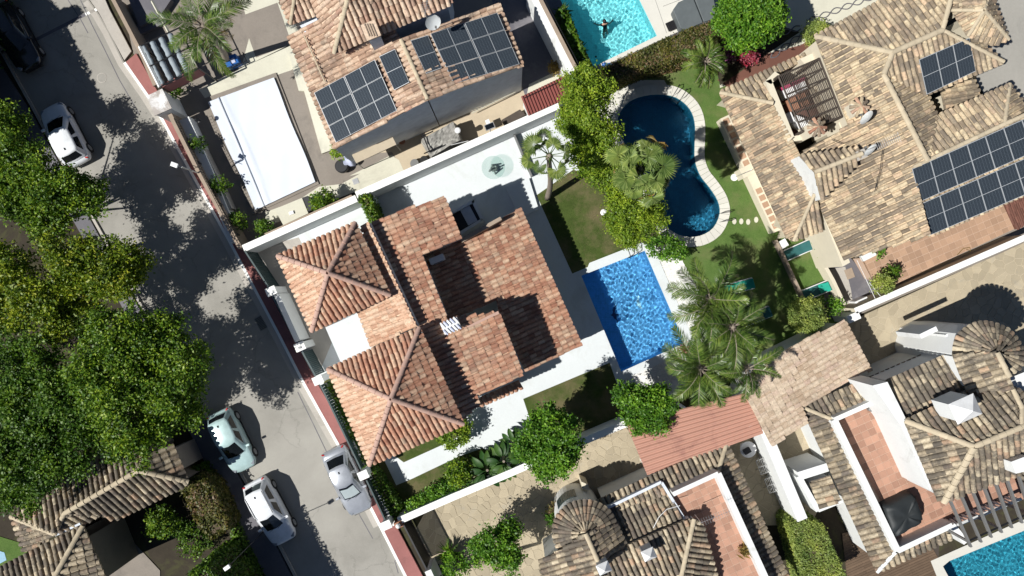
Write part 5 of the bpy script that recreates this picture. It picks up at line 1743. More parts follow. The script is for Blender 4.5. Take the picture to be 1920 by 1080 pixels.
# balustrade: rail and small balusters
a, b = W(1795, 985, 4.0), W(1915, 935, 4.0)
MB().tube([a, b], .09, 4).build('balustrade_rail', 'white_render', se)
for k in range(16):
    p = a.lerp(b, (k + .5) / 16); MB().lathe((p.x, p.y, 3.1), [(.05, 0), (.09, .25), (.05, .5), (.06, .85)], 8).build('baluster', 'white_render', se)
pg = thing('pergola', W(1860, 930, 3.1), 'grey steel pergola of parallel beams over the pink terrace', 'pergola')
for k in range(7):
    x0, y0 = 1779 + k * 20.8, 937 - k * 9.2
    x1, y1 = 1822 + k * 19.2, 1026 - k * 9.0
    p, q_ = W(x0, y0, 5.7), W(x1, y1, 5.9)
    d = (q_ - p); MB().box((p + q_) / 2, (d.length, .11, .2), rz=math.atan2(d.y, d.x)).build('beam', 'grey_metal', pg)
MB().tube([W(1815, 1015, 5.75), W(1930, 962, 5.75)], .06, 4).build('cross_beam', 'black_metal', pg)
for x, y in ((1815, 1015), (1872, 989), (1928, 963)):
    p = W(x, y, 5.7); MB().box((p.x, p.y, 2.85), (.12, .12, 5.7)).build('post', 'grey_metal', pg)

# ---- south west house
sw, Rw = house('house', (120, 1000), 0, 'low house with striped weathered hip roofs under the trees at the bottom left', wall='taupe_paving', tile='tile_aged', pitch=.33, course=.44, r=.135, h=.135)  # dark wall colour stands in for shade on the right-facing wall
E3 = 3.4; R3 = 4.6
Rw.plane([(122, 962), (260, 882), (272, 850), (250, 820), (120, 870), (22, 968), (104, 1001)], [(122, 962, R3), (260, 882, R3), (180, 850, E3)], wall_to=0)
Rw.plane([(260, 882), (273, 852), (323, 833), (353, 902)], [(260, 882, R3), (323, 833, E3), (353, 902, E3)], wall_to=0)
Rw.plane([(122, 962), (260, 882), (353, 903), (345, 912), (215, 975), (185, 966)], [(122, 962, R3), (260, 882, R3), (345, 912, E3 + .1)], wall_to=0)
Rw.plane([(22, 968), (104, 1001), (80, 1020), (46, 1036)], [(22, 968, E3), (46, 1036, E3), (104, 1001, 4.2)], wall_to=0)
Rw.plane([(122, 962), (186, 966), (155, 985), (106, 1001)], [(122, 962, R3), (106, 1001, R3 - .1), (186, 966, R3 - .5)], wall_to=None)
Rw.plane([(155, 986), (103, 1082), (90, 1110), (-60, 1110), (-60, 1090), (0, 1064)], [(155, 986, 4.3), (0, 1064, 4.3), (103, 1082, 4.9)], wall_to=0)
Rw.plane([(156, 987), (206, 1100), (90, 1110), (104, 1080)], [(156, 987, 4.3), (104, 1080, 4.9), (200, 1085, 4.1)], wall_to=0)
Rw.ridge([(122, 962, R3 + .03), (260, 882, R3 + .03), (353, 903, E3 + .05)], r=.15)
Rw.ridge([(260, 882, R3 + .03), (273, 852, E3 + .5)], r=.13)
Rw.ridge([(122, 962, R3 + .03), (104, 1001, R3 - .1), (22, 968, E3)], r=.14)
Rw.ridge([(156, 986, 4.35), (103, 1082, 4.95)], r=.15)
Rw.lay(300)
pm = MB(); strip(pm, [(103, 1004), (150, 982)], .12, 3, 4.45); pm.build('parapet', 'grey_render', sw)
# ================================================================ BOUNDARY WALLS, GATES, STREET SIDE
wall_line('boundary_wall', [(456, 466), (668, 372)], 2.1, .36, 'white_render', 'white wall between the street corner and the tall green shrub', group='white boundary walls', capm='white_paint')
wall_line('boundary_wall', [(668, 366), (860, 281), (1048, 197)], 2.2, .36, 'white_render', 'long white wall between the villa patio and the north house yard', group='white boundary walls', capm='white_paint')
wall_line('planter_wall', [(497, 441), (660, 368)], 1.9, .22, 'tan_cap', 'brown topped low wall behind the white wall and its small shrubs')
wall_line('boundary_wall', [(747, 977), (850, 932), (960, 886), (1060, 842), (1172, 795)], 1.7, .36, 'white_render', 'white wall between the villa lawn and the crazy paved drive', group='white boundary walls', capm='white_paint')
wall_line('boundary_wall', [(1402, 740), (1437, 812), (1505, 975)], 2.6, .62, 'white_render', 'thick white wall between the pink roof and the scalloped garage', group='white boundary walls')
wall_line('boundary_wall', [(1604, 583), (1780, 507), (1925, 444)], 2.0, .3, 'cream_render', 'pale wall along the edge of the crazy paved drive', capm='white_paint')
wall_line('boundary_wall', [(1590, 600), (1612, 590)], 2.0, .4, 'white_render', 'short white wall end at the corner of the scalloped garage', capm='white_paint')
wall_line('boundary_wall', [(994, -20), (1073, 138)], 2.4, .42, 'white_render', 'white wall with a brown coping beside the top pool')
cp = MB(); strip(cp, [(1004, -20), (1083, 134)], .22, 2.3, 2.5); cp.build('wall_coping', 'tan_cap', label='brown coping strip on the wall beside the top pool', cat='coping')
MB().tube([W(1012, -20, 2.75), W(1090, 130, 2.75)], .02, 5).build('handrail', 'black_metal', label='thin black handrail along the brown wall coping by the top pool', cat='handrail')
wall_line('street_wall', [(318, 214), (372, 322), (450, 465)], 1.7, .26, 'tan_cap', 'tan topped street wall beside the covered pool garden')
wall_line('street_wall', [(207, -10), (262, 95), (290, 160)], 1.7, .22, 'tan_cap', 'tan topped street wall in front of the slatted canopy')
# low white bench wall with ornaments behind the railing
bw = wall_line('bench_wall', [(345, 222), (392, 330), (440, 452)], 1.0, .62, 'white_render', 'broad white ledge behind the street railing with small black lanterns')
bw2 = wall_line('planter_wall', [(353, 225), (372, 268), (402, 330), (430, 392)], .8, .3, 'concrete', 'grey planter edge along the dark pool garden paving')
rl = thing('railing', W(330, 240, 0), 'thin black railing along the street wall of the pool garden', 'railing')
P = [W(326, 222, 2.0), W(380, 330, 2.0), (W(446, 456, 2.0))]
MB().tube(P, .02, 5).build('top_rail', 'black_metal', rl)
MB().tube([p - Vector((0, 0, .5)) for p in P], .02, 5).build('bottom_rail', 'black_metal', rl)
for k in range(40):
    t = k / 39 * 2; p = P[0].lerp(P[1], t) if t < 1 else P[1].lerp(P[2], t - 1)
    MB().tube([p, p - Vector((0, 0, .6))], .012, 4).build('bar', 'black_metal', rl)
for i, (x, y) in enumerate([(371, 224 + 0), (374, 306), (416, 384), (447, 442)]):
    x, y = [(372, 226), (374, 307), (415, 385), (446, 441)][i]
    c = W(x, y, 1.1)
    t = thing('garden_lantern', (c.x, c.y, 1.0), ['black lantern on the white ledge nearest the big street pillar', 'second black lantern along the white ledge', 'third black lantern along the white ledge', 'black lantern on the white ledge nearest the villa'][i], 'lantern', 'black lanterns on the white ledge')
    MB().lathe((c.x, c.y, 1.0), [(.1, 0), (.1, .03), (.03, .05), (.03, .14), (.09, .16), (.11, .34)], 8).build('body', 'black_metal', t)
    MB().lathe((c.x, c.y, 1.34), [(.15, 0), (.02, .14)], 8).build('cap', 'black_metal', t)
# big street pillar
c = W(298, 190, 2.3)
pt = thing('gate_pillar', (c.x, c.y, 0), 'big square pillar with flaking white top at the street bend', 'pillar')
MB().prism(wxy([(278, 180), (303, 168), (320, 203), (291, 215)], 2.3), 0, 2.3).build('shaft', 'white_render', pt)
mat('flaking_top', (.40, .36, .33), .85, .2, 2, stain=(.75, .75, .75), stain_at=.53, stain_scale=1.1)
MB().prism(wxy([(275, 180), (304, 166), (322, 203), (290, 217)], 2.36), 2.3, 2.36).build('cap', 'flaking_top', pt)
# pillar caps along the villa's street side
PC = [('white pillar cap at the upper end of the villa street wall', 508, 546, 22, 14), ('white pillar cap between the two dark green gates', 562, 650, 20, 13), ('white pillar cap below the lower green gate', 596, 713, 20, 12), ('white pillar cap on the street beside the silver car', 681, 891, 18, 13), ('white pillar cap at the corner above the red paved entrance', 724, 985, 18, 14)]
for l, x, y, w, h in PC:
    c = W(x, y, 2.35)
    t = thing('gate_pillar', (c.x, c.y, 0), l, 'pillar', 'white pillars along the villa street front')
    MB().box((c.x, c.y, 1.14), (.46, .42, 2.28), rz=R(24)).build('shaft', 'white_render', t)
    MB().box((c.x, c.y, 2.32), (.60, .50, .10), rz=R(24)).build('cap', 'white_paint', t)
def gate(pts, z, label, m='dark_green_metal', n=14, cat='gate'):
    a, b = W(*pts[0], z), W(*pts[1], z)
    t = thing('gate', ((a + b) / 2 * Vector((1, 1, 0)) if False else Vector(((a.x + b.x) / 2, (a.y + b.y) / 2, 0))), label, cat)
    d = (b - a); L = d.length; ang = math.atan2(d.y, d.x); w = L / n
    for k in range(n):
        p = a + d * ((k + .5) / n)
        MB().box((p.x, p.y, z / 2 + .05), (w - .015, .05, z - .1), rz=ang).build('slat', m, t)
    for zz in (.15, z): MB().box(((a.x + b.x) / 2, (a.y + b.y) / 2, zz), (L, .09, .07), rz=ang).build('rail', m, t)
gate([(459, 470), (503, 537)], 2.1, 'dark green street gate above the first white pillar')
gate([(513, 556), (556, 642)], 2.0, 'dark green gate panel behind the long white street wall', n=18)
gate([(567, 660), (592, 705)], 2.1, 'short dark green gate between two white pillars')
gate([(601, 722), (677, 880)], 2.0, 'long dark green fence panel below the third white pillar', n=30, cat='fence')
gate([(687, 900), (722, 975)], 2.0, 'dark green fence panel beside the silver car', n=14, cat='fence')
wall_line('street_wall', [(518, 552), (558, 640)], 2.05, .32, 'white_render', 'long white street wall beside the first white pillar')
wall_line('street_wall', [(608, 720), (684, 877), (740, 985)], 1.2, .24, 'white_render', 'low white street wall behind the dark green fence')
gr_ = MB()
for o_ in (0, 7): gr_.tube([W(538 + o_, 545, .04), W(574 + o_, 632, .04)], .02, 4)
gr_.build('gate_rail', 'grey_metal', label='steel sliding gate rails on the villa courtyard floor', cat='rail')
# serrated black gate of the drive at the bottom
gate([(757, 985), (800, 1068)], 2.0, 'black toothed gate at the crazy paved drive entrance', 'black_metal', n=30)
wall_line('street_wall', [(802, 1070), (820, 1110)], 2.0, .4, 'white_render', 'pale wall end at the lower edge below the toothed gate')
# house number globe lamp on the corner
c = W(746, 987, 2.0)
t = thing('wall_lamp', (c.x, c.y, 1.7), 'white globe lamp on the terracotta corner post', 'lamp')
MB().box((c.x, c.y, .86), (.5, .4, 1.7), rz=R(24)).build('post', 'clay_pot', t)
MB().lathe((c.x, c.y, 1.71), [(.05, 0), (.05, .05), (.13, .12), (.16, .22), (.12, .33), (.03, .38)], 14).build('globe', 'white_plastic', t, smooth=True)
# street lamp on the wall
lb = W(371, 324, 1.7)
lt = thing('street_lamp', (lb.x, lb.y, 1.6), 'street lamp with a pale box head leaning over the asphalt', 'street lamp')
top = W(340, 313, 3.6)
MB().tube([(lb.x, lb.y, 1.6), top], .05, 8).build('pole', 'galvanised', lt)
hd = W(327, 309, 3.8)
MB().box(hd, (.42, .26, .12), rz=R(-20)).build('lamp_head', 'white_plastic', lt, bevel=.03)
MB().tube([top, hd], .03, 6).build('arm', 'galvanised', lt)
a, b = W(368, 310, 2.6), W(378, 318, 2.6)
for k, (p, q_) in enumerate((((362, 310), (380, 318)), ((364, 316), (378, 308)))):
    MB().tube([W(*p, 2.4), W(*q_, 2.4)], .018, 4).build('bracket', 'black_metal', lt)
# garden lamp at the bottom left
c = W(425, 1065, 5.9)
t = thing('garden_lamp', (c.x, c.y, 0), 'white lamp head on a tall pole beside the dark hedge at the bottom left', 'lamp')
MB().tube([(c.x, c.y, 0), (c.x, c.y, 5.8)], .025, 6).build('pole', 'black_metal', t)
MB().box((c.x, c.y, 5.85), (.38, .22, .12), rz=R(35)).build('lamp_head', 'white_plastic', t, bevel=.03)

# ---- slatted canopy beside the street
zt = 2.6
q = [W(262, 87, zt), W(336, 52, zt), W(373, 128, zt), W(300, 163, zt)]
cn = thing('canopy', ((q[0] + q[2]) / 2 * 1 if False else Vector(((q[0].x + q[2].x) / 2, (q[0].y + q[2].y) / 2, 0))), 'steel framed canopy with rolls of grey cloth beside the street wall', 'canopy')
for i in range(4):
    MB().tube([q[i], q[(i + 1) % 4]], .05 if i != 3 else .11, 4).build('beam', 'black_metal' if i != 3 else 'white_paint', cn)
    MB().tube([q[i], (q[i].x, q[i].y, 0)], .05, 6).build('post', 'black_metal', cn)
m0, m1 = q[0].lerp(q[3], .5), q[1].lerp(q[2], .5)
MB().tube([m0 + Vector((0, 0, .06)), m1 + Vector((0, 0, .06))], .04, 4).build('beam', 'black_metal', cn)
for (v0, v1) in ((.04, .49), (.53, .96)):
    for k, u in enumerate((.09, .3, .52, .74)):
        a, b = q[0].lerp(q[1], u).lerp(q[3].lerp(q[2], u), v0), q[0].lerp(q[1], u).lerp(q[3].lerp(q[2], u), v1)
        P = [a.lerp(b, i / 8) + Vector((random.uniform(-.02, .02), random.uniform(-.02, .02), random.uniform(-.02, .02))) for i in range(9)]
        MB().tube(P, [(.10 if k == 0 else .17) * random.uniform(.9, 1.12) for _ in P], 10).build('cloth_roll', 'fabric_grey', cn, smooth=True)
MB().prism(wxy([(304, 160), (372, 128), (374, 133), (306, 166)], 2.0), 1.2, 2.2).build('side_board', 'red_pavement', cn)
# dark garden planks above the canopy
for i, (p, q_) in enumerate((((285, 2), (316, 60)),)):
    MB().tube([W(*p, 2.4), W(*q_, 2.4)], .08, 4).build('beam', 'cream_stone', label='pale beam running up from the canopy to the photo edge', cat='beam')
MB().prism(wxy([(225, -40), (300, -60), (320, 0), (300, 30), (262, 50)], .5), 0, .5).build('deck_platform', 'slate_floor', label='dark raised platform behind the street wall at the top', cat='platform')
MB().prism(wxy([(250, 48), (305, 26), (312, 42), (258, 66)], .3), 0, .3).build('step_platform', 'slate_floor', label='dark step above the canopy', cat='step')
# blue crate and rails under the palm
c = W(432, 112, .8); t = thing('storage_crate', (c.x, c.y, 0), 'blue plastic crate under the left palm', 'crate')
MB().box((c.x, c.y, .35), (.8, .6, .7), rz=R(24)).build('body', 'blue_plastic', t, bevel=.03)
MB().box((c.x + .1, c.y - .05, .72), (.3, .3, .06), rz=R(24)).build('lid', 'blue_white_cloth', t)
c = W(443, 118, .5); t = thing('railing', (c.x, c.y, 0), 'small black railing round the crate under the left palm', 'railing')
for a, b in (((434, 128), (462, 114)), ((462, 114), (455, 98))):
    MB().tube([W(*a, .5), W(*b, .5)], .03, 4).build('rail', 'black_metal', t)
    for p in (a, b): MB().tube([W(*p, .5), W(*p, .5) - Vector((0, 0, .48))], .025, 4).build('post', 'black_metal', t)
# covered pool
cov = thing('pool_cover', W(490, 270, 0), 'big white sheet stretched over the pool in the north west garden', 'pool cover')
q = [(390, 192), (513, 146), (553, 235), (592, 341), (480, 394)]
base_slab = MB().prism(wxy([(384, 184), (517, 136), (598, 345), (474, 402)], .1), -.02, .10).build('rim', 'taupe_paving', cov)
vs = []; fs = []; K = 28
P0, P1, P2_, P3 = W(390, 192, .2), W(513, 146, .2), W(592, 341, .2), W(480, 394, .2)
for i in range(K + 1):
    for j in range(K + 1):
        u, v = i / K, j / K
        p = P0.lerp(P1, u).lerp(P3.lerp(P2_, u), v)
        p += Vector((math.cos(R(24)), math.sin(R(24)), 0)) * (.03 * math.sin(v * 9 + 1) * (1 if u > .98 or u < .02 else 0))
        fold = .05 * math.exp(-((u - .2 - .05 * math.sin(v * 3)) / .02) ** 2) + .012 * math.sin(u * 11 + v * 6) * math.sin(v * 5 + u * 2) + .006 * math.sin(u * 23 + v * 17)
        p.z += .06 + fold - (.04 if .1 < u < .9 and .08 < v < .92 else 0) * math.sin(u * 3.14) * math.sin(v * 3.14)
        vs.append(p)
for i in range(K):
    for j in range(K):
        fs.append([i * (K + 1) + j, (i + 1) * (K + 1) + j, (i + 1) * (K + 1) + j + 1, i * (K + 1) + j + 1][::-1])
mb = MB(); mb.add(vs, fs); mb.build('sheet', 'cover_white', cov, smooth=True)
a, b = W(412, 190, .36), W(486, 388, .36)
MB().tube([P0.lerp(P1, .17) + Vector((0, 0, .1)), P3.lerp(P2_, .14) + Vector((0, 0, .05))], .06, 8).build('fold_roll', 'cover_white', cov, smooth=True)
# box and pots by the white wall
c = W(545, 392, .9); t = thing('storage_box', (c.x, c.y, 0), 'cream coloured storage box beside the round shrub', 'storage box')
MB().prism(wxy([(517, 393), (565, 373), (577, 400), (531, 420)], .9), 0, .9).build('body', 'cream_render', t)
MB().prism(wxy([(515, 392), (566, 371), (578, 400), (531, 422)], .95), .9, .95).build('lid', 'cream_stone', t)
MB().prism(wxy([(563, 372), (577, 367), (588, 392), (576, 398)], .9), 0, .9).build('side_cabinet', 'black_metal', t)
c = W(546, 399, 1.05); MB().box((c.x, c.y, 1.0), (.28, .2, .1), rz=R(20)).build('junction_box', 'white_plastic', label='little white box on the cream storage box lid', cat='box')
# north yard clutter
aw = thing('awning', W(700, 275, 0), 'beige flat awning along the wall of the north house', 'awning')
MB().prism(wxy([(652, 276), (729, 242), (743, 271), (668, 306)], 2.3), 2.25, 2.3).build('canopy_cloth', 'beige_cloth', aw)
for x, y in ((668, 305), (742, 271)):
    p = W(x, y, 2.2); MB().tube([(p.x, p.y, 0), (p.x, p.y, 2.25)], .03, 6).build('post', 'grey_metal', aw)
tp = thing('tarp', W(825, 262, 0), 'grey weathered tarp draped over a stack beside the white wall', 'tarp')
vs = []; fs = []; K = 16
q = [W(786, 262, 1.3), W(853, 225, 1.3), W(869, 264, 1.3), W(808, 298, 1.3)]
for i in range(K + 1):
    for j in range(K + 1):
        u, v = i / K, j / K
        p = q[0].lerp(q[1], u).lerp(q[3].lerp(q[2], u), v)
        edge = min(u, 1 - u, v, 1 - v)
        p.z = 1.5 + .25 * math.sin(u * 7) * math.sin(v * 5) * .5 - (1.1 if edge < .01 else 0) + random.uniform(-.04, .04)
        vs.append(p)
for i in range(K):
    for j in range(K): fs.append([i * (K + 1) + j, i * (K + 1) + j + 1, (i + 1) * (K + 1) + j + 1, (i + 1) * (K + 1) + j])
mb = MB(); mb.add(vs, [f[::-1] for f in fs]); mb.build('sheet', 'tarp_grey', tp)
for k, (a, b) in enumerate((((792, 250), (806, 285)), ((790, 256), (812, 246)), ((795, 288), (830, 272)))):
    MB().tube([W(*a, 1.75), W(*b, 1.75)], .04, 5).build('pole', 'black_metal', tp)
def lathe_thing(name, px, py, z0, prof, m, label, cat, group=None, seg=14):
    c = W(px, py, z0 + prof[-1][1])
    o = MB().lathe((c.x, c.y, z0), prof, seg).build(name, m, label=label, cat=cat, group=group)
    return c
lathe_thing('vent_pot', 858, 244, 1.5, [(.15, 0), (.18, .3), (.12, .34)], 'white_plastic', 'round white pot on the grey tarp', 'pot')
lathe_thing('bucket', 866, 205, 0, [(.16, 0), (.2, .35), (.17, .36)], 'blue_plastic', 'blue bucket at the foot of the north house wall', 'bucket')
lathe_thing('plant_tub', 640, 311, 0, [(.3, 0), (.42, .3), (.42, .55), (.36, .6)], 'black_metal', 'big dark round tub at the corner of the north house', 'tub', seg=18)
for i, (x, y) in enumerate(((777, 306), (795, 300))):
    lathe_thing('plant_tub', x, y, 0, [(.2, 0), (.3, .3), (.26, .5)], ['grey_metal', 'rubber'][i], ['shiny grey round tub by the white wall', 'black round tub by the white wall'][i], 'tub', 'round tubs by the tarp')
lathe_thing('plant_tub', 753, 264, 0, [(.15, 0), (.22, .3), (.2, .34)], 'clay_pot', 'small round pot right of the beige awning', 'pot')
mb = MB(); c = W(654, 298, .8)
vs = [(c.x + (i - 3) * .11 * 1, c.y + (j - 3) * .13, .8 + .08 * math.sin(i * 1.7 + j) - (.35 if j == 0 or i == 6 else 0)) for i in range(7) for j in range(7)]
mb.add(vs, [[i * 7 + j, (i + 1) * 7 + j, (i + 1) * 7 + j + 1, i * 7 + j + 1] for i in range(6) for j in range(6)])
mb.build('draped_cloth', 'blue_white_cloth', label='pale lilac cloth hung in the corner beside the beige awning', cat='cloth', smooth=True)
# trellis lying along the wall
a, b = W(882, 208, .5), W(964, 168, .5)
tr_ = thing('trellis', (a.x, a.y, 0), 'pale wooden trellis leaning along the north house wall', 'trellis')
n = Vector((-(b - a).y, (b - a).x, 0)).normalized() * .32
MB().tube([a + n * .5, b + n * .5], .03, 4).build('rail', 'cream_stone', tr_); MB().tube([a - n * .5, b - n * .5], .03, 4).build('rail', 'cream_stone', tr_)
for k in range(16):
    p, q_ = a.lerp(b, k / 16), a.lerp(b, (k + 1) / 16)
    MB().tube([p + n * .5, q_ - n * .5], .015, 4).build('slat', 'cream_stone', tr_)
# small solar lamp
c = W(918, 237, 1.7); t = thing('solar_lamp', (c.x, c.y, 0), 'small solar lamp with a blue panel by the white wall', 'lamp')
MB().tube([(c.x, c.y, 0), (c.x, c.y, 1.65)], .04, 6).build('pole', 'white_plastic', t)
MB().box((c.x, c.y, 1.7), (.6, .36, .04), rz=R(22)).build('panel_frame', 'galvanised', t)
MB().box((c.x, c.y, 1.725), (.52, .29, .01), rz=R(22)).build('panel_glass', 'car_glass', t)
MB().box((c.x - .1, c.y + .35, .8), (.25, .5, .3), rz=R(22)).build('lamp_box', 'white_plastic', t)
MB().tube([W(845, 272, 1.9), W(878, 264, 1.9)], .02, 4).build('cane', 'white_plastic', label='thin white pole sticking out over the tarp', cat='pole')
MB().prism(wxy([(940, 225), (975, 205), (985, 215), (950, 238)], .6), 0, .6).build('log_pile', 'wood_dark', label='dark wood pile in the corner by the red lean-to', cat='wood pile')
c = W(667, 340, .02); MB().box((c.x, c.y, .03), (.36, .34, .02), rz=R(22)).build('drain_cover', 'galvanised', label='square metal drain grate in the cream path', cat='drain')
c = W(655, 15, .02); 
# villa patio things: round glass table, platform
c = W(925, 314, .75)
gt = thing('glass_table', (c.x, c.y, 0), 'round glass garden table on the white patio', 'table')
m, nt, b, out_ = _mat('table_glass')
tg = N(nt, "ShaderNodeBsdfTransparent"); tg.inputs[0].default_value = (.90, .96, .94, 1); gl = N(nt, "ShaderNodeBsdfGlossy"); gl.inputs['Roughness'].default_value = .03
ms = N(nt, "ShaderNodeMixShader"); ms.inputs[0].default_value = .06
nt.links.new(tg.outputs[0], ms.inputs[1]); nt.links.new(gl.outputs[0], ms.inputs[2]); nt.links.new(ms.outputs[0], out_.inputs[0])
MB().lathe((c.x, c.y, .73), [(.72, 0), (.72, .015)], 40).build('glass_top', 'table_glass', gt)
for k in range(4):
    a = k * 1.57 + .4; MB().tube([(c.x + .3 * math.cos(a), c.y + .3 * math.sin(a), 0), (c.x + .14 * math.cos(a), c.y + .14 * math.sin(a), .72)], .05, 6).build('leg', 'grey_metal', gt)
MB().lathe((c.x, c.y, .30), [(.2, 0), (.2, .04)], 12).build('ring', 'grey_metal', gt)
MB().prism(wxy([(948, 352), (992, 334), (1010, 392), (975, 408)], .25), 0, .25).build('step_block', 'white_patio', label='low white platform in the shade of the villa roof', cat='step')
pm = MB(); strip(pm, [(963, 249), (997, 330)], .10, 0, .55); pm.build('low_screen', 'grey_metal', label='thin dark upright strip standing on the white patio', cat='screen')
wall_line('garden_wall', [(697, 366), (704, 405)], 1.6, .18, 'grey_render', 'grey wall end beside the tall green shrub')
# pool ladder rails
def ladder(px, py, ang, label):
    c = W(px, py, .6)
    t = thing('pool_ladder', (c.x, c.y, 0), label, 'pool ladder')
    d = Vector((math.cos(ang), math.sin(ang), 0)); n = Vector((-d.y, d.x, 0)) * .26
    for s_ in (-1, 1):
        o_ = Vector((c.x, c.y, 0)) + n * s_
        MB().tube([o_ + d * .45, o_ + d * .4 + Vector((0, 0, .5)), o_ + d * .15 + Vector((0, 0, .68)), o_ - d * .2 + Vector((0, 0, .5)), o_ - d * .32 + Vector((0, 0, -.1)), o_ - d * .32 + Vector((0, 0, -.9))], .025, 8).build('handrail', 'black_metal', t)
    for z in (-.3, -.6, -.85): MB().tube([Vector((c.x, c.y, z)) - d * .32 - n, Vector((c.x, c.y, z)) - d * .32 + n], .03, 6).build('rung', 'galvanised', t)
ladder(1187, 470, R(115), 'black handrail ladder at the upper edge of the blue pool')
ladder(1362, 406, R(8), 'black ladder at the right end of the curved pool')
ladder(1276, 172, R(60), 'black ladder at the shaded top end of the curved pool')
# items round the kidney pool
c = W(1382, 330, .6)
t = thing('garden_shower', (c.x, c.y, 0), 'white garden shower stand on the lawn by the cream roof', 'shower')
MB().lathe((c.x, c.y, 0), [(.22, 0), (.22, .05)], 16).build('base', 'white_plastic', t)
MB().tube([(c.x, c.y, 0), (c.x + .1, c.y, 2.0), (c.x + .4, c.y + .15, 2.1)], .025, 6).build('pole', 'galvanised', t)
lathe_thing('filter_lid', 1132, 398, .1, [(.2, 0), (.2, .1), (.1, .14)], 'white_plastic', 'round white cap half under the clipped trees', 'lid')
def lounger(px, py, ang, label, towel=True, m='teal_cushion', frame='white_plastic', z0=0):
    c = W(px, py, z0 + .35)
    t = thing('sun_lounger', (c.x, c.y, z0), label, 'sun lounger', 'green sun loungers')
    ca, sa = math.cos(ang), math.sin(ang)
    def w(u, v, z): return (c.x + u * ca - v * sa, c.y + u * sa + v * ca, z0 + z)
    for v in (-.33, .33): MB().tube([w(-.98, v, .3), w(.95, v, .3)], .035, 6).build('side_rail', frame, t)
    for u in (-.98, .95): MB().tube([w(u, -.33, .3), w(u, .33, .3)], .035, 6).build('end_rail', frame, t)
    for u in (-.8, .75):
        for v in (-.33, .33): MB().tube([w(u, v, 0), w(u, v, .3)], .03, 6).build('leg', frame, t)
    mb = MB(); mb.add([w(-.95, -.3, .33), w(.25, -.3, .33), w(.25, .3, .33), w(-.95, .3, .33), w(.9, -.3, .62), w(.9, .3, .62)], [[0, 1, 2, 3], [1, 4, 5, 2]])
    o = mb.build('mattress', m, t); sm_ = o.modifiers.new('thick', 'SOLIDIFY'); sm_.thickness = .07
    if towel:
        mb = MB(); vs = []; fs = []
        for i in range(7):
            for j in range(5): vs.append(w(.1 + i * .1, -.28 + j * .14 + .03 * math.sin(i), .40 + max(0, (i * .1 - .15)) * .42 + .02 * math.sin(i * 2 + j * 1.7)))
        mb.add(vs, [[i * 5 + j, (i + 1) * 5 + j, (i + 1) * 5 + j + 1, i * 5 + j + 1] for i in range(6) for j in range(4)])
        mb.build('towel', 'green_towel', t, smooth=True)
    return t
lounger(1497, 469, R(24), 'dark teal lounger in the upper part of the little walled lawn', False)
lounger(1533, 544, R(22), 'white framed lounger with a green towel in the walled lawn', True)
lounger(1418, 594, R(22), 'teal lounger half hidden beneath the big palms', False)
lounger(1385, 538, R(15), 'green towel covered lounger at the palm crown edge', True, 'green_towel')
table(1469, 457, 0, .5, .5, R(30), 'white_plastic', 'small white table at the top of the walled lawn', .45)
wall_line('garden_wall', [(1455, 450), (1470, 480), (1506, 558)], .55, .16, 'tan_cap', 'thin tan kerb wall left of the walled lawn')
wall_line('garden_wall', [(1548, 500), (1562, 525), (1584, 572)], 1.0, .22, 'cream_render', 'cream wall right of the walled lawn')
c = W(1593, 513, .05); MB().box((c.x, c.y, .04), (.5, .62, .03), rz=R(20)).build('door_mat', 'tan_cap', label='brown mat in the shaded passage', cat='mat')
c = W(1618, 567, .9); t = thing('laundry_sink', (c.x, c.y, 0), 'white box unit in the corner by the cream wall', 'unit')
MB().box((c.x, c.y, .43), (.8, .45, .86), rz=R(24)).build('casing', 'white_plastic', t, bevel=.03)
MB().box((c.x, c.y, .88), (.45, .18, .02), rz=R(30)).build('vent', 'blue_white_cloth', t)
MB().prism(wxy([(1614, 480), (1640, 470), (1644, 478), (1620, 490)], 1.15), .9, 1.15).build('flower_box', 'white_render', label='white planting trough at the corner of the tiled terrace', cat='planter')
for k, (p, q_) in enumerate((((1607, 488), (1642, 562)), ((1630, 530), (1655, 560)))):
    MB().tube([W(*p, 1.9), W(*q_, 1.9)], .015, 4).build('clothes_line', 'white_plastic', label=['long washing line beside the tiled terrace corner', 'short washing line beside the terrace corner'][k], cat='washing line')
P = [W(x, y, .95) for x, y in ((1795, 478), (1806, 466), (1818, 464), (1820, 470), (1812, 468))]
MB().tube(P, .02, 5).build('garden_hose', 'leaf_palm_dry', label='yellow hose looped on the tiled terrace edge', cat='hose')
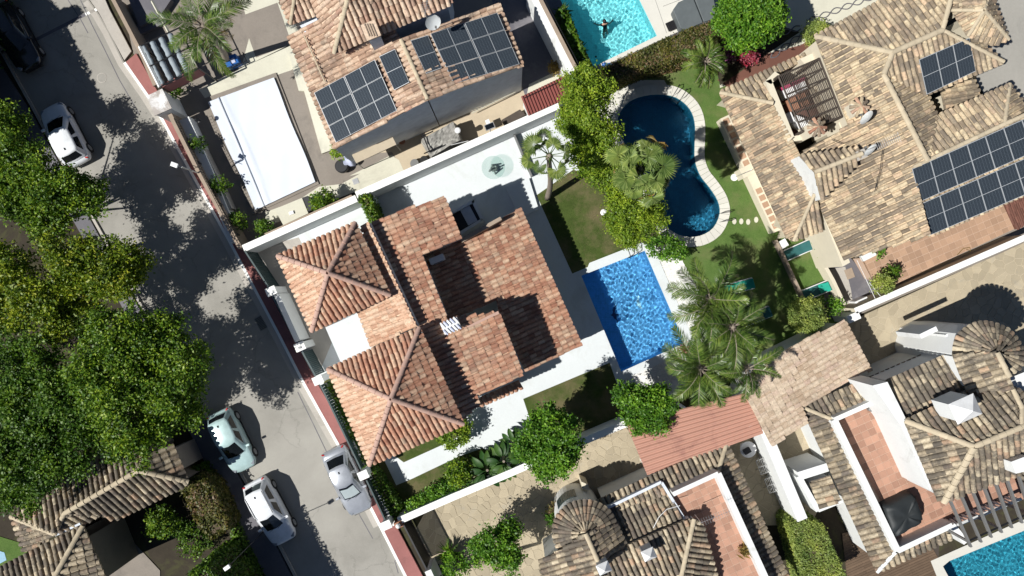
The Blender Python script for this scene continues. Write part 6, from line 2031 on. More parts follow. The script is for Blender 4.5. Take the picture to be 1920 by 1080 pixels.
# courtyard with round table and drying racks
c = W(1403, 843, .76); t = thing('garden_table', (c.x, c.y, 0), 'round white table with a black box on it in the shaded courtyard', 'table')
MB().lathe((c.x, c.y, .72), [(.5, 0), (.5, .04)], 28).build('table_top', 'white_plastic', t)
MB().tube([(c.x, c.y, 0), (c.x, c.y, .72)], .05, 8).build('leg', 'white_plastic', t)
MB().lathe((c.x, c.y, 0), [(.3, 0), (.28, .04)], 16).build('foot', 'white_plastic', t)
MB().box((c.x - .12, c.y - .05, .88), (.42, .3, .24), rz=R(30)).build('black_box', 'black_metal', label='black box on the round white table', cat='box')
for i, (x, y) in enumerate(((1431, 874), (1447, 909))):
    c = W(x, y, 1.0); t = thing('drying_rack', (c.x, c.y, 0), ['wire drying rack nearer the round white table', 'wire drying rack farther down the shaded courtyard'][i], 'drying rack', 'drying racks along the thick white wall')
    ca, sa = math.cos(R(-70)), math.sin(R(-70))
    def w(u, v, z): return (c.x + u * ca - v * sa, c.y + u * sa + v * ca, z)
    for k in range(7):
        MB().tube([w(-.45, -.3 + k * .1, 1.0), w(.45, -.3 + k * .1, 1.0)], .012 if k % 6 else .02, 4).build('wire', 'galvanised', t)
    for u in (-.45, 0, .45): MB().tube([w(u, -.3, 1.0), w(u, .3, 1.0)], .02, 4).build('crossbar', 'galvanised', t)
    for u in (-.4, .4):
        for v in (-.28, .28): MB().tube([w(u, v, 1.0), w(u * .9, -v, 0)], .015, 4).build('leg', 'galvanised', t)
# black covered furniture on the pink terrace
cf = thing('covered_furniture', W(1692, 968, 3.1), 'terrace furniture under a crumpled black cover', 'covered furniture')
oc = [(1657, 952), (1712, 926), (1722, 934), (1735, 975), (1728, 985), (1682, 1010), (1672, 1000)]
op = wxy(oc, 4.0); cx_, cy_ = sum(p[0] for p in op) / 7, sum(p[1] for p in op) / 7
vs = []; rings = [(1.0, 3.12), (.99, 3.5), (.96, 3.85), (.86, 4.0), (.6, 4.05), (.3, 4.02)]
fine = []
for i in range(7):
    for k in range(6): fine.append((op[i][0] + (op[(i + 1) % 7][0] - op[i][0]) * k / 6, op[i][1] + (op[(i + 1) % 7][1] - op[i][1]) * k / 6))
nf = len(fine)
for r_, z in rings:
    for i, p in enumerate(fine):
        j = 1 + .02 * math.sin(i * 2.1 + z * 3)
        vs.append((cx_ + (p[0] - cx_) * r_ * j, cy_ + (p[1] - cy_) * r_ * j, z + random.uniform(-.03, .03) + .04 * math.sin(i * .9)))
vs.append((cx_, cy_, 4.0))
fs = [[a * nf + i, a * nf + (i + 1) % nf, (a + 1) * nf + (i + 1) % nf, (a + 1) * nf + i] for a in range(5) for i in range(nf)] + [[5 * nf + i, 5 * nf + (i + 1) % nf, 6 * nf] for i in range(nf)]
mb = MB(); mb.add(vs, fs); mb.build('cover', 'tarp_black', cf, smooth=True)
c = W(1636, 767, 3.3); MB().lathe((c.x, c.y, 3.12), [(.22, 0), (.2, .2), (.1, .24)], 12, 1.2, .8).build('terrace_lamp', 'grey_metal', label='grey box at the top end of the pink terrace', cat='box')
# top right pool items
t = thing('spa_cover', W(1298, 22, 0), 'grey folding cover over the square hot tub at the top', 'hot tub')
MB().prism(wxy([(1262, 18), (1272, 4), (1335, -22), (1345, 35), (1285, 56), (1276, 52)], .8), 0, .8).build('tub', 'grey_lid', t, bevel=.08)
MB().prism(wxy([(1262, 18), (1272, 4), (1298, -8), (1318, 42), (1285, 56), (1276, 52)], .92), .80, .92).build('lid_half', 'grey_lid', t, bevel=.03)
MB().prism(wxy([(1300, -9), (1335, -22), (1345, 33), (1320, 41)], .92), .80, .92).build('lid_half', 'grey_lid', t, bevel=.03)
st = thing('spa_step', W(1258, 48, 0), 'dark slatted step beside the hot tub', 'step')
for k in range(6):
    c = W(1252 + k * 2.6, 51 - k * 1.1, .25); MB().box((c.x, c.y, .22), (.07, .55, .06), rz=R(24)).build('slat', 'black_metal', st)
MB().box(W(1258, 48, .1) , (.45, .5, .16), rz=R(24)).build('base', 'black_metal', st)
c = W(1117, 107, -.2); MB().lathe((c.x, c.y, -.14), [(.07, 0), (.05, .04)], 10).build('skimmer_float', 'black_metal', label='small dark float near the corner of the top pool', cat='float')
c = W(1070, 67, .3); t = thing('garden_ornament', (c.x, c.y, 0), 'pointed straw cone on the dark pool side paving', 'ornament')
MB().lathe((c.x, c.y, 0), [(.18, 0), (.16, .2), (.02, .5)], 8).build('cone', 'palm_bark', t)
vs = []; c = W(1142, 121, .5)
t = thing('towel_pile', (c.x, c.y, 0), 'blue towel dropped at the corner of the top pool', 'towel')
mb = MB(); vs = [(c.x + (i - 3) * .13, c.y + (j - 2) * .12, .1 + .08 * math.sin(i * 2.1 + j * 1.3)) for i in range(7) for j in range(5)]
mb.add(vs, [[i * 5 + j, (i + 1) * 5 + j, (i + 1) * 5 + j + 1, i * 5 + j + 1] for i in range(6) for j in range(4)]); mb.build('cloth', 'blue_plastic', t, smooth=True)
# swimmer
def swimmer():
    c = W(1134, 45, W_L)
    me = bpy.data.meshes.new('body')
    # heading up-left in the picture; z relative to the water
    J = {'pel': (0, -.24, -.50), 'wa': (0, -.17, -.34), 'ch': (0, .0, -.12), 'nk': (0, .08, .02), 'hd': (0, .13, .12),
         'sl': (-.17, .02, -.06), 'el': (-.38, .10, -.12), 'hl': (-.56, .24, -.08), 'sr': (.17, .02, -.06), 'er': (.36, -.04, -.14), 'hr': (.52, .06, -.12),
         'kl': (-.13, -.34, -.88), 'al': (-.15, -.62, -1.1), 'kr': (.14, -.3, -.9), 'ar': (.16, -.42, -1.2), 'hipl': (-.1, -.26, -.54), 'hipr': (.1, -.26, -.54)}
    rad = {'pel': .13, 'wa': .12, 'ch': .15, 'nk': .06, 'hd': .1, 'sl': .075, 'el': .05, 'hl': .03, 'sr': .075, 'er': .05, 'hr': .03, 'kl': .07, 'al': .045, 'kr': .07, 'ar': .045, 'hipl': .1, 'hipr': .1}
    ks = list(J); E = [('pel', 'wa'), ('wa', 'ch'), ('ch', 'nk'), ('nk', 'hd'), ('ch', 'sl'), ('sl', 'el'), ('el', 'hl'), ('ch', 'sr'), ('sr', 'er'), ('er', 'hr'), ('pel', 'hipl'), ('hipl', 'kl'), ('kl', 'al'), ('pel', 'hipr'), ('hipr', 'kr'), ('kr', 'ar')]
    hands = []
    for s_, h in ((-1, 'hl'), (1, 'hr')):
        b0 = Vector(J[h])
        d = (b0 - Vector(J['el' if s_ < 0 else 'er'])).normalized(); n = Vector((-d.y, d.x, 0))
        for f in range(5):
            k = h + str(f); J[k] = tuple(b0 + d * (.1 if f else .05) + n * (f - 2) * .028 * (1 if f else 1.6)); rad[k] = .009; ks.append(k); E.append((h, k))
    me.from_pydata([J[k] for k in ks], [(ks.index(a), ks.index(b)) for a, b in E], [])
    t = thing('person', (c.x, c.y, W_L), 'swimmer with dark hair and black swimwear in the turquoise pool', 'person')
    o = bpy.data.objects.new('body', me); COL.objects.link(o); o.parent = t
    t.rotation_euler = (0, 0, R(20))
    sk = o.modifiers.new('skin', 'SKIN'); sk.use_smooth_shade = True
    for i, k in enumerate(ks):
        me.skin_vertices[0].data[i].radius = (rad[k], rad[k])
    me.skin_vertices[0].data[0].use_root = True
    ss = o.modifiers.new('sub', 'SUBSURF'); ss.levels = 1; ss.render_levels = 1
    me.materials.append(MATS['skin'])
    def loc(name, mb, m):
        q = mb.build(name, m, t, smooth=True, local=True); return q
    mb = MB(); mb.lathe((0, .13, .06), [(.03, -.02), (.1, .02), (.125, .08), (.105, .16), (.05, .2), (.01, .21)], 12, 1, 1.1); loc('hair', mb, 'black_hair')
    mb = MB(); mb.tube([(0, -.27, -.56), (0, -.17, -.34), (0, -.04, -.16), (0, .0, -.10)], [.15, .135, .16, .12], 10); loc('swimsuit', mb, 'tarp_black')
swimmer()
# ================================================================ CARS
def car(px, py, heading, paint, label, kind='hatch', L=4.2, Wd=1.78, H=1.48, foil=False, group='parked cars'):
    """px,py: roof centre as seen; heading: angle of travel in the scene"""
    c = W(px, py, H)
    t = thing('parked_car', (c.x, c.y, 0), label, 'car', group)
    t.rotation_euler = (0, 0, heading)
    h = L / 2; w = Wd / 2
    if kind == 'suv': belt = .98
    else: belt = .90
    S = [(-h, .70, .45, .62), (-h + .06, .84, .32, belt - .12), (-h + .25, .93, .24, belt - .02), (-h * .62, 1.0, .2, belt), (-h * .2, 1.0, .2, belt + .01), (h * .2, 1.0, .2, belt + .01), (h * .42, .99, .2, belt - .01),
         (h * .62, .97, .2, belt - .07), (h * .80, .93, .22, belt - .14), (h - .12, .80, .28, belt - .24), (h - .02, .64, .36, belt - .36), (h, .5, .42, .5)]
    prof = []
    mb = MB(); vs = []; n = 11
    for (x, k, zb, zt) in S:
        ww = w * k
        ring = [(-ww * .86, zb), (-ww * .98, zb + .12), (-ww, zb + (zt - zb) * .55), (-ww * .97, zt - .06), (-ww * .86, zt), (0, zt + .035), (ww * .86, zt), (ww * .97, zt - .06), (ww, zb + (zt - zb) * .55), (ww * .98, zb + .12), (ww * .86, zb)]
        vs += [(x, y, z) for y, z in ring]
    fs = [[i * n + j, i * n + (j + 1) % n, (i + 1) * n + (j + 1) % n, (i + 1) * n + j] for i in range(len(S) - 1) for j in range(n)]
    fs += [list(range(n))[::-1], [(len(S) - 1) * n + j for j in range(n)]]
    mb.add(vs, [f[::-1] for f in fs])
    b = mb.build('body', paint, t, smooth=True, local=True)
    sb = b.modifiers.new('sub', 'SUBSURF'); sb.levels = 1; sb.render_levels = 1
    # cabin: rings from belt to roof
    xr0, xf0 = -h * (.90 if kind != 'sedan' else .80), h * .50
    xr1, xf1 = -h * (.72 if kind != 'sedan' else .48), h * .06
    def ring(f, grow=0.0):
        x0 = xr0 + (xr1 - xr0) * f; x1 = xf0 + (xf1 - xf0) * f; ww = w * (.90 - .17 * f) + grow; z = belt - .02 + (H - belt) * f
        x0 -= grow; x1 += grow
        return [(x0, -ww * .8, z), (x0 + .18, -ww * .97, z), ((x0 + x1) / 2, -ww, z), (x1 - .32, -ww * .96, z), (x1 - .06, -ww * .72, z), (x1 + .03, 0, z), (x1 - .06, ww * .72, z), (x1 - .32, ww * .96, z), ((x0 + x1) / 2, ww, z), (x0 + .18, ww * .97, z), (x0, ww * .8, z), (x0 - .04, 0, z)]
    F = [0, .35, .7, .88, .97]
    mb = MB(); vs = []; m_ = 12
    for f in F: vs += ring(f)
    top = ring(1.0); cxr = (xr1 + xf1) / 2
    for k_, dz in ((.86, .0), (.45, .03)):
        vs += [(cxr + (p[0] - cxr) * k_, p[1] * k_, H + dz - .01) for p in top]
    nl = len(F) + 2
    fs = [[i * m_ + j, i * m_ + (j + 1) % m_, (i + 1) * m_ + (j + 1) % m_, (i + 1) * m_ + j] for i in range(nl - 1) for j in range(m_)] + [[(nl - 1) * m_ + j for j in range(m_)]]
    mb.add(vs, fs); mb.build('cabin', paint, t, smooth=True, local=True)
    def glass(name, j0, j1, f0, f1, shrink=.06, mt='car_glass', lift=.012):
        a, c_ = ring(f0, lift), ring(f1, lift)
        P = [Vector(a[j % 12]) for j in range(j0, j1 + 1)]; Q = [Vector(c_[j % 12]) for j in range(j0, j1 + 1)]
        P[0] = P[0].lerp(P[1], shrink * 2); P[-1] = P[-1].lerp(P[-2], shrink * 2); Q[0] = Q[0].lerp(Q[1], shrink * 2); Q[-1] = Q[-1].lerp(Q[-2], shrink * 2)
        nn = len(P); mb = MB(); mb.add(P + Q, [[i, i + 1, nn + i + 1, nn + i] for i in range(nn - 1)])
        mb.build(name, mt, t, smooth=True, local=True)
    glass('windscreen', 4, 6, .06, .93, .03)
    if foil: glass('sunshade', 4, 6, .14, .80, .07, 'sunshade_foil', .02)
    glass('rear_window', 10, 12, .22, .90, .05)
    for s0, s1 in ((1, 2), (2, 3), (7, 8), (8, 9)): glass('side_window', s0, s1, .12, .84, .06)
    # bonnet shut line, lights, mirrors, wheels, plates
    for s_ in (-1, 1):
        q = MB(); q.box((h - .27, s_ * w * .70, belt - .25), (.30, .20, .10), rz=s_ * -.5); q.build('headlight', 'clear_lens', t, local=True, bevel=.03)
        q = MB(); q.box((-h + .13, s_ * w * .72, belt - .12), (.10, .20, .10), rz=s_ * .5); q.build('tail_light', 'red_lens', t, local=True, bevel=.03)
        q = MB(); q.box((h * .33, s_ * (w + .02), belt + .04), (.15, .24, .12)); q.build('wing_mirror', paint, t, local=True, bevel=.03)
        q = MB(); q.box((-.1, s_ * (w * .985), .28), (L * .5, .04, .12)); q.build('sill', 'rubber', t, local=True)
        for x in (-h * .62, h * .62):
            q = MB(); P = [(x, s_ * (w - .20), .32), (x, s_ * (w + .012), .32)]
            q.tube(P, .325, 20); wh = q.build('tyre', 'rubber', t, local=True)
            q = MB(); q.tube([(x, s_ * (w - .02), .32), (x, s_ * (w + .02), .32)], .2, 16); q.build('rim', 'galvanised', t, local=True)
    q = MB(); q.box((h - .02, 0, .40), (.08, 1.1, .16)); q.build('grille', 'rubber', t, local=True, bevel=.02)
    q = MB(); q.box((xr1 + .3, 0, H + .04), (.14, .04, .06)); q.build('aerial', 'rubber', t, local=True)
    q = MB(); q.tube([(xf0 + .02, -.45, belt + .02), (xf0 - .12, .05, belt + .12)], .01, 4); q.tube([(xf0 + .02, .1, belt + .02), (xf0 - .12, .5, belt + .12)], .01, 4); q.build('wiper', 'rubber', t, local=True)
    if kind == 'suv':
        for s_ in (-1, 1):
            q = MB(); q.tube([(xr1 + .1, s_ * w * .62, H + .03), (xf1 - .1, s_ * w * .62, H + .03)], .02, 5); q.build('roof_rail', 'rubber', t, local=True)
    return t
car(105, 247, R(117), 'car_white', 'white hatchback parked under the tree edge on the upper street', 'hatch', 4.1)
car(424, 832, R(-64), 'car_mint', 'pale mint green hatchback parked below the big tree', 'hatch', 4.0)
car(496, 968, R(-62), 'car_white', 'white car with dark windows half in shade at the bottom of the street', 'suv', 4.3, H=1.6)
car(645, 908, R(-65), 'car_silver', 'silver saloon with a foil sunshade parked against the red kerb', 'sedan', 4.35, foil=True)
car(8, 58, R(-62), 'car_black', 'black car in deep shade at the top left corner', 'suv', 4.4, H=1.6)

# ================================================================ TREES, HEDGES, PLANTS
# street trees at the left
tree('tree', 100, 420, [(38, 305, 5.6, 52, 1.7), (100, 355, 5.4, 50, 1.6), (20, 370, 5.2, 55, 1.5), (160, 368, 4.6, 38, 1.2), (90, 410, 4.6, 48, 1.4), (10, 235, 4.9, 36, 1.4)], 'leaf_tree', 'broad dark green tree beside the white hatchback', per=3.4, clus=.20, lp=50, lump=.25, surf=.4, lobes=8, size=.115, r0=.22, group='street trees on the left')
tree('tree', 180, 500, [(140, 480, 6.5, 46, 1.6), (205, 515, 6.2, 58, 1.7), (240, 500, 5.6, 36, 1.2), (150, 545, 6.0, 44, 1.5)], 'leaf_yellow', 'leafy tree with yellow tinged crown overhanging the street', per=3.4, clus=.20, lp=50, lump=.25, surf=.4, lobes=8, size=.115, r0=.22, group='street trees on the left')
tree('tree', 60, 560, [(20, 500, 6.5, 44, 1.5), (72, 568, 6.8, 50, 1.5), (10, 580, 6.4, 44, 1.4), (110, 605, 6.0, 34, 1.2)], 'leaf_yellow', 'yellow flowering tree at the left edge', per=3.4, clus=.20, lp=50, lump=.25, surf=.4, lobes=8, size=.115, r0=.2, group='street trees on the left')
tree('tree', 300, 690, [(235, 640, 7.2, 66, 1.8), (300, 640, 6.8, 56, 1.6), (215, 720, 7.6, 74, 2.0), (310, 710, 7.2, 78, 1.9), (260, 790, 6.8, 78, 1.9), (340, 760, 6.0, 46, 1.3), (345, 690, 6.4, 48, 1.3)], 'leaf_tree', 'largest bright green tree in front of the parked mint car', per=3.4, clus=.20, lp=50, lump=.25, surf=.4, lobes=8, size=.115, r0=.3, group='street trees on the left')
tree('tree', 110, 720, [(55, 700, 6.6, 56, 1.7), (125, 745, 7, 54, 1.6), (60, 780, 6.6, 62, 1.6), (15, 740, 6.2, 50, 1.5)], 'leaf_dark', 'dark green tree between the yellow tree and the tiled roof', per=3.4, clus=.20, lp=50, lump=.25, surf=.4, lobes=8, size=.115, r0=.22, group='street trees on the left')
tree('tree', 70, 860, [(50, 860, 6.6, 76, 1.8), (130, 840, 6.4, 64, 1.6), (40, 920, 6.0, 48, 1.3), (0, 830, 6.0, 45, 1.3), (170, 800, 6.2, 42, 1.2)], 'leaf_dark', 'dark feathery tree spreading over the striped roof at bottom left', per=3.4, clus=.20, lp=50, lump=.25, surf=.4, lobes=8, size=.115, r0=.22, group='street trees on the left')
bush('shrub', 170, 780, 5.0, 30, .8, 'leaf_yellow', 'small pale leaved shrub crown between the dark trees')
bush('shrub', 25, 640, 2.5, 40, 1.0, 'leaf_dark', 'low dark shrub at the left edge beneath the trees')
bush('shrub', 165, 600, 3.0, 34, 1.0, 'leaf_dark', 'low shrub in the gap between the yellow and the large tree')
# out of frame hedge row and conifers that shade the upper street
box_hedge('hedge', up([(-240, -60), (-130, -60), (-60, 70), (10, 205), (50, 290), (0, 310), (-90, 200)], 7.4), 7.4, 'leaf_dark', 'tall dark hedge at the shaded left edge above the trees', per=90, size=.2)
for i, (x, y, hh, rr) in enumerate([(-20, 95, 7.5, 42), (20, -30, 8, 46), (70, -90, 8, 44)]):
    b0 = W(x, y, 0); t = thing('conifer', b0, ['conifer just outside the left edge of the street', 'conifer outside the top left corner', 'conifer above the top edge of the street'][i], 'tree', 'conifers beyond the top left corner')
    MB().tube([b0, b0 + Vector((0, 0, hh * .9))], [.18, .04], 7).build('trunk', 'bark', t)
    C = []
    for k in range(1500):
        z = rng.random() ** .8; a = rng.uniform(0, 6.28); r_ = (1 - z) * rr / PX * (.5 + .5 * rng.random()) * (1 + .25 * math.sin(a * 5 + z * 20))
        cc = np.array([b0.x + r_ * math.cos(a), b0.y + r_ * math.sin(a), .8 + z * (hh - .8)])
        C.append(cc + rng.normal(0, .16, (10, 3)))
    leaf_object('crown', np.concatenate(C), .16, 'leaf_dark', t, org=b0)
# clipped trees between the two pools
tree('tree', 1080, 270, [(1088, 175, 6.0, 36, 1.5), (1122, 165, 5.6, 30, 1.3), (1098, 225, 6.2, 46, 1.7), (1128, 262, 6.0, 40, 1.6), (1072, 235, 5.4, 26, 1.3), (1100, 290, 5.6, 34, 1.4), (1097, 140, 5.2, 18, 1)], 'leaf_bright', 'bright green tree crown between the white patio and the curved pool', per=5, size=.09, clus=.16, lp=46, zmin=-.4, lump=.2, surf=.35, lobes=8)
tree('tree', 1165, 340, [(1115, 320, 4.6, 30, 1.3), (1155, 345, 4.8, 36, 1.4), (1175, 305, 4.6, 30, 1.2)], 'leaf_bright', 'bright green shrubby crown under the tall fan palm', per=5, size=.09, clus=.16, lp=46, lump=.2, lobes=8)
tree('tree', 1190, 410, [(1190, 395, 4.9, 44, 1.5), (1180, 435, 4.6, 36, 1.3), (1222, 405, 4.6, 30, 1.2), (1158, 405, 4.0, 26, 1.1)], 'leaf_bright', 'rounded olive green tree at the upper corner of the blue pool', per=5, size=.085, clus=.16, lp=50, lump=.2, lobes=8)
bush('shrub', 1240, 460, 1.1, 24, .6, 'leaf_green', 'low shrub at the top right corner of the blue pool')
bush('shrub', 1268, 470, .9, 18, .5, 'leaf_green', 'small shrub beside the white gravel top end')
box_hedge('hedge', [(1128, 128), (1205, 92), (1290, 55), (1342, 40), (1362, 62), (1345, 95), (1275, 110), (1215, 125), (1150, 152)], 2.6, 'leaf_hedge', 'flat topped bronze green hedge below the top pool', per=330, size=.10)
box_hedge('hedge', [(1045, 20), (1060, 15), (1118, 150), (1100, 155)], 1.3, 'leaf_dark', 'dark leafy strip between the wall and the top pool', per=160, size=.2, rough=.3)
tree('tree', 1370, 60, [(1405, 30, 4.3, 58, 2.0), (1375, 25, 4.1, 30, 1.5), (1435, 35, 4.1, 30, 1.5)], 'leaf_green', 'dense rounded green tree beside the hot tub', per=16, size=.12, clus=.14, lump=.06)
tree('tree', 1290, 800, [(1195, 755, 3.6, 36, 1.3), (1225, 765, 3.6, 40, 1.3), (1210, 790, 3.4, 26, 1.1)], 'leaf_green', 'dense green tree beside the pink corrugated roof', per=11, size=.13, clus=.17, lump=.12) if False else tree('tree', 1195, 740, [(1188, 752, 3.6, 36, 1.3), (1222, 768, 3.6, 42, 1.3), (1205, 785, 3.4, 30, 1.1)], 'leaf_green', 'dense green tree beside the pink corrugated roof', per=5, size=.11, clus=.15, lp=40, lump=.12, lobes=9)
tree('tree', 1020, 815, [(1040, 800, 5.4, 44, 1.5), (1010, 830, 5.2, 42, 1.5), (1050, 850, 5.2, 40, 1.5), (1020, 865, 4.9, 32, 1.3), (985, 840, 4.6, 22, 1)], 'leaf_green', 'bright green tree standing by the wall of the crazy paved drive', per=5, size=.12, clus=.15, lp=40, lump=.15, lobes=8)
tree('tree', 970, 1030, [(930, 1015, 3.2, 34, 1.1), (950, 1045, 3.2, 30, 1.0), (905, 1035, 2.8, 24, .9), (955, 995, 2.9, 20, .8)], 'leaf_green', 'loose leaved small tree at the bottom of the crazy paved drive', per=4.5, size=.12, clus=.15, lp=34, lobes=7)
bush('shrub', 855, 1060, 1.2, 22, .7, 'leaf_green', 'green shrub at the bottom edge near the toothed gate')
# tall shrub by the grey wall end, topiary balls, small hedge balls
box_hedge('shrub', [(672, 368), (690, 364), (707, 408), (696, 418), (686, 400)], 2.6, 'leaf_dark' if False else 'leaf_tree', 'narrow upright green shrub at the end of the white wall', cat='shrub', per=330, size=.11, rough=.25)
bush('topiary_bush', 852, 810, 1.3, 27, .8, 'leaf_bright', 'round bush at the lower right corner of the villa tower', per=14)
bush('topiary_bush', 860, 885, 1.2, 22, .8, 'leaf_tree', 'round clipped bush beside the banana plants', per=14)
for i, (x, y) in enumerate([(775, 948), (795, 936), (814, 926), (831, 917), (851, 911)]):
    bush('topiary_bush', x, y, .9, 12, .45, 'leaf_green', ['first small ball shrub from the street corner along the white wall', 'second small ball shrub from the street corner', 'middle small ball shrub along the white wall', 'fourth small ball shrub from the street corner', 'small ball shrub nearest the banana plants'][i], group='ball shrubs along the white wall', per=16, size=.1)
bush('topiary_bush', 1512, 591, 1.8, 31, 1.1, 'leaf_topiary', 'large round clipped pale green bush by the walled lawn', per=26, size=.075, clus=.1, lump=.03)
bush('topiary_bush', 1655, 533, 2.0, 16, .6, 'leaf_topiary', 'round pale bush in a pot at the terrace corner', per=22, size=.08, z0=.9)
bush('shrub', 1672, 512, 1.6, 10, .35, 'tarp_black' if False else 'leaf_dark', 'dark round potted shrub on the tiled terrace', per=14, z0=.9)
bush('shrub', 1531, 64, 1.1, 22, .7, 'leaf_topiary', 'round yellow green bush at the corner of the cream roof', per=20, size=.09)
bush('shrub', 605, 377, 1.1, 18, .7, 'leaf_tree', 'round shrub beside the black cabinet at the white wall', per=12, group='shrubs behind the white wall')
for i, (x, y, r_) in enumerate([(371, 271, 12), (413, 348, 16), (447, 415, 16), (498, 428, 14), (490, 270 + 150, 8)]):
    bush('shrub', x, y, 1.0, r_, .5, 'leaf_dark', ['small shrub beside the upper part of the white ledge', 'dark shrub halfway down the white ledge', 'dark shrub at the lower end of the white ledge', 'green shrub in the corner behind the villa wall', 'little shrub in the corner by the pool cover'][i], group='shrubs in the pool garden')
bush('shrub', 632, 285, 1.4, 10, .5, 'leaf_bright', 'small variegated shrub at the corner of the north house')
bush('shrub', 328, 172, .8, 10, .4, 'leaf_green', 'small green plant in the dark gap below the canopy')
bush('potted_plant', 1037, 127, .8, 9, .4, 'leaf_palm_dry', 'yellow leaved potted plant above the red lean-to', cat='plant')
bush('shrub', 1560, 575, 1.0, 14, .4, 'leaf_green', 'small plants at the corner below the cream wall')
bush('shrub', 1648, 470, 1.3, 9, .25, 'leaf_green', 'plants filling the white trough on the tiled terrace', z0=.9)
bush('shrub', 1045, 958, 1.0, 14, .6, 'leaf_hedge', 'bronze shrub beside the round white turret')
bush('shrub', 1035, 972, 1.0, 10, .5, 'leaf_green', 'green shrub beside the round white turret')
box_hedge('hedge', [(610, 722), (624, 716), (700, 880), (752, 955), (740, 975), (690, 895)], 1.3, 'leaf_dark', 'dark hedge inside the villa street fence', per=190, size=.11)
box_hedge('hedge', [(338, 912), (372, 893), (398, 915), (430, 988), (395, 1012), (365, 975)], 2.0, 'leaf_hedge', 'brown tinged hedge at the street side of the bottom left garden', per=260, size=.12, rough=.2)
box_hedge('hedge', up([(420, 1018), (455, 1002), (530, 1140), (490, 1150)], 5.4), 5.4, 'leaf_dark', 'tall dark hedge at the bottom edge by the white lamp', per=150, size=.13)  # height raised so its added shadow covers the bottom of the street
box_hedge('hedge', [(355, 880), (382, 870), (475, 1060), (450, 1080), (430, 990), (398, 912)], .9, 'leaf_dark', 'low dark ground hedge along the bottom left pavement', per=140, size=.12)
box_hedge('hedge', [(1484, 988), (1497, 978), (1530, 978), (1545, 988), (1592, 1095), (1515, 1110)], 2.6, 'leaf_topiary', 'clipped yellow green hedge between the two bottom right houses', per=420, size=.09)
box_hedge('hedge', [(1518, 432), (1540, 422), (1566, 490), (1548, 500)], .9, 'leaf_green', 'low bright hedge beside the cream wall', per=260, size=.09)
bush('shrub', 303, 980, 1.6, 26, .9, 'leaf_tree', 'small green bush in the dark bottom left garden')
bush('shrub', 360, 1010, .8, 30, .6, 'leaf_dark', 'dark low shrub in the bottom left garden')
bush('flowering_shrub', 1365, 92, 1.2, 18, .6, 'flower_purple', 'purple flowering shrub right of the small palm')
bush('flowering_shrub', 1400, 105, 1.0, 16, .5, 'flower_red', 'red flowering shrub beside the cream garden path')
bush('shrub', 1385, 80, 1.2, 22, .7, 'leaf_green', 'green shrub between the flowers and the rounded tree')
bush('flowering_shrub', 1282, 662, .6, 12, .35, 'flower_red', 'red flowering plant at the lower corner of the blue pool')
# banana / strelitzia plants
def banana(px, py, z, n, L, label):
    c = W(px, py, 0); t = thing('banana_plant', (c.x, c.y, 0), label, 'plant', 'broad leaved plants by the white wall')
    MB().tube([(c.x, c.y, 0), (c.x, c.y, z * .6)], [.14, .08], 8).build('stem', 'palm_bark', t)
    for k in range(n):
        a = k * 2.4 + random.random(); el = random.uniform(.35, 1.0)
        mb = MB(); P = []; p = Vector((0, 0, z * .5)); e = el
        ns = 7
        for i in range(ns + 1):
            P.append((p.copy(), e)); p = p + Vector((math.cos(a) * math.cos(e), math.sin(a) * math.cos(e), math.sin(e))) * L / ns; e -= .28
        vs = []; sd = Vector((-math.sin(a), math.cos(a), 0))
        for i, (q, e_) in enumerate(P):
            wv = .13 * L * (math.sin(math.pi * min(1, .12 + .88 * max(0, (i - 2) / (ns - 2)))) if i > 2 else .06)
            vs += [q + sd * wv + Vector((0, 0, .06)), q, q - sd * wv + Vector((0, 0, .06))]
        mb.add(vs, [f for i in range(ns) for f in ([i * 3, i * 3 + 1, i * 3 + 4, i * 3 + 3], [i * 3 + 1, i * 3 + 2, i * 3 + 5, i * 3 + 4])])
        mb.build('leaf', 'leaf_banana', t, smooth=True, local=True)
banana(915, 872, 2.2, 26, 1.5, 'broad leaved dark plant nearest the round clipped bush')
banana(945, 855, 2.4, 26, 1.5, 'broad leaved dark plant in the middle of the wall bed')
banana(965, 825, 2.0, 18, 1.2, 'broad leaved plant beside the drive side tree')
banana(890, 885, 1.8, 16, 1.1, 'small broad leaved plant at the foot of the clipped bush')
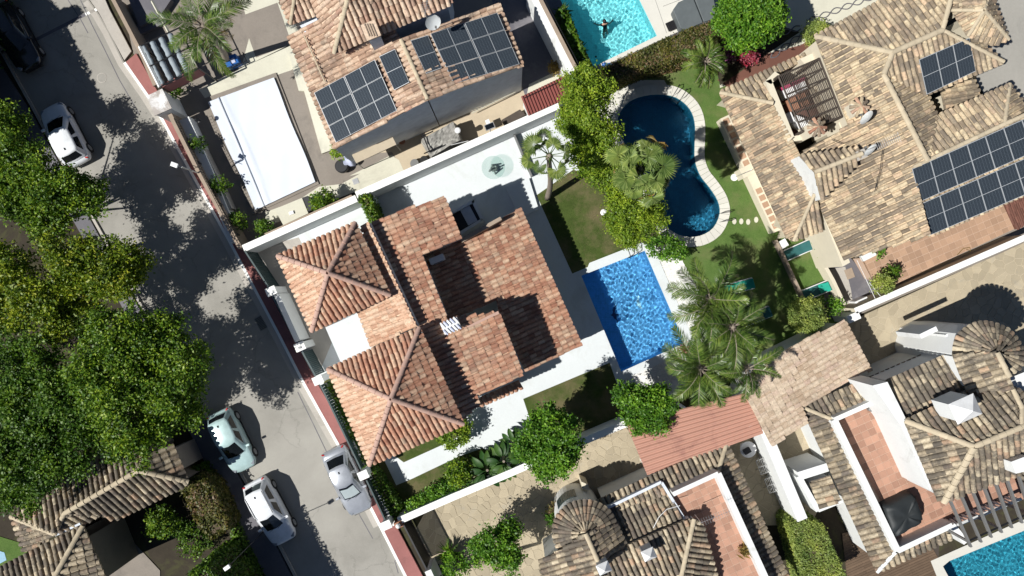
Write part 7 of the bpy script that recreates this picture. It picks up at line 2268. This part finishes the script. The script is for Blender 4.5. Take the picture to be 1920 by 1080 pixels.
def yucca(px, py, L, n, label, m='leaf_dark', z=.4):
    c = W(px, py, z); t = thing('spiky_plant', (c.x, c.y, 0), label, 'plant')
    mb = MB()
    for k in range(n):
        a = random.uniform(0, 6.28); e = random.uniform(.2, 1.2); d = Vector((math.cos(a) * math.cos(e), math.sin(a) * math.cos(e), math.sin(e))); sd = Vector((-math.sin(a), math.cos(a), 0)) * .04
        o_ = Vector((0, 0, z)); mb.add([o_ - sd, o_ + sd, o_ + d * L * .6 + sd, o_ + d * L * .6 - sd, o_ + d * L - Vector((0, 0, L * .2))], [[0, 1, 2, 3], [3, 2, 4]])
    mb.build('leaves', m, t, local=True)
    MB().tube([(c.x, c.y, 0), (c.x, c.y, z)], .09, 7).build('stem', 'palm_bark', t)
yucca(842, 1035, 1.0, 60, 'dark spiky plant by the drive at the bottom')
yucca(1568, 570, .7, 26, 'bright spiky plant by the passage wall', 'leaf_green')
yucca(1055, 25, .8, 30, 'spiky plant in the strip beside the top pool, upper one')
yucca(1085, 95, .8, 30, 'spiky plant in the strip beside the top pool, lower one')
# palms
palm('palm_tree', 425, 118, 385, 52, 6.5, 'feather', 22, 3.0, 'feather palm with browning fronds beside the slatted canopy', dry=7, seed=1, m='leaf_palm')
palm('palm_tree', 1316, 140, 1320, 118, 3.2, 'feather', 20, 1.75, 'small feather palm at the shaded end of the curved pool', r=.12, dry=1, seed=2)
palm('palm_tree', 1026, 372, 1030, 293, 8.6, 'fan', 12, 1.5, 'slim fan palm rising over the white patio', r=.13, dry=1, seed=3)
palm('palm_tree', 1148, 378, 1200, 318, 9.5, 'fan', 32, 1.85, 'tall full fan palm over the curved pool edge', r=.17, dry=5, seed=4)
palm('palm_tree', 1310, 560, 1330, 560, 6.0, 'feather', 22, 2.9, 'big feather palm beside the blue pool gravel', dry=1, seed=5, m='leaf_palm')
palm('palm_tree', 1345, 600, 1372, 612, 6.2, 'feather', 20, 2.6, 'middle feather palm of the group right of the blue pool', dry=0, seed=6, m='leaf_palm')
palm('palm_tree', 1290, 660, 1312, 690, 5.6, 'feather', 22, 2.6, 'feather palm at the lower corner of the blue pool', dry=0, seed=7, m='leaf_palm')
palm('palm_tree', 1365, 660, 1398, 690, 5.4, 'feather', 18, 2.1, 'feather palm leaning over the pink corrugated roof', dry=0, seed=8, m='leaf_palm')
